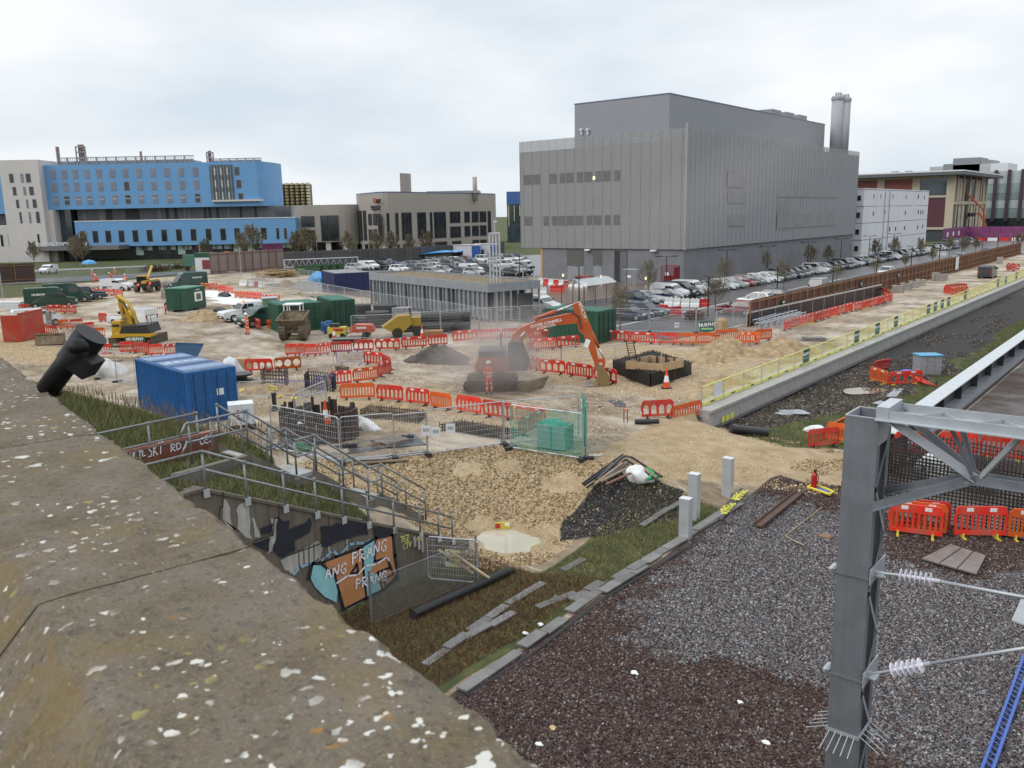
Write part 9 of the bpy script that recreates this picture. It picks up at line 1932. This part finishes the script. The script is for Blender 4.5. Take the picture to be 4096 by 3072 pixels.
# bare trees
BARK=mat('bark_grey',(.10,.085,.065),.85,.25,4);TWIG=mat('twig_olive',(.17,.142,.085),.85,.25,3,rnd=.2)
def tree_meshes(seed,Ht,spread_,low,th=1.0):
 rg=random.Random(seed);tr=MB();tw=MB()
 def grow(p,d,ln,r,lv):
  q_=p+d*ln;tw.cyl(p,q_,r,3,r*.6,cap=False)
  if lv>=5:return
  n={0:0,1:4,2:4,3:4,4:3}[lv]
  for k in range(n):
   f=rg.uniform(.3,1.0);ax=Vector((rg.uniform(-1,1),rg.uniform(-1,1),rg.uniform(-.1,.9))).normalized();nd=(d*rg.uniform(.55,1.0)+ax*rg.uniform(.4,.8)).normalized();nd=(nd+Vector((0,0,.18))).normalized()
   grow(p.lerp(q_,f),nd,ln*rg.uniform(.5,.78),max(r*.62,.013*th),lv+1)
 top=Ht*.8;tr.cyl((0,0,0),(0,0,top),.11,8,.03,cap=False)
 nb=26
 for k in range(nb):
  z_=low+(top-low)*(k+rg.random())/nb;a=k*2.4+rg.uniform(-.4,.4);up=.55+.6*z_/Ht;ln=spread_*(1.0-.55*(z_-low)/(top-low))*rg.uniform(.45,.7)
  d=Vector((math.cos(a),math.sin(a),up)).normalized();grow(Vector((0,0,z_)),d,ln,.04*th,2)
 return tr.mesh('trunk',BARK),tw.mesh('crown',TWIG)
TM=[tree_meshes(1,6.5,3.3,1.6,.8),tree_meshes(2,7.0,3.0,1.8,.8),tree_meshes(3,6.0,3.5,1.5,.8),tree_meshes(4,6.5,3.0,1.6,1.9),tree_meshes(5,7.0,2.8,1.8,1.9)]
TZ=[max(v.co.z for v in t_[1].vertices) for t_ in TM]
TREES=[(zD,1063,815,395,'behind the fence by the green container'),(zD,1317,545,170,'before the tall recess of the plant building'),(zD,1903,690,300,'before the dark red hatchback'),(zD,1985,470,150,'beside the twin lamp at the building corner'),(zE,452,345,165,'first in the row along the plant building'),(zE,570,445,225,'between road and parked vans'),(zE,752,300,125,'second in the row along the plant building'),(zE,870,290,130,'third in the row along the plant building'),(zE,930,410,250,'beside the road behind the hoarding, nearest'),(zE,1190,350,215,'beside the road behind the hoarding, second'),(zE,1195,250,90,'first before the white modular block'),(zE,1325,235,75,'second before the white modular block'),(zE,1400,300,195,'beside the road behind the hoarding, third'),(zE,1500,225,80,'third before the white modular block'),(zE,1585,265,150,'beside the road behind the hoarding, fourth'),(zE,1700,215,70,'before the stone building, left'),(zE,1800,205,70,'before the stone building, middle'),(zE,1880,195,80,'before the stone building, right'),(zE,2170,160,45,'at the right edge beyond the hoarding'),
 (z3,190,830,590,'before the joint of the hospital and research building'),(z3,300,830,560,'before the research building left block'),(z3,650,810,590,'before the research building corner'),(z3,900,800,600,'left before the research building windows'),(z3,1030,795,590,'middle before the research building windows'),(z3,1345,775,590,'right before the research building windows'),(z3,1190,785,620,'before the tall research building windows'),(z2,1310,1620,1230,'before the right end of the hospital'),(z2,1160,1620,1330,'second before the right end of the hospital'),(z1,1040,1640,1330,'before the hospital entrance'),(z1,420,1640,1450,'before the cream tower'),(z1,960,1660,1400,'beside the hospital entrance canopy'),(z2,1880,1610,1310,'behind the compound before the research building'),(z2,700,1640,1420,'before the hospital ground floor')]
for i,(zf,x_,yb,yt,where) in enumerate(TREES):
 p=G(*zf(x_,yb)) if i<19 else c2w(atY(*zf(x_,yb),206+i%4*3)[0],206+i%4*3);h=atY(*zf(x_,yt),depth(p))[1];k=i%3 if depth(p)<140 else 3+i%2;s=h/TZ[k]
 r_=thing('bare_tree','bare tree '+where,'tree',(p.x,p.y,0),random.uniform(0,6),'bare winter trees');ob('trunk',TM[k][0],r_);ob('crown',TM[k][1],r_);r_.scale=(s*.95,s*.95,s)
# hedges and low shrubs
SHR=mat('shrub_brown',(.10,.06,.035),.9,.3,2,rnd=.2);SHG=mat('shrub_green',(.045,.055,.025),.9,.3,2)
def shrub(zf,x_,y,w_,h,m,lab,seed,n=420):
 p=G(*zf(x_,y));rg=random.Random(seed);b=MB()
 for k in range(n):
  a,f=rg.uniform(0,6.28),math.sqrt(rg.random());c_=Vector((f*w_*math.cos(a),f*w_*.5*math.sin(a),rg.random()*h*(1-.5*f)));d=Vector((rg.uniform(-1,1),rg.uniform(-1,1),rg.uniform(-.2,1))).normalized()*h*.22;e=d.cross(Vector((0,0,1)))*.5;b.add([c_,c_+d+e,c_+d-e],[(0,1,2)])
 r_=thing('shrub',lab,'shrub',(p.x,p.y,0),YAW);b.ob('foliage',m,r_);MB().cyl((0,0,0),(0,0,h*.6),.04,5).ob('stem',BARK,r_)
shrub(zD,1725,725,1.0,1.2,mat('shrub_red',(.16,.035,.025),.9,.3,3),'small russet shrub on the car park island',1)
for i,(x_,y) in enumerate(((1950,330),(2050,325),(1880,335))):shrub(z6,x_,y-60,2.2,1.3,SHR,'low brown hedge clump on the far lawn, %s from the left'%('second','third','first')[i],5+i)
for i,(x_,y) in enumerate(((30,330),(120,320),(320,310),(420,300),(600,130),(800,120),(1000,115),(1250,120))):shrub(z7,x_,y-70 if i<4 else y,3.0 if i>=4 else 2.0,1.4,SHR if i%2 else SHG,'low hedge clump before the hospital lawn, %s from the left'%ORD[i],15+i)
# tall dry weeds on the bank beside the blue container
wd_=MB();rg=random.Random(3)
for k in range(420):
 n_,t_=rg.uniform(-47,-31),rg.uniform(18.5,23.2);z_=hz(n_,t_);h=rg.uniform(.3,.95);l=Vector((rg.uniform(-.15,.15),rg.uniform(-.15,.15),1))*h;wd_.cyl((n_,t_,z_),Vector((n_,t_,z_))+l,.012,3,.004,cap=False)
 if rg.random()<.6:wd_.cyl(Vector((n_,t_,z_))+l*.75,Vector((n_,t_,z_))+l*1.15,.028,4,.008)
tag(wd_.ob('dry_weeds',mat('dry_weed',(.17,.125,.07),.9,.3,3)),'tall dry weeds along the foot of the bank by the blue container',None,None,'stuff')
# people
HV=mat('hi_vis_orange',(.72,.105,.02),.6,.12,6,bump=.3,bscale=25);BOOT=mat('work_boot',(.03,.025,.02),.7);SKIN=mat('skin',(.42,.25,.18),.6);HAT=mat('white_helmet',(.75,.75,.74),.35)
def person(label,loc,rz,pose,h=1.78):
 J={'stand':dict(pel=(0,0,.95),ch=(0,.02,1.32),nk=(0,0,1.5),hd=(0,.03,1.66),sh=.19,el=((.27,-.02,1.15),(-.27,-.02,1.15)),ha=((.26,.14,.95),(-.25,.12,.95)),kn=((.11,.03,.5),(-.11,.03,.5)),an=((.13,-.02,.1),(-.13,-.02,.1))),
         'arms':dict(pel=(0,0,.95),ch=(0,.02,1.32),nk=(0,.02,1.5),hd=(0,.06,1.65),sh=.19,el=((.3,.05,1.2),(-.28,.02,1.16)),ha=((.16,.3,1.2),(-.12,.28,1.12)),kn=((.12,.05,.5),(-.13,-.02,.5)),an=((.14,.04,.1),(-.16,-.08,.1))),
         'bend':dict(pel=(0,-.15,.85),ch=(0,.12,1.1),nk=(0,.26,1.2),hd=(0,.36,1.3),sh=.19,el=((.26,.2,.9),(-.26,.2,.9)),ha=((.18,.38,.72),(-.18,.38,.72)),kn=((.13,.08,.48),(-.13,.08,.48)),an=((.13,-.05,.1),(-.13,-.05,.1))),
         'sit':dict(pel=(0,0,.5),ch=(0,.08,.88),nk=(0,.12,1.05),hd=(0,.18,1.2),sh=.19,el=((.28,.15,.75),(-.28,.15,.75)),ha=((.15,.38,.65),(-.15,.38,.65)),kn=((.16,.45,.5),(-.16,.45,.5)),an=((.16,.5,.1),(-.16,.5,.1)))}[pose]
 V=[];Rr=[];Ed=[]
 def v(p,r,par=None):
  V.append(Vector(p));Rr.append(r);i=len(V)-1
  if par is not None:Ed.append((par,i))
  return i
 pel=v(J['pel'],.17);wst=v(Vector(J['pel']).lerp(Vector(J['ch']),.5),.155,pel);ch=v(J['ch'],.175,wst);nk=v(J['nk'],.07,ch);hd=v(J['hd'],.095,nk);v(Vector(J['hd'])+Vector((0,0,.12)),.085,hd)
 for k,s in ((0,1),(1,-1)):
  sh=v(Vector(J['ch'])+Vector((s*J['sh'],0,.1)),.082,ch);el=v(J['el'][k],.062,sh);ha=v(J['ha'][k],.05,el);v(Vector(J['ha'][k])+(Vector(J['ha'][k])-Vector(J['el'][k])).normalized()*.1,.04,ha)
  hp=v(Vector(J['pel'])+Vector((s*.1,0,-.08)),.115,pel);kn=v(J['kn'][k],.085,hp);an=v(J['an'][k],.062,kn);v(Vector(J['an'][k])+Vector((s*.03,.2,-.05)),.05,an)
 me=bpy.data.meshes.new('sk');me.from_pydata([tuple(x_) for x_ in V],Ed,[]);o_=bpy.data.objects.new('sk',me);col.objects.link(o_)
 md=o_.modifiers.new('Skin','SKIN');md.use_smooth_shade=True
 if not me.skin_vertices:return None
 for i,sv in enumerate(me.skin_vertices[0].data):sv.radius=(Rr[i],Rr[i]*.85);sv.use_root=(i==0)
 o_.modifiers.new('Sub','SUBSURF').levels=2
 bpy.context.view_layer.update();bm_=bpy.data.meshes.new_from_object(o_.evaluated_get(bpy.context.evaluated_depsgraph_get()));col.objects.unlink(o_);bpy.data.objects.remove(o_)
 bm_.name='body';bm_.materials.clear()
 for m in (HV,REFL,BOOT,SKIN):bm_.materials.append(m)
 hd_z=V[hd].z
 for pl in bm_.polygons:
  c_=pl.center;mi=0
  if (c_-V[hd]).length<.17 and c_.z>V[nk].z+.02:mi=3
  elif c_.z<.14:mi=2
  elif pose in ('stand','arms') and any(abs(c_.z-z_)<.028 for z_ in (.36,.62,1.02,1.22)):mi=1
  elif any((c_-Vector(J['ha'][k])).length<.1 and (c_-Vector(J['el'][k])).length>.2 for k in (0,1)):mi=3
  pl.material_index=mi;pl.use_smooth=True
 r_=thing('person',label,'person',loc,rz);r_.scale=(h/1.78,)*3;b=ob('body',bm_,r_)
 hx=V[hd];MB().lathe([(.15,.02),(.135,.03),(.125,.10),(.085,.155),(.02,.175)],14,(hx.x,hx.y,hx.z+.03)).add([(hx.x-.09,hx.y+.1,hx.z+.05),(hx.x+.09,hx.y+.1,hx.z+.05),(hx.x+.06,hx.y+.2,hx.z+.045),(hx.x-.06,hx.y+.2,hx.z+.045)],[(0,1,2,3)]).ob('helmet',HAT,r_,True)
 return r_
def pp_at(zf,x_,y):p=L(*zf(x_,y));return (p.x,p.y,p.z-.02)
person('person in orange hi vis standing with back turned beside the orange excavator',pp_at(zG,518,858),YAW+.25,'stand',1.95)
person('person in orange hi vis standing beside the small green van',pp_at(z7,1238,1068),YAW+2.2,'arms',1.95)
person('person in orange hi vis under the blue umbrella at far left',pp_at(z6,1175,372),YAW+2.8,'stand',1.8);person('person in orange hi vis sitting in front of the umbrella',pp_at(z6,1225,408),YAW+2.4,'sit',1.9)
person('person in orange hi vis bending beside the far grass fence',pp_at(z6,1410,380),YAW+1.6,'bend',1.75);person('person in orange hi vis and white helmet standing tall on the far bank',pp_at(z6,1462,352),YAW+1.2,'arms',1.9)
person('person in orange hi vis behind the small white van',pp_at(z6,1588,440),YAW,'stand',1.8)
# smoke from the excavator and vapour from the flues
def smoke(name,label,centre,rad,dens,colr,seed,nscale=1.6,rz=YAW,tilt=0):
 bm=bmesh.new();bmesh.ops.create_icosphere(bm,subdivisions=3,radius=1);me=bpy.data.meshes.new(name);bm.to_mesh(me);bm.free()
 m=bpy.data.materials.new(name);m.use_nodes=True;t=m.node_tree;t.nodes.clear();nn=t.nodes.new;Lk=t.links.new
 out=nn('ShaderNodeOutputMaterial');pv=nn('ShaderNodeVolumePrincipled');pv.inputs['Color'].default_value=(*colr,1);pv.inputs['Anisotropy'].default_value=.2;Lk(pv.outputs[0],out.inputs['Volume'])
 tc=nn('ShaderNodeTexCoord');ln=nn('ShaderNodeVectorMath');ln.operation='LENGTH';Lk(tc.outputs['Object'],ln.inputs[0])
 nz=nn('ShaderNodeTexNoise');nz.inputs['Scale'].default_value=nscale;nz.inputs['Detail'].default_value=3;mp=nn('ShaderNodeMapping');mp.inputs['Location'].default_value=(seed,seed*2,0);Lk(tc.outputs['Object'],mp.inputs[0]);Lk(mp.outputs[0],nz.inputs['Vector'])
 ad=nn('ShaderNodeMath');ad.operation='MULTIPLY_ADD';ad.inputs[1].default_value=1.1;Lk(nz.outputs['Fac'],ad.inputs[0]);ad.inputs[2].default_value=-.55
 su=nn('ShaderNodeMath');su.operation='ADD';Lk(ln.outputs['Value'],su.inputs[0]);Lk(ad.outputs[0],su.inputs[1])
 mr=nn('ShaderNodeMapRange');mr.interpolation_type='SMOOTHSTEP';mr.inputs[1].default_value=.95;mr.inputs[2].default_value=.15;mr.inputs[3].default_value=0;mr.inputs[4].default_value=dens;Lk(su.outputs[0],mr.inputs[0]);Lk(mr.outputs[0],pv.inputs['Density'])
 me.materials.append(m);o_=tag(ob(name,me,None,centre,rz),label,None,None,'stuff');o_.scale=rad;o_.rotation_euler[1]=tilt;return o_
def wp(px,py,Y):
 X_,Z_=atY(px,py,Y);return c2w(X_,Y,Z_)
smoke('exhaust_smoke','grey brown smoke drifting round the orange excavator cab',wp(*zG(560,600),EY-2.0),(4.6,2.4,2.7),.52,(.70,.65,.63),1.3)
smoke('exhaust_smoke','thin smoke rising above the excavator toward the plant building',wp(*zG(640,420),EY-.5),(3.4,2.2,3.8),.2,(.76,.72,.70),4.1,tilt=.4)
smoke('exhaust_smoke','faint brown plume drifting high in front of the plant building',wp(1600,380,62),(12,4,3.6),.03,(.74,.68,.62),7.7,1.3,tilt=-.5)
smoke('flue_vapour','pale vapour puff over the twin flue',Vector((-62,ft_p.y if False else ch.location.y,34.4)),(2.6,2,1.6),.12,(.92,.92,.94),2.2)
